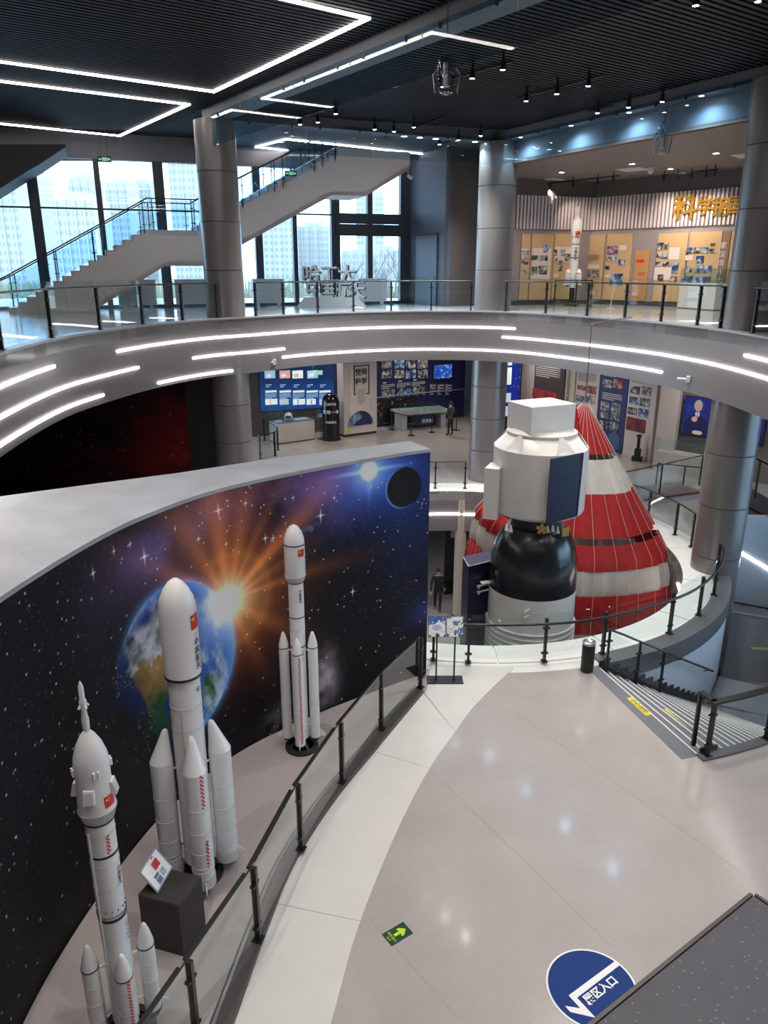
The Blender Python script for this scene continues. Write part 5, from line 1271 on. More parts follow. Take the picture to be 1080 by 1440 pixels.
plate(RWP, 896, 365, 907, 369, .06, .065, 'red_title', RED, pq_); lines(RWP, 899, 383, 908, 388, .062, 3, RED, pq_)
expanel(RWP, 923, 964, 328, 421, 'tan panel with a round drawing and a blue picture', [(925, 341, 941, 351), (925, 354, 931, 362), (932, 356, 940, 364), (942, 348, 957, 365, 'n'), (923, 368, 945, 374), (946, 369, 955, 384, 'p', PH_BL), (921, 376, 945, 394, 'n'), (926, 386, 934, 395), (943, 389, 953, 396)])
expanel(RWP, 967, 1011, 326, 422, 'tan panel with a row of grey photographs', [(1000, 342, 1007, 346), (966, 348, 976, 356), (977, 348, 987, 356), (988, 348, 997, 356), (998, 350, 1006, 356), (965, 359, 975, 366, 'n'), (980, 360, 991, 370, 'p', PH_BL), (979, 373, 990, 384, 'p', PH_BL), (991, 373, 1002, 384, 'p', PH_BL), (966, 375, 974, 383), (960, 388, 975, 400), (977, 389, 1000, 402, 'p', PH_BL)])
pb_ = expanel(RWP, 1014, 1023, 325, 424, 'dark brown strip panel with vertical pale lettering', [], BRN); wtext(RWP, '家国情怀大师', 1018, 346, .27, .07, 'lettering', PALE, pb_, .012, vertical=True)
expanel(RWP, 1024, 1040, 325, 424, 'tan panel partly hidden by the right column', [(1028, 356, 1034, 366, 'n'), (1024, 376, 1032, 400, 'l', 8)])
# white showcase in front
p = at(952, 433, GAL); q = at(1003, 437, GAL); vd = (q - p).normalized(); sx = Vector((-vd.y, vd.x, 0))
cs = thing('display_case', 'white display case with glass top in the upper exhibition room', 'display case', p)
P4 = [p, q, q + sx * .9, p + sx * .9]; MB().prism([(v.x, v.y) for v in P4], GAL + .03, GAL + .92).build('cabinet', WHITE, cs)
MB().prism([(v.x, v.y) for v in P4], GAL, GAL + .03).build('toe_kick', DARKB, cs)
for i in range(4):
    a, b = P4[i], P4[(i + 1) % 4]; MB().bar(a + Vector((0, 0, GAL + 1.18)) - Vector((0, 0, a.z)), b + Vector((0, 0, GAL + 1.18)) - Vector((0, 0, b.z)), .012, .52).build('glass_pane', CASEGL, cs)
MB().prism([(v.x, v.y) for v in P4], GAL + 1.44, GAL + 1.455).build('glass_top', CASEGL, cs)
# tall slim rocket in the room corner
gxy = lambda px, Y: Vector(((px - 540) / F_PX * (Y * cP + (CAMZ - GAL) * sP), Y, GAL)); rx = gxy(803, 31.9); c = (rx.x, rx.y); Zy = lambda y, x=808: aty(x, y, c[1])[2]
rk = thing('rocket_model', 'tall slim white rocket model in the upper exhibition room corner', 'rocket', (c[0], c[1], GAL)); cc_ = (c[0], c[1], 0); af = AF(c)
MB().lathe([(.16, GAL + .7), (.16, Zy(334)), (.21, Zy(326)), (.21, Zy(314)), (.15, Zy(309)), (.035, Zy(304)), (.03, Zy(298)), (.045, Zy(297)), (.03, Zy(296)), (.02, Zy(291)), (.001, Zy(290))], cc_, 20).build('body', RW, rk, smooth=40)
for y in (334, 344, 363): band(.16, Zy(y), .03, cc_, NAVYB, rk)
flag(cc_, .21, af + .3, Zy(328), .2, .14, rk); vtext('中国航天', cc_, .16, af + .2, Zy(350), .12, rk)
for k in range(4):
    a = af + math.pi / 4 + k * math.pi / 2; bc = (c[0] + .3 * math.cos(a), c[1] + .3 * math.sin(a)); booster(bc, .11, GAL + .8, Zy(384), Zy(378), rk, 0, c, NAVYB, (), None, 0, True)
MB().lathe([(.3, GAL), (.3, GAL + .06), (.1, GAL + .1), (.1, GAL + .75)], cc_, 20).build('display_stand', BLACKM, rk)
# free guard rail and leaning info stand near it
gr = [gxy(779, 31.2), gxy(809, 31.0), gxy(830, 30.6)]
railing('glass_railing', 'low dark guard rail round the corner rocket upstairs', gr, 1.0, 1.0, rail_off=0.)
ist = thing('info_stand', 'slim stand holding a small blue picture upstairs', 'stand', gxy(858, 29.6)); b = gxy(858, 29.6)
MB().tube([b, b + Vector((.1, 0, 1.0))], .02, 8).build('pole', WHITE, ist); MB().box((b.x + .14, b.y, b.z + 1.05), (.5, .03, .42), .2).build('picture_board', PH_BL, ist); MB().lathe([(.16, 0), (.16, .02)], b, 16).build('base', WHITE, ist)
# ceiling vents, camera dome, ceiling track of the room
for px, py, s in ((890, 238, .9), (776, 253, .8), (1055, 218, .9)):
    p = at(px, py, 16.4); t = thing('air_vent', 'square white air diffuser in the brown room ceiling', 'vent', p, 'air diffusers in the room ceiling')
    MB().box((p.x, p.y, 16.39), (s, s, .02), -.75).build('frame', WHITE, t)
    for k in (.3, .55, .8): MB().box((p.x, p.y, 16.378 - .004 * k), (s * k, s * k, .012), -.75).build('louvre', RSEAM if k != .55 else GREYW, t)
for (a, b_) in (((737, 262), (870, 247)), ((930, 247), (1010, 238))):
    p, q = at(*a, 16.25), at(*b_, 16.25); t = thing('track_light', 'black ceiling track with small spotlights facing the panels %s' % ('beside the corner' if a[0] < 800 else 'below the gold characters'), 'light', p)
    MB().bar(p, q, .05, .05).build('track', BLACK, t)
    for f in (.05, .3, .55, .8, .95):
        c_ = p.lerp(q, f); MB().tube([c_, c_ + Vector((.02, .04, -.2))], .045, 8).build('lamp_head', BLACK, t)
        MB().bar(c_ + Vector((0, 0, .03)), c_ + Vector((0, 0, .16)), .03, .03).build('hanger', BLACK, t)
        lamp(c_ + Vector((0, .05, -.25)), c_ + Vector((1.0, 1.9, -2.6)), 100, 80, t, (1, .80, .62))

# ---------------------------------------------------------------- lettering sculpture by the windows
LM_ = mat('letter_metal', (.80, .82, .85), .4)
pA_, pB_ = at(418, 431, GAL), at(514, 431, GAL); SPn = Plane(pA_.xy, (pB_ - pA_).xy)
so = thing('letter_sculpture', 'grey block lettering sculpture on a white plinth by the windows', 'sculpture', (pA_ + pB_) / 2)
b = MB(); n_ = SPn.n; d_ = SPn.d; P = lambda t, z, o: SPn.w(t, z, o); Lb = (pB_ - pA_).length
zp = SPn.tz(460, 418)[1]
MB().hexa([P(0, GAL, .1), P(Lb, GAL, .1), P(Lb, GAL, -.9), P(0, GAL, -.9)], [P(.3, zp, 0), P(Lb - .3, zp, 0), P(Lb - .3, zp, -.8), P(.3, zp, -.8)]).build('plinth', WHITE, so)
rt = SPn.d if SPn.d.cross(Vector((0, 0, 1))).dot(SPn.n) > 0 else -SPn.d
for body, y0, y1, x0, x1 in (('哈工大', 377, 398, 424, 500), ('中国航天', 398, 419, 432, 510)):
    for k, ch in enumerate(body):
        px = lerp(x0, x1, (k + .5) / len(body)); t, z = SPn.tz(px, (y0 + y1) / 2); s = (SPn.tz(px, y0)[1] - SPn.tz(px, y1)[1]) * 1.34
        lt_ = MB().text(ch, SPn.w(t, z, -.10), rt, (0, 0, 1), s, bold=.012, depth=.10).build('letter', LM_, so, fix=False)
        MB().text(ch, SPn.w(t + .05, z - .03, -.42), rt, (0, 0, 1), s, bold=.022, depth=.20).build('letter_shadow_back', mat('letter_shadow_slate', (.10, .12, .15), .5), lt_, fix=False)  # dark offset copy paints in shadow and dark frames behind each letter
    z = SPn.tz(460, y1 - 1)[1]; MB().slab(SPn, [(SPn.tz(x0, y1)[0], z - .05), (SPn.tz(x1, y1)[0], z - .05), (SPn.tz(x1, y1)[0], z), (SPn.tz(x0, y1)[0], z)], -.42, -.08).build('support_bar', LM_, so)
# radiator covers under the windows
RAD = mat('radiator_white', (.78, .80, .83), .5)
for x0, x1, y0, y1 in ((165, 218, 393, 430), (245, 298, 393, 430), (353, 395, 397, 428), (500, 538, 397, 427)):
    ta, tb = WINP.tz(x0, 410)[0], WINP.tz(x1, 410)[0]; t = thing('radiator_cover', 'ribbed white radiator cover below the tall windows', 'radiator', WINP.w((ta + tb) / 2, GAL, .4), 'radiator covers below the windows')
    z1 = GAL + 1.02; MB().slab(WINP, [(ta, GAL + .12), (tb, GAL + .12), (tb, z1), (ta, z1)], .3, .5).build('body', RAD, t)
    g = MB(); q = ta + .05
    while q < tb - .05: g.slab(WINP, [(q, GAL + .16), (q + .035, GAL + .16), (q + .035, z1 - .04), (q, z1 - .04)], .5, .525); q += .075
    g.build('ribs', RAD, t); MB().slab(WINP, [(ta - .02, z1), (tb + .02, z1), (tb + .02, z1 + .03), (ta - .02, z1 + .03)], .27, .53).build('top', WHITE, t)
    for f in (.15, .85): q = lerp(ta, tb, f); MB().slab(WINP, [(q - .06, GAL), (q + .06, GAL), (q + .06, GAL + .12), (q - .06, GAL + .12)], .33, .47).build('foot', WHITE, t)
# exit signs hanging above
EXG = emis('exit_green', (.02, .55, .25), .6)
for px, py, Y, lab in ((147, 224, 25.2, 'green running man exit sign hanging near the tall windows'), (409, 244, 27.5, 'green exit sign hanging below the far staircase')):
    p = aty(px, py, Y); t = thing('exit_sign', lab, 'sign', p); MB().box(p, (.40, .04, .16), .2).build('housing', mat('exit_dark', (.01, .05, .03), .4), t)
    MB().box((p.x + .01, p.y - .025, p.z), (.14, .01, .10), .2).build('pictogram', EXG, t); MB().box((p.x - .12, p.y - .05, p.z), (.08, .01, .05), .2).build('arrow', EXG, t); MB().box((p.x + .13, p.y + .0, p.z), (.08, .01, .06), .2).build('lettering', EXG, t)
    MB().tube([(p.x - .1, p.y, p.z + .08), (p.x - .1, p.y, CEIL)], .006, 5).build('hanger', BLACK, t); MB().tube([(p.x + .1, p.y, p.z + .08), (p.x + .1, p.y, CEIL)], .006, 5).build('hanger', BLACK, t)
# two clear fire detectors hung from the beams
DETG = glass('detector_glass', (.80, .82, .84), 1.3)
for px, py, Y, hgt, lab in ((628, 104, 15.2, .34, 'clear bottle shaped detector hanging under the long ceiling beam'), (932, 194, 22.4, .42, 'clear barrel shaped detector hanging below the exhibition room beam')):
    p = aty(px, py, Y); t = thing('smoke_detector', lab, 'detector', p)
    MB().lathe([(.02, -hgt), (.12, -hgt * .9), (.17, -hgt * .4), (.17, hgt * .4), (.12, hgt * .8), (.03, hgt * .95)], p, 20).build('clear_shell', DETG, t, smooth=50)
    MB().lathe([(.07, -hgt * .6), (.07, hgt * .5)], p, 14).build('core', STEEL, t, smooth=40); MB().tube([(p.x, p.y, p.z + hgt * .9), (p.x, p.y, CEIL - .02)], .012, 6).build('hanger', STEEL, t)
    for s in (-1, 1): MB().tube([(p.x + .17 * s, p.y, p.z + hgt * .3), (p.x + .24 * s, p.y, p.z), (p.x + .20 * s, p.y, p.z - hgt * .9)], .018, 6).build('arm', STEEL, t)
# dome camera at the stair head
p = aty(574, 247, 30.6); t = thing('security_camera', 'white security camera beside the slate wall', 'camera', p); MB().tube([p, p + Vector((.12, -.1, -.1))], .06, 10).build('body', WHITE, t); MB().tube([p, p + Vector((0, .3, .2))], .02, 6).build('bracket', WHITE, t)
p = at(915, 240, 16.3)
t = thing('security_camera', 'white dome camera under the brown room ceiling', 'camera', p); MB().lathe([(.001, -.12), (.08, -.08), (.1, 0), (.1, .1)], p, 16).build('dome', WHITE, t, smooth=60)

# ---------------------------------------------------------------- lower hall: left wall print
NEB = Plane((-14, 25.6), (1, .0))
def P_neb(U, V): return np.stack([-15 + 8.3 * U, 25.4 + 0 * U, MAIN + (FASC + .3 - MAIN) * V], -1)
def C_neb(U, V):
    n = fbm(U * 3, V * 3, 2, 5, 61); d = np.exp(-((U - 1.0) / .22) ** 2 - ((V - .30) / .45) ** 2) + .35 * np.exp(-((U - .7) / .3) ** 2 - ((V - .1) / .4) ** 2)
    c = np.zeros(U.shape + (3,)) + np.array([.008, .007, .012]); c += d[..., None] * (n[..., None] * 1.5 - .3).clip(0) * np.array([.30, .012, .012])
    g = np.random.default_rng(5)
    for k in range(140):
        i, j = int(g.random() * (U.shape[0] - 1)), int(g.random() * (U.shape[1] - 1)); c[i, j] += np.array([.6, .25, .2]) * g.random()
    return c
nw = struct(MB().box((-10.85, 25.52, (MAIN + FASC + .3) / 2), (8.3, .2, FASC + .3 - MAIN)).build('wall_nebula', DARKW), 'dark wall printed with a red nebula'); paint('nebula_print', printed('nebula_print', .5), nw, P_neb, 220, 110, C_neb)
struct(MB().box((-5.9, 25.6, (MAIN + FASC + .3) / 2), (1.7, .3, FASC + .3 - MAIN)).build('wall_charcoal', mat('charcoal_wall', (.022, .026, .026), .6)), 'charcoal wall strip beside the nebula print')
# big LED wall
LED0 = at(420, 610, MAIN); LDP = Plane(LED0.xy, W2); ta, tb = LDP.tz(366, 560)[0], LDP.tz(470, 560)[0]; za, zb_ = LDP.tz(410, 576)[1], FASC + .25
struct(MB().slab(LDP, [(ta - 2, MAIN), (tb + .2, MAIN), (tb + .2, FASC + .3), (ta - 2, FASC + .3)], -.3, -.1).build('wall_led', mat('wall_dim', (.10, .095, .09), .6)), 'dim wall behind the big blue screen')
lw = thing('led_screen', 'large blue screen with rocket pictures behind the white showcase', 'screen', LDP.w((ta + tb) / 2, za))
MB().slab(LDP, [(ta, za), (tb, za), (tb, zb_), (ta, zb_)], -.1, 0).build('housing', BLACKM, lw)
def C_led(U, V):
    n = fbm(U * 2, V, 2, 4, 71); c = np.array([.006, .03, .13]) * (.4 + .9 * n)[..., None] + np.array([.01, .09, .32]) * (np.exp(-((V - .12) / .22) ** 2) * .8)[..., None]
    c += (np.exp(-((V - .7 - (U - .8) * 1.2) / .05) ** 2) * (U > .7))[..., None] * np.array([.05, .25, .5])
    return c
SCR = printed('screen_emit', .3, .55)
def flat(pl, a, z0, b, z1, o):
    p0, d0 = pl.w(a, 0, o), pl.d * (b - a)
    return lambda U, V: np.stack([p0.x + d0.x * U, p0.y + d0.y * U, z0 + (z1 - z0) * V], -1)
paint('screen_image', SCR, lw, flat(LDP, ta, za, tb, zb_, .004), 120, 80, C_led)
EB = emis('screen_pale', (.25, .60, .90), .42); EW = emis('screen_white', (.80, .93, 1), .50); ER = emis('screen_red', (.9, .25, .15), .45); EBK = emis('screen_dark', (.02, .10, .35), .5)
def splate(x0, y0, x1, y1, m, nm, o=.006): return plate(LDP, x0, y0, x1, y1, o, o + .004, nm, m, lw)
for k, x in enumerate((373, 393, 412, 431, 449)):
    splate(x, 549, x + 16, 552, EW, 'picture_title'); lines(LDP, x + 1, 540, x + 9, 545, .006, 2, EB, lw, 'title_arc')
    lines(LDP, x, 553, x + 16, 561, .006, 4, EB, lw)
    splate(x, 561, x + (13 if k % 2 else 17), 569, [EW, EB, EW, EW, EB][k], 'picture'); splate(x + 6, 562, x + 8, 568, [ER, ER, EBK, EBK, EBK][k], 'picture_subject', .011)
for x, m in ((372, EB), (393, ER), (411, EW), (432, EB)): splate(x, 521, x + 15, 532, m, 'picture'); splate(x + 3, 526, x + 9, 530, EW if m != EW else ER, 'picture_subject', .011)
# exit sign on the screen wall
plate(LDP, 443, 521, 453, 527, .03, .06, 'exit_sign', EXG); tag(bpy.data.objects['exit_sign.002'] if 'exit_sign.002' in bpy.data.objects else bpy.data.objects['exit_sign'], 'small green exit sign in front of the big blue screen', 'sign')
# showcase
a, b = at(392, 625, MAIN), at(443, 618, MAIN); vd = (b - a).normalized(); sx = Vector((-vd.y, vd.x, 0)); P4 = [a, b, b + sx * .95, a + sx * .95]
cs = thing('display_case', 'white showcase with a round helmet under the blue screen', 'display case', a)
CREAM = mat('case_cream', (.62, .56, .52), .45)
MB().prism([(v.x, v.y) for v in P4], MAIN + .05, MAIN + .95).build('cabinet', CREAM, cs); MB().prism([(v.x, v.y) for v in P4], MAIN, MAIN + .05).build('toe_kick', DARKB, cs); MB().prism([(v.x, v.y) for v in P4], MAIN + .95, MAIN + .97).build('deck', mat('deck_blue', (.10, .16, .26), .4), cs)
for i in range(4):
    p, q = P4[i], P4[(i + 1) % 4]; MB().bar(Vector((p.x, p.y, MAIN + 1.27)), Vector((q.x, q.y, MAIN + 1.27)), .012, .6).build('glass_pane', CASEGL, cs)
h = P4[0].lerp(P4[1], .42) + sx * .5; t = thing('helmet', 'round white helmet inside the lower showcase', 'helmet', (h.x, h.y, MAIN + .97))
MB().lathe([(.10, 0), (.17, .03), (.2, .15), (.18, .27), (.1, .36), (.001, .38)], (h.x, h.y, MAIN + .97), 20).build('shell', WHITE, t, smooth=60); MB().lathe([(.12, .12), (.205, .13), (.205, .24), (.12, .25)], (h.x, h.y, MAIN + .97), 20, a0=-2.2, a1=-.9).build('visor', BLACKM, t)
for f, w in ((.12, .3), (.66, .34), (.85, .3)):
    q = P4[0].lerp(P4[1], f) + sx * .45; o = MB().box((q.x, q.y, MAIN + .985), (w, .26, .03), .3).build('document', WHITE); tag(o, 'open document lying in the lower showcase', 'document', 'documents in the lower showcase')
# black round topped pillar
c = at(466, 618, MAIN); t = thing('display_pillar', 'black round topped pillar with white lettering by the showcase', 'pillar', c); r = .42; zt = aty(466, 553, c.y)[2] - MAIN
MB().lathe([(r, 0), (r, zt - .42), (r * .93, zt - .25), (r * .7, zt - .08), (r * .35, zt - .01), (.001, zt)], c, 32).build('body', mat('pillar_black', (.008, .008, .01), .2), t, smooth=50)
for py, s, tx in ((567, .13, '空间环境'), (578, .2, '天地一体'), (592, .13, '地面模拟')):
    az = math.atan2(-c.y, -c.x)
    for k, ch in enumerate(tx):
        p, tn = on_cyl(c, r + .008, az + (k - 1.5) * s * 1.05 / r, aty(466, py, c.y)[2]); MB().text(ch, p, tn, (0, 0, 1), s, bold=.012).build('lettering', INKW, t, fix=False)
MB().lathe([(r + .05, 0), (r + .05, .05)], c, 32).build('base', BLACKM, t)
p = at(452, 617, MAIN); t = thing('info_stand', 'small blue sign stand left of the black pillar', 'stand', p); MB().lathe([(.2, 0), (.2, .03)], p, 16).build('base', BLACKM, t); MB().tube([p, p + Vector((0, 0, 1.2))], .02, 6).build('pole', BLACKM, t); MB().box((p.x, p.y - .02, p.z + 1.25), (.3, .03, .4), .1).build('picture_board', PH_BL, t)
# white title column
a, b = at(484, 615, MAIN), at(530, 609, MAIN); TP = Plane(a.xy, (b - a).xy); Lt = (b - a).length
tc = thing('title_column', 'white title column lettered with space science and a half Earth', 'sign', a)
MB().slab(TP, [(0, MAIN + .12), (Lt, MAIN + .12), (Lt, FASC + .3), (0, FASC + .3)], -.6, 0).build('body', mat('column_cream', (.66, .57, .52), .5), tc); MB().slab(TP, [(.02, MAIN), (Lt - .02, MAIN), (Lt - .02, MAIN + .12), (.02, MAIN + .12)], -.58, -.02).build('base', DARKB, tc)
plate(TP, 491, 511, 523, 599, 0, .03, 'face_panel', mat('face_cream', (.72, .62, .57), .5), tc)
for tx, y in (('空间', 523.5), ('科学', 536.5)): wtext(TP, tx, 507.5, y, .33, .036, 'lettering', INK, tc, .04)
for x0, y0, x1, y1 in ((497, 513.5, 519, 515), (497, 513.5, 498.6, 555), (517.5, 513.5, 519, 553.5), (497, 553.8, 500, 555.4), (514, 552.4, 519, 554)): plate(TP, x0, y0, x1, y1, .03, .04, 'bracket_line', INK, tc)
lines(TP, 502, 547, 513, 569, .032, 9, mat('ink_soft', (.35, .28, .26), .5), tc); lines(TP, 520, 560, 521.5, 577, .03, 6, MATS['ink_soft'], tc)
t0, z0 = TP.tz(507, 598); th_ = [(t0 + .72 * math.cos(k * math.pi / 16), z0 + .72 * math.sin(k * math.pi / 16)) for k in range(17)]
MB().slab(TP, th_, .03, .036).build('half_earth', photo_mat('half_earth', (.01, .02, .09), (.28, .40, .62), 2.2), tc)
plate(TP, 485.5, 604, 489.5, 608, 0, .01, 'yellow_label', YS, tc); plate(TP, 490.5, 603.5, 494.5, 607.5, 0, .01, 'yellow_label', YS, tc)
# navy curved wall with picture rows
BWP = [at(x, y, MAIN) for x, y in ((529, 601), (556, 597), (585, 593.5), (615, 590), (652, 586))]
NAVY = mat('navy_print', (.014, .018, .085), .45, noise=.2, nscale=1)
cwl = struct(MB().wall(BWP, MAIN, FASC + .3).build('wall_navy', NAVY, fix=False), 'navy blue curved exhibition wall'); segs = [Plane(p.xy, (q - p).xy) for p, q in zip(BWP[:-1], BWP[1:])]
seg = lambda px: segs[0 if px < 556 else 1 if px < 585 else 2 if px < 615 else 3]
for k, x in enumerate((536, 554, 570, 587)):
    for y0, y1 in ((506, 518), (520, 532)):
        o = plate(seg(x + 7), x, y0, x + 14, y1, .02, .05, 'wall_photo', [PH_BL, PH_BW, PH_CO][(k + y0) % 3]); tag(o, 'small framed photograph in rows on the navy wall', 'photograph', 'photographs on the navy wall')
for k, x in enumerate((536, 558, 579)):
    o = plate(seg(x + 9), x, 548 - k * 2, x + 19, 560 - k * 2, .02, .05, 'wall_photo', [PH_CO, PH_BL, PH_BW][k]); tag(o, 'wide framed photograph in the lower row of the navy wall', 'photograph', 'wide photographs on the navy wall')
    lines(seg(x + 9), x, 540 - k * 2, x + 19, 547 - k * 2, .02, 3, PALE, cwl, 'caption'); lines(seg(x + 9), x + 2, 536 - k * 2, x + 10, 540 - k * 2, .02, 1, PALE, cwl, 'caption')
for x in (604, 615, 626):
    lines(seg(x + 4), x, 540, x + 9, 556, .02, 4, PALE, cwl, 'caption'); 
    o = plate(seg(x + 2), x, 540, x + 3.5, 554, .02, .04, 'wall_photo', PH_CO); tag(o, 'narrow photograph beside the wall screen', 'photograph', 'narrow photographs on the navy wall')
o = thing('wall_screen', 'glowing blue monitor on the navy curved wall', 'screen', BWP[3]); plate(seg(621), 608, 511, 635, 533, .02, .10, 'housing', BLACKM, o)
ax0, az0, ax1, az1 = rect(seg(621), 609, 512.5, 634, 531.5); paint('screen_image', SCR, o, flat(seg(621), ax0, az0, ax1, az1, .105), 30, 24, lambda U, V: np.array([.02, .10, .55]) * (.6 + .8 * fbm(U * 6, V * 6, 1, 4, 9))[..., None] + np.array([.3, .5, .5]) * (fbm(U * 9, V * 9, 1, 3, 2) > .6)[..., None])
nb_ = MB(); nb_.wall([p + Vector((0, -.06, 0)) for p in BWP[:3]], MAIN + .1, MAIN + 1.45); nb_.build('night_city_print', photo_mat('night_city', (.010, .008, .012), (.55, .30, .10), 7), cwl, fix=False).data.materials[0].node_tree.nodes['Color Ramp'].color_ramp.elements[0].position = .6
MB().tube([p + Vector((0, -.10, 1.55)) for p in BWP], .03, 6).build('ledge_line', mat('ledge_pale', (.30, .36, .50), .4), cwl)
# model table
a, b = at(566, 606, MAIN), at(628, 601, MAIN); vd = (b - a).normalized(); sx = Vector((-vd.y, vd.x, 0)); t = thing('model_table', 'pale table with a landscape model and dark panel below', 'table', a); ang = math.atan2(vd.y, vd.x); L = (b - a).length; m_ = a.lerp(b, .5) + sx * .6
TG = mat('table_grey', (.42, .42, .44), .5)
for f in (.06, .94): q = a.lerp(b, f) + sx * .6; MB().box((q.x, q.y, MAIN + .40), (.28, 1.0, .80), ang).build('leg', TG, t)
MB().box((m_.x, m_.y, MAIN + .86), (L + .3, 1.4, .12), ang).build('table_top', TG, t)
MB().box((m_.x, m_.y, MAIN + .935), (L - .1, 1.1, .03), ang).build('landscape_model', mat('model_land', (.25, .32, .30), .6, noise=.6, nscale=6), t)
for s in (-1, 1): MB().box((m_.x - sx.x * .55 * s, m_.y - sx.y * .55 * s, MAIN + 1.05), (L - .1, .012, .26), ang).build('glass_pane', CASEGL, t)
q = m_ - sx * .35; MB().box((q.x, q.y, MAIN + .5), (L * .45, .04, .6), ang).build('dark_panel', mat('panel_dark', (.012, .02, .05), .4), t)
TPl = Plane((q - sx * .03).xy, vd.xy); wtext(TPl, '空间站', 601, 592, .22, .01, 'lettering', INKW, t, .02)
# stanchions
feet = [at(x, y, MAIN) for x, y in ((551, 604), (578, 612.5), (607, 608), (641.5, 605))]
for k, p in enumerate(feet):
    t = thing('stanchion', ['black barrier post at the end beside the navy wall', 'black barrier post nearest the table front corner', 'black barrier post in front of the table middle', 'black barrier post beside the standing person'][k], 'barrier post', p)
    MB().lathe([(.17, 0), (.17, .02), (.06, .035), (.025, .05), (.025, .92), (.035, .93), (.035, .98), (.001, .99)], p, 18).build('post', BLACK, t, smooth=40)
    if k < 3:
        q = feet[k + 1]; MB().bar(p + Vector((0, 0, .92)), q + Vector((0, 0, .92)), .008, .045).build('belt', BLACKM, t)
# glass guard at left (stairs behind the left column)
gl_ = [at(x, y, MAIN) for x, y in ((367, 640), (378, 640), (389, 638), (390, 630), (372, 618))]
railing('glass_railing', 'small glass guard beside the showcase', [at(366, 645, MAIN), at(387, 641, MAIN), at(391, 633, MAIN), at(372, 620, MAIN)], 1.05, 1.05, rail_off=0.)

# ---------------------------------------------------------------- lower hall: right side screens and panels
pA_, pB_ = at(700, 603, MAIN), at(735, 597, MAIN)
BSP = Plane(at(715, 600, MAIN).xy, (.95, .30)); t = thing('blue_display', 'tall deep blue lit display with pictures beside the middle column', 'screen', at(715, 600, MAIN))
ax0, az0, ax1, az1 = rect(BSP, 699, 506, 731, 592); az1 = FASC + .2
MB().slab(BSP, [(ax0, MAIN), (ax1 + .08, MAIN), (ax1 + .08, az1), (ax0, az1)], -.3, 0).build('housing', BLACKM, t)
def C_bs(U, V):
    n = fbm(U * 3, V * 4, 2, 4, 81); c = np.array([.01, .03, .36]) * (.4 + 1.0 * n)[..., None]; s = np.random.default_rng(3).random(U.shape) > .985; c[s] += .4; return c
paint('screen_image', SCR, t, flat(BSP, ax0, MAIN + .9, ax1, az1, .005), 40, 70, C_bs)
for x0, y0, x1, y1, m in ((701, 508, 720, 514, EB), (701, 517, 719, 541, EW), (702, 553, 718, 566, EB)): plate(BSP, x0, y0, x1, y1, .01, .02, 'picture', m, t)
plate(BSP, 706, 524, 717, 540, .02, .024, 'picture_subject', emis('screen_green', (.15, .45, .25), .7), t)
p = at(713, 606, MAIN); t = thing('touch_kiosk', 'dark tilted touch kiosk below the blue display', 'kiosk', p); MB().bar(p, p + Vector((0, 0, .9)), .12, .3).build('leg', BLACKM, t); MB().box((p.x, p.y, p.z + .02), (.7, .5, .04), .2).build('base', BLACKM, t)
v = [(p.x - .5, p.y - .3, p.z + .85), (p.x + .5, p.y - .15, p.z + .85), (p.x + .4, p.y + .35, p.z + 1.2), (p.x - .6, p.y + .2, p.z + 1.2)]; MB().hexa([Vector(k) - Vector((0, 0, .06)) for k in v], [Vector(k) for k in v]).build('screen', emis('kiosk_blue', (.01, .05, .3), .5), t)
q = at(700, 612, MAIN)
RP_ = Plane(at(854, 633, MAIN).xy, (at(917, 651, MAIN) - at(854, 633, MAIN)).xy)
CRM = mat('cream_wall', (.62, .53, .49), .55, noise=.02); WPNL = mat('panel_white', (.70, .60, .57), .5); NVP = mat('panel_navy', (.025, .04, .13), .45)
t0, t1 = RP_.tz(735, 560)[0], RP_.tz(946, 600)[0]
struct(MB().slab(RP_, [(t0 - 1.5, MAIN), (t1, MAIN), (t1, FASC + .3), (t0 - 1.5, FASC + .3)], -.35, -.12).build('wall_cream', CRM), 'cream exhibition wall behind the parachute')
def lower_panel(x0, x1, label, m, items, o0=-.12, zb=None):
    a, b = RP_.tz(x0, 570)[0], RP_.tz(x1, 570)[0]; t = thing('exhibit_panel', label, 'panel', RP_.w((a + b) / 2, MAIN), 'tall exhibition panels of the lower hall')
    MB().slab(RP_, [(a, MAIN + .15), (b, MAIN + .15), (b, FASC + .25), (a, FASC + .25)], o0, 0).build('board', m, t); MB().slab(RP_, [(a, MAIN), (b, MAIN), (b, MAIN + .15), (a, MAIN + .15)], o0, .02).build('plinth', WPNL if m is not NVP else NVP, t)
    for it in items:
        if it[4] == 'p': plate(RP_, *it[:4], 0, .02, 'photograph', it[5], t)
        else: lines(RP_, *it[:4], .004, it[5], it[6], t)
    return t
TXD = mat('ink_brown', (.30, .20, .20), .5)
lower_panel(749, 791, 'dark brown panel with pale text and a red foot', mat('panel_umber', (.07, .045, .045), .45), [(754, 512, 788, 532, 'l', 7, PALE), (749, 549, 783, 562, 'p', photo_mat('photo_scarlet', (.30, .01, .01), (.62, .06, .04), 2))])
lp_ = lower_panel(793, 806, 'narrow cream strip panel with raised vertical lettering', mat('panel_straw', (.62, .55, .40), .5), []); wtext(RP_, '逐梦星辰大海', 800, 519, .25, .03, 'lettering', mat('letter_cream', (.48, .42, .36), .5), lp_, .02, .02, vertical=True)
lower_panel(808, 840, 'white panel with dark title and red photographs', WPNL, [(815, 518, 842, 521, 'l', 1, INK), (813, 525, 839, 538, 'l', 5, TXD), (812, 542, 824, 548, 'p', PH_RD), (826, 543, 839, 554, 'p', PH_RD), (810, 556, 822, 565, 'p', PH_CO), (824, 556, 837, 567, 'p', PH_CO), (809, 570, 820, 578, 'p', PH_CO)])
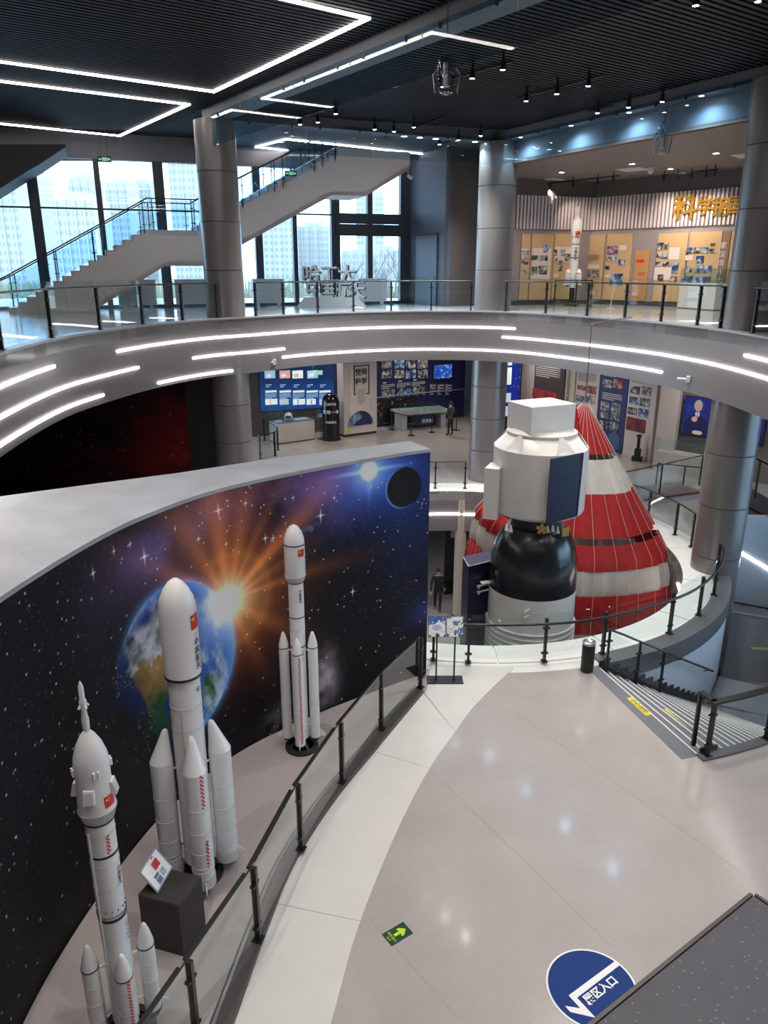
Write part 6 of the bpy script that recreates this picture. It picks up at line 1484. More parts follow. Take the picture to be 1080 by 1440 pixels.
nv_ = lower_panel(841, 881, 'navy panel with eight photographs and a pale house outline', NVP, [(850, 524, 878, 531, 'l', 3, PALE), (848, 534, 861, 545, 'p', PH_CO), (863, 534, 877, 546, 'p', PH_RD), (847, 553, 875, 564, 'l', 4, PALE), (845, 565, 857, 577, 'p', PH_CO), (860, 567, 873, 579, 'p', PH_CO), (844, 579, 856, 588, 'p', PH_CO), (859, 580, 872, 591, 'p', PH_CO), (842, 592, 855, 602, 'p', PH_BW), (857, 594, 870, 605, 'p', PH_BW)])
a, z = RP_.tz(863, 622); MB().slab(RP_, [(a - .35, z - .3), (a + .35, z - .3), (a + .35, z + .25), (a, z + .55), (a - .35, z + .25)], 0, .012).build('house_print', mat('navy_light', (.08, .12, .26), .5), nv_)
lower_panel(882, 922, 'white panel with six photographs and a red picture', WPNL, [(889, 529, 917, 540, 'l', 4, TXD), (887, 543, 900, 554, 'p', PH_BW), (902, 544, 916, 556, 'p', PH_CO), (885, 558, 898, 568, 'p', PH_BL), (900, 560, 914, 572, 'p', PH_BW), (883, 573, 896, 583, 'p', PH_BW), (898, 575, 912, 587, 'p', PH_BL), (881, 588, 908, 607, 'p', mat('picture_red', (.16, .02, .02), .4, noise=.8, nscale=3))])
p = at(903, 652, MAIN) ; q = RP_.w(RP_.tz(903, 645)[0], MAIN, .3); t = thing('silhouette_figure', 'dark cut-out tower standing before the white panel', 'cut-out', q)
MB().box((q.x, q.y, q.z + .10), (.42, .2, .20), -.5).build('base', INK, t); MB().box((q.x, q.y, q.z + .36), (.26, .14, .34), -.5).build('lower_tower', INK, t); MB().box((q.x, q.y, q.z + .78), (.12, .10, .52), -.5).build('upper_tower', INK, t); MB().box((q.x, q.y, q.z + 1.08), (.2, .14, .10), -.5).build('tower_head', INK, t)
# cream pier and the portrait alcove
q = at(936, 660, MAIN); struct(MB().box((q.x, q.y + .3, (MAIN + FASC + .3) / 2), (.75, .5, FASC + .3 - MAIN), -.6).build('wall_pier', CRM), 'cream pier beside the portrait screen')
PTP = Plane(at(962, 661, MAIN).xy, (.70, -.71)); ALC = mat('alcove_wall', (.22, .18, .165), .5)
struct(MB().slab(PTP, [(-1.4, MAIN), (7, MAIN), (7, FASC + .3), (-1.4, FASC + .3)], -.4, -.15).build('wall_alcove', ALC), 'brown alcove wall behind the portrait screens')
gb_ = at(942, 655, MAIN); gl2 = MB().tube([Vector((gb_.x + .35, gb_.y + .05, MAIN + 1.1)), Vector((gb_.x + .35, gb_.y + .05, FASC + .2))], .04, 8).build('alcove_light', emis('alcove_glow', (1, .85, .75), 3.0)); tag(gl2, 'upright warm light line in the alcove corner', 'light')
def C_port(U, V):
    c = np.array([.01, .02, .20]) * (.5 + fbm(U * 8, V * 10, 1, 4, 91))[..., None] + np.array([.2, .3, .7]) * (np.random.default_rng(8).random(U.shape) > .94)[..., None] * .5
    el = lambda x, y, rx, ry: ((U - x) / rx) ** 2 + ((V - y) / ry) ** 2 < 1
    body = (V < .62 - 1.1 * np.abs(U - .52) ** 1.6) & (np.abs(U - .52) < .46); c[body] = (.012, .016, .075); c[el(.53, .60, .085, .10) & (V < .62)] = (.75, .78, .85)
    c[el(.53, .80, .155, .145)] = (.42, .42, .46); c[el(.535, .765, .13, .125)] = (.62, .40, .32); c[el(.53, .73, .05, .012)] = (.45, .18, .15); c[el(.48, .79, .022, .008) | el(.59, .79, .022, .008)] = (.1, .06, .05); c[el(.535, .76, .015, .03)] = (.52, .31, .25)
    c[(np.abs(U - .53) < .018) & (V < .6) & (V > .38)] = (.10, .02, .03); c[el(.44, .44, .11, .07)] = (.65, .42, .33); c[el(.60, .10, .20, .055)] = (.68, .48, .40)
    c[(V < .05)] = (.01, .01, .04); return c
for k, (px, lab, wid, hgt) in enumerate(((961.5, 'lit portrait screen of a smiling person in a dark suit', 1.28, 2.0), (1026, 'second lit blue screen half hidden by the right column', 1.28, 2.0))):
    tq, zq = PTP.tz(957, 611) if k == 0 else (PTP.tz(1027, 640)[0], PTP.tz(957, 611)[1]); t = thing('portrait_screen', lab, 'screen', PTP.w(tq, zq))
    zt_ = PTP.tz(962, 556)[1]; wid = (PTP.tz(995, 590)[0] - PTP.tz(958, 590)[0]) * 1.05
    MB().slab(PTP, [(tq, zq), (tq + wid, zq), (tq + wid, zt_), (tq, zt_)], -.15, 0).build('housing', BLACKM, t); paint('screen_image', SCR, t, flat(PTP, tq + .02, zq + .02, tq + wid - .02, zt_ - .02, .004), 60, 90, C_port)
a, b = at(930, 661, MAIN), at(990, 676, MAIN); a = PTP.w(-.9, MAIN, .9); b = PTP.w(1.9, MAIN, .9); vd = (b - a).normalized(); sx = -PTP.n; P4 = [a, b, b + sx * .75, a + sx * .75]
cs = thing('display_case', 'glass topped cream showcase below the portrait screen', 'display case', a); MB().prism([(v.x, v.y) for v in P4], MAIN, MAIN + .8).build('cabinet', CRM, cs)
for i in range(4):
    p, q = P4[i], P4[(i + 1) % 4]; MB().bar(Vector((p.x, p.y, MAIN + 1.08)), Vector((q.x, q.y, MAIN + 1.08)), .012, .55).build('glass_pane', CASEGL, cs)
for f, w in ((.3, .3), (.55, .3)):
    q = P4[0].lerp(P4[1], f) + sx * .35; o = MB().box((q.x, q.y, MAIN + .82), (w, .24, .04), -.6).build('book', WHITE); tag(o, 'pale book lying in the showcase below the portrait', 'book', 'books in the cream showcase')
q = P4[0].lerp(P4[1], .72) + sx * .45; o = MB().box((q.x, q.y, MAIN + .96), (.42, .05, .32), -.7).build('open_book', mat('page_cream', (.66, .60, .50), .6)); tag(o, 'propped open cream pages in the showcase below the portrait', 'book')

# ---------------------------------------------------------------- stairs and guards behind the right column
SBP = Plane(at(868, 716, MAIN).xy, W2); PINK = mat('stair_pink', (.36, .29, .30), .5)
def saw(pl, px0, py0, px1, py1, n):
    a, b = pl.tz(px0, py0), pl.tz(px1, py1); out = []
    for k in range(n): out += [(lerp(a[0], b[0], k / n), lerp(a[1], b[1], k / n)), (lerp(a[0], b[0], (k + 1) / n), lerp(a[1], b[1], k / n))]
    return out
bs = thing('staircase', 'pinkish staircase behind glass beyond the parachute', 'staircase', SBP.w(1, MAIN)); pr = saw(SBP, 888, 706, 990, 692, 7)
lo = [(pr[-1][0], MAIN - 1.6), (pr[0][0], MAIN - 1.6)]
MB().slab(SBP, pr + lo, -.1, 0).build('stringer', PINK, bs)
for k in range(7):
    (ta_, z), (tb_, _) = pr[2 * k], pr[2 * k + 1]; MB().slab(SBP, [(ta_, z - .05), (tb_ + .02, z - .05), (tb_ + .02, z), (ta_, z)], -1.5, .01).build('tread', mat('tread_brown', (.16, .12, .12), .5), bs)
def slope_rail(pl, a, b, n, h, label):
    t = thing('glass_railing', label, 'railing', pl.w(*pl.tz(*a), .02)); P0, P1 = pl.tz(*a), pl.tz(*b)
    for k in range(n + 1):
        f = k / n; tt_, zz_ = lerp(P0[0], P1[0], f), lerp(P0[1], P1[1], f); MB().bar(pl.w(tt_, zz_ - h - .1, .02), pl.w(tt_, zz_, .02), .045, .045).build('post', BLACK, t)
        if k < n:
            u, zu = lerp(P0[0], P1[0], (k + 1) / n), lerp(P0[1], P1[1], (k + 1) / n)
            MB().slab(pl, [(tt_ + .04, zz_ - h), (u - .04, zu - h), (u - .04, zu - .06), (tt_ + .04, zz_ - .06)], .014, .026).build('glass_pane', PANE, t)
    MB().tube([pl.w(P0[0], P0[1] + .02, .02), pl.w(P1[0], P1[1] + .02, .02)], .025, 8).build('handrail', BLACK, t); return t
slope_rail(SBP, (872, 666), (988, 641), 2, .98, 'sloping glass guard of the pinkish staircase')
SB2 = Plane((SBP.w(0, 0, -1.5)).xy, W2); slope_rail(SB2, (925, 652), (1000, 660), 2, .95, 'far sloping glass guard behind the pinkish staircase')
SCP = Plane((9.9, 20.9), (.76, -.65)); cs3 = thing('staircase', 'grey sided staircase descending right of the big column', 'staircase', SCP.w(1, MAIN))
tzp = [SCP.tz(*p) for p in ((1010, 690), (1036, 704), (1076, 727), (1079, 718), (1120, 742), (1150, 800), (1076, 775), (1046, 757), (1010, 740))]
MB().slab(SCP, tzp, -.15, 0).build('stringer', FASCIA, cs3); MB().slab(SCP, [SCP.tz(*p) for p in ((1010, 687), (1036, 701), (1076, 725), (1076, 729), (1036, 705), (1010, 691))], -1.4, .02).build('tread_edge', BLACKM, cs3)
MB().slab(SCP, [(tzp[0][0], BASE), (tzp[0][0] + .6, BASE), (tzp[0][0] + .6, tzp[-1][1] + .1), (tzp[0][0], tzp[-1][1] + .1)], -.9, -.2).build('support_pier', FASCIA, cs3)
slope_rail(SCP, (1040, 634), (1100, 664), 2, .95, 'glass guard of the staircase right of the big column')

# ---------------------------------------------------------------- things on the hall floor
c = at(825, 943, MAIN); t = thing('litter_bin', 'black cylindrical litter bin with steel top by the ring railing', 'bin', c)
MB().lathe([(.125, 0), (.13, .02), (.13, .60), (.125, .61)], c, 28).build('body', BLACK, t, smooth=40); MB().lathe([(.132, .61), (.132, .66), (.10, .67), (.06, .64), (.001, .64)], c, 28).build('ashtray_top', STEEL, t, smooth=40)
for k, px in enumerate((613, 638)):
    c = at(px, 957, MAIN); t = thing('sign_stand', ['blue and white picture sign stand next to the mural wall', 'white pictorial sign stand beside the blue one'][k], 'sign', c); s = .30
    MB().box((c.x, c.y, c.z + .012), (.36, .30, .024)).build('base', BLACK, t); MB().bar(c, c + Vector((0, 0, 1.05)), .05, .03).build('pole', BLACK, t)
    tilt = Vector((0, .5, .87)); o = Vector((c.x, c.y - .04, c.z + .98)); rt = Vector((1, 0, 0)); nn_ = rt.cross(tilt)
    w, h = .335, .40; Q = lambda a, b_, q: o + rt * a + tilt * b_ + nn_ * q
    MB().hexa([Q(-w / 2, 0, -.02), Q(w / 2, 0, -.02), Q(w / 2, h, -.02), Q(-w / 2, h, -.02)], [Q(-w / 2, 0, 0), Q(w / 2, 0, 0), Q(w / 2, h, 0), Q(-w / 2, h, 0)]).build('frame', BLACK, t)
    def P_s(U, V): return np.stack([Q(0, 0, .003).x + rt.x * (U - .5) * w * .96 + tilt.x * (.02 + V * .96) * h, Q(0, 0, .003).y + tilt.y * (.02 + V * .96) * h + 0 * U, Q(0, 0, .003).z + tilt.z * (.02 + V * .96) * h + 0 * U], -1)
    def C_s(U, V, k=k):
        n = fbm(U * 2, V * 2, 2, 3, 17 + k); c_ = np.zeros(U.shape + (3,)) + .82
        b_ = (V > .62 + .6 * (n - .5) - (.15 if k else 0) + (U - .3) * .25 * (1 - k)) if k == 0 else (n > .60); c_[b_] = (.05, .13, .42) if k == 0 else (.12, .20, .42)
        if k == 0: c_[((U - .5) / .3) ** 2 + ((V - .45) / .15) ** 2 < 1] = (.42, .50, .72)
        c_[(V < .12) & (n > .52)] = (.10, .12, .16); c_[(n > .47) & (n < .5)] = (.35, .45, .62); return c_
    paint('printed_sheet', printed('sheet_print', .3), t, P_s, 30, 36, C_s)
# ---------------------------------------------------------------- people
SKIN = mat('skin', (.50, .31, .24), .55); HAIR = mat('hair_black', (.012, .010, .010), .5)
def person(label, loc, face, H, joints, cloth, hair_bun=False):
    """one continuous skinned body; joints in metres for a 1.7 m figure, x right, y forward"""
    t = thing('person', label, 'person', loc, rz=face); k = H / 1.7
    names = list(joints['v']); me = bpy.data.meshes.new('body'); me.from_pydata([Vector(joints['v'][n][0]) * k for n in names], [(names.index(a), names.index(b)) for a, b in joints['e']], [])
    o = bpy.data.objects.new('tmp_body', me); COL.objects.link(o); md = o.modifiers.new('s', 'SKIN'); sk = me.skin_vertices[0].data
    for i, n in enumerate(names): r = joints['v'][n][1]; r = (r, r) if isinstance(r, (int, float)) else r; sk[i].radius = (r[0] * k, r[1] * k); sk[i].use_root = (n == 'pelvis')
    s2 = o.modifiers.new('d', 'SUBSURF'); s2.levels = 2; s2.render_levels = 2
    bpy.context.view_layer.update(); ev = bpy.data.meshes.new_from_object(o.evaluated_get(bpy.context.evaluated_depsgraph_get())); bpy.data.objects.remove(o)
    ev.materials.clear()
    for m in (SKIN, cloth[0], cloth[1], cloth[2]): ev.materials.append(m)
    for p in ev.polygons:
        c = p.center / k; p.use_smooth = True
        hand = min((c - Vector(joints['v'][h][0])).length for h in ('hand_l', 'hand_r')) < .085
        p.material_index = 0 if (c.z > 1.43 or hand) else 3 if c.z < .085 else 2 if c.z < .86 else 1
    b = bpy.data.objects.new('body', ev); COL.objects.link(b); b.parent = t
    hd = Vector(joints['v']['head'][0]) * k
    hm = MB(); pr = [(.001, .135), (.05, .128), (.085, .10), (.102, .055), (.104, .01), (.098, -.04)]
    vs = []; n = 20
    for r, z in pr[::-1]:
        for j in range(n):
            a = 2 * math.pi * j / n; fr_ = max(0, math.sin(a)); zz = z if z > .03 else z + fr_ * .085; rr2 = r * (1 - .05 * fr_); vs.append(hd + Vector((rr2 * math.cos(a) * .86, rr2 * math.sin(a) * 1.05 - .012, zz)) * k)
    hm.add(vs, [(i * n + j, i * n + (j + 1) % n, (i + 1) * n + (j + 1) % n, (i + 1) * n + j) for i in range(len(pr) - 1) for j in range(n)]).build('hair', HAIR, None, smooth=80).parent = t
    f = MB()
    for s in (-1, 1):
        f.lathe([(.001, -.008), (.011, 0), (.001, .008)], hd + Vector((.035 * s, .088, .012)) * k, 8)
    f.build('eyes', INK, None).parent = t
    f = MB(); f.hexa([hd + Vector(v) * k for v in ((-.014, .085, -.035), (.014, .085, -.035), (.006, .085, .01), (-.006, .085, .01))], [hd + Vector(v) * k for v in ((-.010, .118, -.032), (.010, .118, -.032), (.003, .098, .01), (-.003, .098, .01))]); f.build('nose', SKIN, None).parent = t
    f = MB(); f.bar(hd + Vector((-.025, .088, -.06)) * k, hd + Vector((.025, .088, -.06)) * k, .01, .010); f.build('mouth', mat('lips', (.35, .13, .11), .5), None).parent = t
    f = MB()
    for s in (-1, 1): f.lathe([(.001, -.03), (.016, -.015), (.018, .015), (.001, .03)], hd + Vector((.088 * s, -.005, -.005)) * k, 8)
    f.build('ears', SKIN, None).parent = t
    return t
def J(st=0., arm=0., bendl=0., bendr=0., hold=False):
    v = {'pelvis': ((0, 0, .92), (.155, .11)), 'belly': ((0, .01, 1.05), (.14, .10)), 'chest': ((0, .01, 1.25), (.17, .115)), 'shoulders': ((0, 0, 1.38), (.13, .085)), 'neck': ((0, 0, 1.46), .052), 'head': ((0, .015, 1.585), (.078, .098)), 'crown': ((0, .01, 1.655), (.06, .075))}
    e = [('pelvis', 'belly'), ('belly', 'chest'), ('chest', 'shoulders'), ('shoulders', 'neck'), ('neck', 'head'), ('head', 'crown')]
    for s, n, f in ((-1, 'l', 1), (1, 'r', -1)):
        st_ = st * f; b_ = bendl if n == 'l' else bendr
        v['hip_' + n] = ((.085 * s, 0, .86), .088); v['knee_' + n] = ((.09 * s, .5 * st_ + b_ * .25, .49), .062); v['calf_' + n] = ((.09 * s, .65 * st_ - b_ * .02, .34), .056); v['ankle_' + n] = ((.09 * s, .9 * st_ - b_ * .35, .09 + b_ * .15), .042); v['toe_' + n] = ((.10 * s, .9 * st_ - b_ * .30 + .15, .045 + b_ * .05), .036)
        e += [('pelvis', 'hip_' + n), ('hip_' + n, 'knee_' + n), ('knee_' + n, 'calf_' + n), ('calf_' + n, 'ankle_' + n), ('ankle_' + n, 'toe_' + n)]
        ar = -arm * f
        v['sh_' + n] = ((.19 * s, 0, 1.36), .062)
        if hold: v['elbow_' + n] = ((.24 * s, -.02, 1.10), .047); v['wrist_' + n] = ((.13 * s, .22, 1.12), .033); v['hand_' + n] = ((.08 * s, .29, 1.14), (.03, .042)); v['fing_' + n] = ((.05 * s, .35, 1.16), (.014, .03)); v['thumb_' + n] = ((.04 * s, .29, 1.18), .014)
        else: v['elbow_' + n] = ((.25 * s, .35 * ar - .02, 1.10), .047); v['wrist_' + n] = ((.27 * s, .75 * ar + .05, .88), .033); v['hand_' + n] = ((.27 * s, .85 * ar + .06, .80), (.025, .042)); v['fing_' + n] = ((.265 * s, .93 * ar + .07, .71), (.014, .03)); v['thumb_' + n] = ((.245 * s, .85 * ar + .11, .775), .013)
        e += [('shoulders', 'sh_' + n), ('sh_' + n, 'elbow_' + n), ('elbow_' + n, 'wrist_' + n), ('wrist_' + n, 'hand_' + n), ('hand_' + n, 'fing_' + n), ('hand_' + n, 'thumb_' + n)]
    return {'v': v, 'e': e}
p = at(633, 613, MAIN)
person('person in a grey jacket standing at the landscape model table', p, R(40), 1.70, J(.05, 0, hold=True), (mat('jacket_grey', (.06, .05, .05), .8, noise=.3, nscale=12), mat('trousers_black', (.012, .012, .014), .8), BLACKM))
p = at(615, 858, BASE)
person('person in dark clothes walking on the lower floor', p, R(178), 1.78, J(.24, .22, bendl=.1), (mat('coat_black', (.014, .013, .014), .8), mat('trousers_dark', (.012, .012, .014), .8), mat('shoes_grey', (.2, .2, .2), .6)))

# ---------------------------------------------------------------- basement furnishings seen past the mural
struct(MB().box((2, 36, 2.5), (30, .3, 5)).build('wall_basement', mat('basement_wall', (.14, .13, .12), .6)), 'dim far wall of the basement')
for px, py, r, lab in ((644, 868, .22, 'slim cream post in the basement beside the parachute'), (668, 862, .18, 'second slim cream post in the basement')):
    p = at(px, py, BASE); t = struct(MB().lathe([(r, 0), (r, MAIN - .36)], p, 20).build('column', mat('post_cream', (.42, .37, .32), .5), smooth=40), lab)
    MB().lathe([(r + .03, 0), (r + .03, .12), (r, .14)], p, 20).build('base_ring', BLACKM, t)
p = at(627, 830, BASE); t = thing('dark_board', 'dark picture board standing in the basement', 'board', p)
MB().box((p.x + .6, p.y, 1.9), (1.5, .1, 3.0), .3).build('board', mat('board_dark', (.02, .02, .025), .4, noise=.4), t); MB().box((p.x + .6, p.y, .2), (1.6, .5, .4), .3).build('foot', BLACKM, t); MB().box((p.x + .45, p.y - .1, 2.7), (.7, .06, .5), .3).build('white_print', PALE, t)

# ---------------------------------------------------------------- outside the tall windows
SNOW = mat('outside_ground', (.34, .32, .30), .8, noise=.1, nscale=.2)
gr = MB().add([(-700, 44, 6), (400, 60, 6), (400, 700, 6), (-700, 700, 6)], [(0, 1, 2, 3)]).build('ground', SNOW); struct(gr, 'pale ground outside the windows')
BLD = mat('tower_pale', (.44, .42, .40), .7, noise=.04, nscale=.05); BLW = mat('tower_window', (.29, .29, .30), .4); BLB = mat('tower_beige', (.38, .36, .34), .7)
def tower(x0, x1, yt, Y, lab, m=BLD, cols=7, pitch=3.3, depth=18):
    a, b = aty(x0, yt, Y), aty(x1, yt, Y); t = thing('tower_block', lab, 'building', ((a.x + b.x) / 2, Y, 6), 'high-rise blocks outside'); w = b.x - a.x; zt = a.z
    MB().box(((a.x + b.x) / 2, Y + depth / 2, (6 + zt) / 2), (w, depth, zt - 6)).build('block', m, t); MB().box(((a.x + b.x) / 2, Y + depth / 2, zt + 1.2), (w * .55, depth * .6, 2.4)).build('roof_house', m, t)
    g = MB(); nr = int((zt - 8) / pitch); cw = w / cols
    for i in range(nr):
        z = 8 + i * pitch + .6
        if zt - z < 1.5 or aty(540, 400, Y).z > z + 2: continue
        for j in range(cols): x = a.x + cw * (j + .22); g.add([(x, Y - .15, z), (x + cw * .56, Y - .15, z), (x + cw * .56, Y - .15, z + 1.6), (x, Y - .15, z + 1.6)], [(0, 1, 2, 3)])
    stuff(g.build('window_grid', BLW, t, fix=False))
    g = MB()
    for j in range(1, cols, 2): g.box((a.x + cw * j, Y - .3, (6 + zt) / 2), (.6, .6, zt - 6))
    g.build('pilasters', m, t)
    return t
tower(-60, 18, 238, 330, 'pale tower block cut by the left window edge', cols=10); tower(23, 49, 244, 360, 'narrow pale tower with a bare side', cols=5)
tower(71, 130, 279, 300, 'broad lower pale block before the towers', cols=9); tower(94, 127, 250, 420, 'tall tower rising behind the broad block', cols=6)
tower(146, 178, 256, 400, 'pale tower seen between window mullions', cols=6); tower(180, 212, 258, 430, 'tower beside the thick window mullion', BLB, cols=6)
tower(233, 292, 205, 380, 'tallest pale tower beside the left column', cols=9); tower(362, 412, 300, 420, 'hazy tower behind the far staircase', cols=7); tower(418, 462, 318, 450, 'hazy beige tower beside the far staircase', BLB, cols=7); tower(480, 572, 352, 420, 'long low pale block beyond the bare trees', BLB, cols=14)
tower(500, 540, 268, 520, 'distant tower above the window transom', cols=6)
# reed bed and bare trees along the bank
g = MB(); rr3 = random.Random(5)
for k in range(5200):
    Y = rr3.uniform(52, 95); x = rr3.uniform(-.62, .08) * Y; h = rr3.uniform(3.2, 6.0) if Y > 70 else rr3.uniform(2.4, 4.2); w = rr3.uniform(.10, .28); d = rr3.uniform(-.5, .5)
    g.add([(x - w, Y, 6), (x + w, Y, 6), (x + d + w * .3, Y, 6 + h), (x + d - w * .3, Y, 6 + h)], [(0, 1, 2, 3)])
o = g.build('reed_bed', mat('reeds', (.30, .28, .19), .8, noise=.35, nscale=.15), fix=False); stuff(o); tag(o, 'pale dry reed bed growing outside the windows', 'reeds')
BARK = mat('bark', (.22, .18, .17), .8)
def tree(px, Y, H, lab, seed):
    q = random.Random(seed); b = aty(px, 400, Y); t = thing('bare_tree', lab, 'tree', (b.x, Y, 6), 'bare trees outside')
    MB().tube([(b.x, Y, 6), (b.x + .1, Y, 6 + H * .4), (b.x - .05, Y, 6 + H * .62)], [.16, .11, .07], 6).build('trunk', BARK, t)
    m = MB()
    def br(p, d, L, r, n):
        e = p + d * L; m.tube([p, p.lerp(e, .5) + Vector((0, 0, L * .04)), e], [r, r * .75, r * .5], 4, cap=False)
        if n:
            for _ in range(3): br(p.lerp(e, q.uniform(.5, 1)), (d + Vector((q.uniform(-.8, .8), q.uniform(-.5, .5), q.uniform(-.1, .7)))).normalized(), L * q.uniform(.5, .75), r * .55, n - 1)
    for _ in range(7): br(Vector((b.x, Y, 6 + H * q.uniform(.25, .6))), Vector((q.uniform(-.9, .9), q.uniform(-.5, .5), q.uniform(.4, 1))).normalized(), H * .3, .07, 3)
    m.build('branches', BARK, t, fix=False)
for px, Y, H, lab, s in ((505, 58, 8.5, 'bare spreading tree outside beside the lettering sculpture', 1), (553, 62, 8, 'bare tree outside the glass door', 2), (440, 66, 8, 'bare tree outside behind the far stairs', 3), (388, 60, 7, 'small bare tree outside by the left column', 4)): tree(px, Y, H, lab, s)
# ---------------------------------------------------------------- ceiling LED rectangles
def led(pts, closed, lab, z=CEIL - .05, w=.09):
    P = [at(x, y, z) for x, y in pts]; t = thing('ceiling_light', lab, 'light', P[0], 'linear LED ceiling lights')
    for a, b in zip(P[:-1], P[1:]):
        d = (b - a).normalized() * w * .45
        MB().bar(a - d, b + d, w, .035).build('light_line', CSTRIP, t)
    return t
far = lambda p, k: (p[0] + k[0], p[1] + k[1])
zL = CEIL - .05
led([(-140, 67), (300, 129), (517, 26), (380, -6), (120, -55)], 0, 'large open LED rectangle in the near slat ceiling')
led([(-140, 97), (265, 147), (168, 191), (-140, 160)], 0, 'smaller open LED rectangle in the slat ceiling by the windows')
led([(360, 207), (403, 196), (607, 218), (553, 228), (360, 207)], 1, 'LED rectangle in the grey ceiling between the far columns', CEIL - .045, .07)
# LED rectangles of the same ceiling further back over the hall
for k, (ox, oy) in enumerate(((-9, 6), (-2, 2), (-11, -2), (-3, -5), (5, -5))):
    o = Vector((ox, oy, zL)); t = thing('ceiling_light', 'LED rectangle in the slat ceiling over the near hall', 'light', o, 'linear LED ceiling lights')
    q = [o, o + UD * 6, o + UD * 6 + VD * 3, o + VD * 3, o]
    for a, b in zip(q[:-1], q[1:]): MB().bar(a, b, .09, .035).build('light_line', CSTRIP, t)
# ---------------------------------------------------------------- track spotlights
heads = [(623, 122), (664, 110), (707, 98), (783, 132), (827, 121), (740, 142), (840, 159), (884, 151), (931, 143), (974, 167), (929, 175), (1019, 160), (554, 185), (582, 179), (618, 203), (645, 197), (676, 191), (699, 213), (728, 207), (759, 203), (447, 172), (472, 160), (422, 175), (527, 182), (1066, 2)]
HZ_ = CEIL - .30
def spot_proto():
    t = thing('track_spotlight', '', 'spotlight', (0, 0, 0))
    MB().bar((0, 0, .06), (0, 0, .26), .05, .05).build('stem', BLACK, t)
    MB().lathe([(.03, .10), (.055, .09), (.06, -.08), (.052, -.085)], (0, 0, 0), 14).build('body', BLACK, t, smooth=50)
    MB().lathe([(.001, -.078), (.048, -.078), (.048, -.086), (.001, -.088)], (0, 0, 0), 14).build('lens', LENS, t)
    return t
sp0 = spot_proto(); first = True
for k, (px, py) in enumerate(heads):
    p = at(px, py, HZ_ - .08); p.z = HZ_
    s = sp0 if first else clone(sp0, p); first = False
    s.location = p; s['label'] = ('black spotlight on the track beside the bottle shaped detector' if k < 3 else 'black spotlight on the short track in the middle of the dark ceiling' if k < 6
        else 'black spotlight on the ceiling track next to the exhibition room track' if k < 9 else 'black spotlight on the track closest to the exhibition room beam' if k < 12 else 'black spotlight on the tracks near the beam between the far columns' if k < 17 or k == 23
        else 'black spotlight on the track above the middle column' if k < 20 else 'black spotlight on the track beside the left column' if k < 23 else 'black spotlight alone in the dark slat ceiling'); s['group'] = 'track spotlights in the slat ceiling'
    l = bpy.data.lights.new('spot_lamp', 'SPOT'); l.energy = SPOT_W; l.spot_size = R(95); l.spot_blend = .9; l.shadow_soft_size = .06; l.color = (1, .93, .86)
    o = bpy.data.objects.new('spot_lamp', l); COL.objects.link(o); o.parent = s; o.location = (0, 0, -.12)
# tracks
for a, b in (((540, 200), (625, 170)), ((600, 215), (690, 186)), ((610, 124), (720, 92)), ((730, 143), (848, 112)), ((828, 162), (945, 136)), ((918, 178), (1035, 154)), ((690, 216), (775, 198)), ((415, 174), (480, 155))):
    p, q = at(a[0], a[1] - 6, CEIL - .06), at(b[0], b[1] - 6, CEIL - .06); o = MB().bar(p, q, .04, .04).build('light_track', BLACK)
    tag(o, 'black lighting track running across the dark slat ceiling', 'track', 'lighting tracks')
# more spotlights of the same ceiling behind and beside the view
for k, (x, y) in enumerate([(3, 7), (6.5, 8), (10, 9), (2, 2.5), (6, 3), (10, 4), (-2, 10), (-4, 6), (13, 12), (5, 14)]):
    s = clone(sp0, (x, y, HZ_)); s['label'] = 'small black spotlight in the slat ceiling over the near hall'
    l = bpy.data.lights.new('spot_lamp', 'SPOT'); l.energy = SPOT_W * 1.6; l.spot_size = R(110); l.spot_blend = .9; l.shadow_soft_size = .06; l.color = (1, .94, .88)
    o = bpy.data.objects.new('spot_lamp', l); COL.objects.link(o); o.parent = s; o.location = (0, 0, -.12)
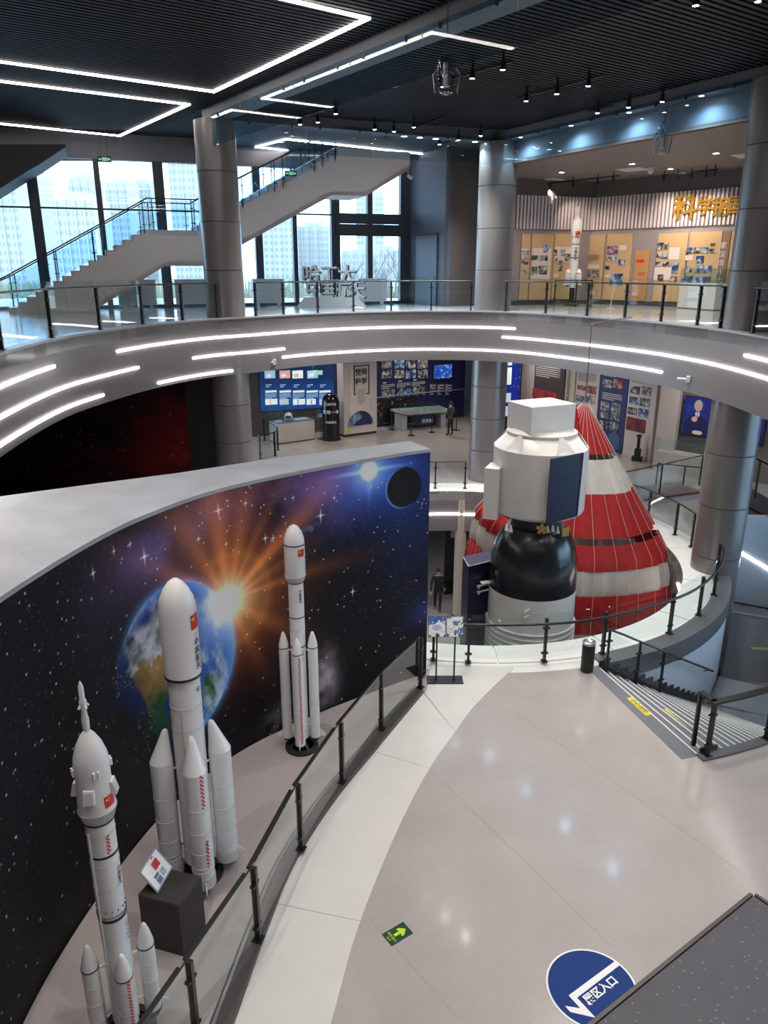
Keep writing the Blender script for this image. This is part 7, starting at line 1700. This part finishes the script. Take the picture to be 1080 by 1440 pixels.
# downlights
def downlight(p, lab, group, W, col, r=.09, ang=120):
    t = thing('downlight', lab, 'light', p, group)
    MB().lathe([(r, 0), (r + .03, 0), (r + .03, -.02), (r, -.02), (r, 0)], p, 20).build('ring', WHITE, t); MB().lathe([(.001, -.006), (r, -.006), (r, -.012), (.001, -.012)], p, 20).build('lens', LENS, t)
    if W: lamp((p[0], p[1], p[2] - .04), (p[0], p[1], 0), W, ang, t, col)
    return t
for px, py in ((1007, 215), (889, 230), (943, 237), (790, 242)):
    p = at(px, py, 16.4); downlight(p, 'round white downlight in the brown exhibition room ceiling', 'downlights of the upper exhibition room', 340, (1, .85, .72))
for px, py in ((667, 225), (612, 233), (590, 230), (568, 234)):
    plm = Plane((L_ + VD * .05).xy, (M_ - L_).xy); p = plm.w(plm.tz(px, py)[0], CEIL - .30); downlight(p, 'round white downlight under the beam between the far columns', 'downlights under the far beam', 330, (.8, .9, 1))
for px, py in ((727, 215), (797, 204), (877, 191), (977, 176)):
    pl = Plane((M_ + Vector((-.26, -.12, 0))).xy, rv.xy); tzv = pl.tz(px, py); p = pl.w(tzv[0], CEIL - .30, -.12)
    t = downlight(p, 'small downlight under the beam behind the smoke glass', 'downlights under the beam', 110, (.55, .80, 1), .06, 150)
# lower hall and basement ceiling lights
for x, y in ((-4, 33), (0, 33), (4, 33), (8, 32), (12, 28), (-8, 31), (12, 24), (13, 32), (2, 38), (-3, 37), (7, 37)):
    downlight((x, y, FASC + .3), 'round downlight in the lower hall ceiling', 'downlights of the lower hall', 210, (1, .9, .8), .1, 140)
for x, y in ((0, 29), (4, 30), (8, 28), (-2, 24)):
    downlight((x, y, MAIN - .37), 'round downlight in the basement ceiling', 'basement downlights', 110, (1, .9, .8), .1, 140)
for x, y in ((12, 14.5), (13.5, 17.5), (10.8, 17.6)):
    pass
hc = struct(MB().prism([(p.x, p.y) for p in ([Vector((-19, 24, 0))] + offset_path(EDGE, -.3)[28:115] + [Vector((19, 14, 0)), Vector((19, 47, 0)), Vector((-19, 47, 0))])], FASC + .31, FASC + .36).build('ceiling', mat('lower_ceiling', (.12, .11, .11), .7)), 'grey ceiling of the lower hall under the gallery')
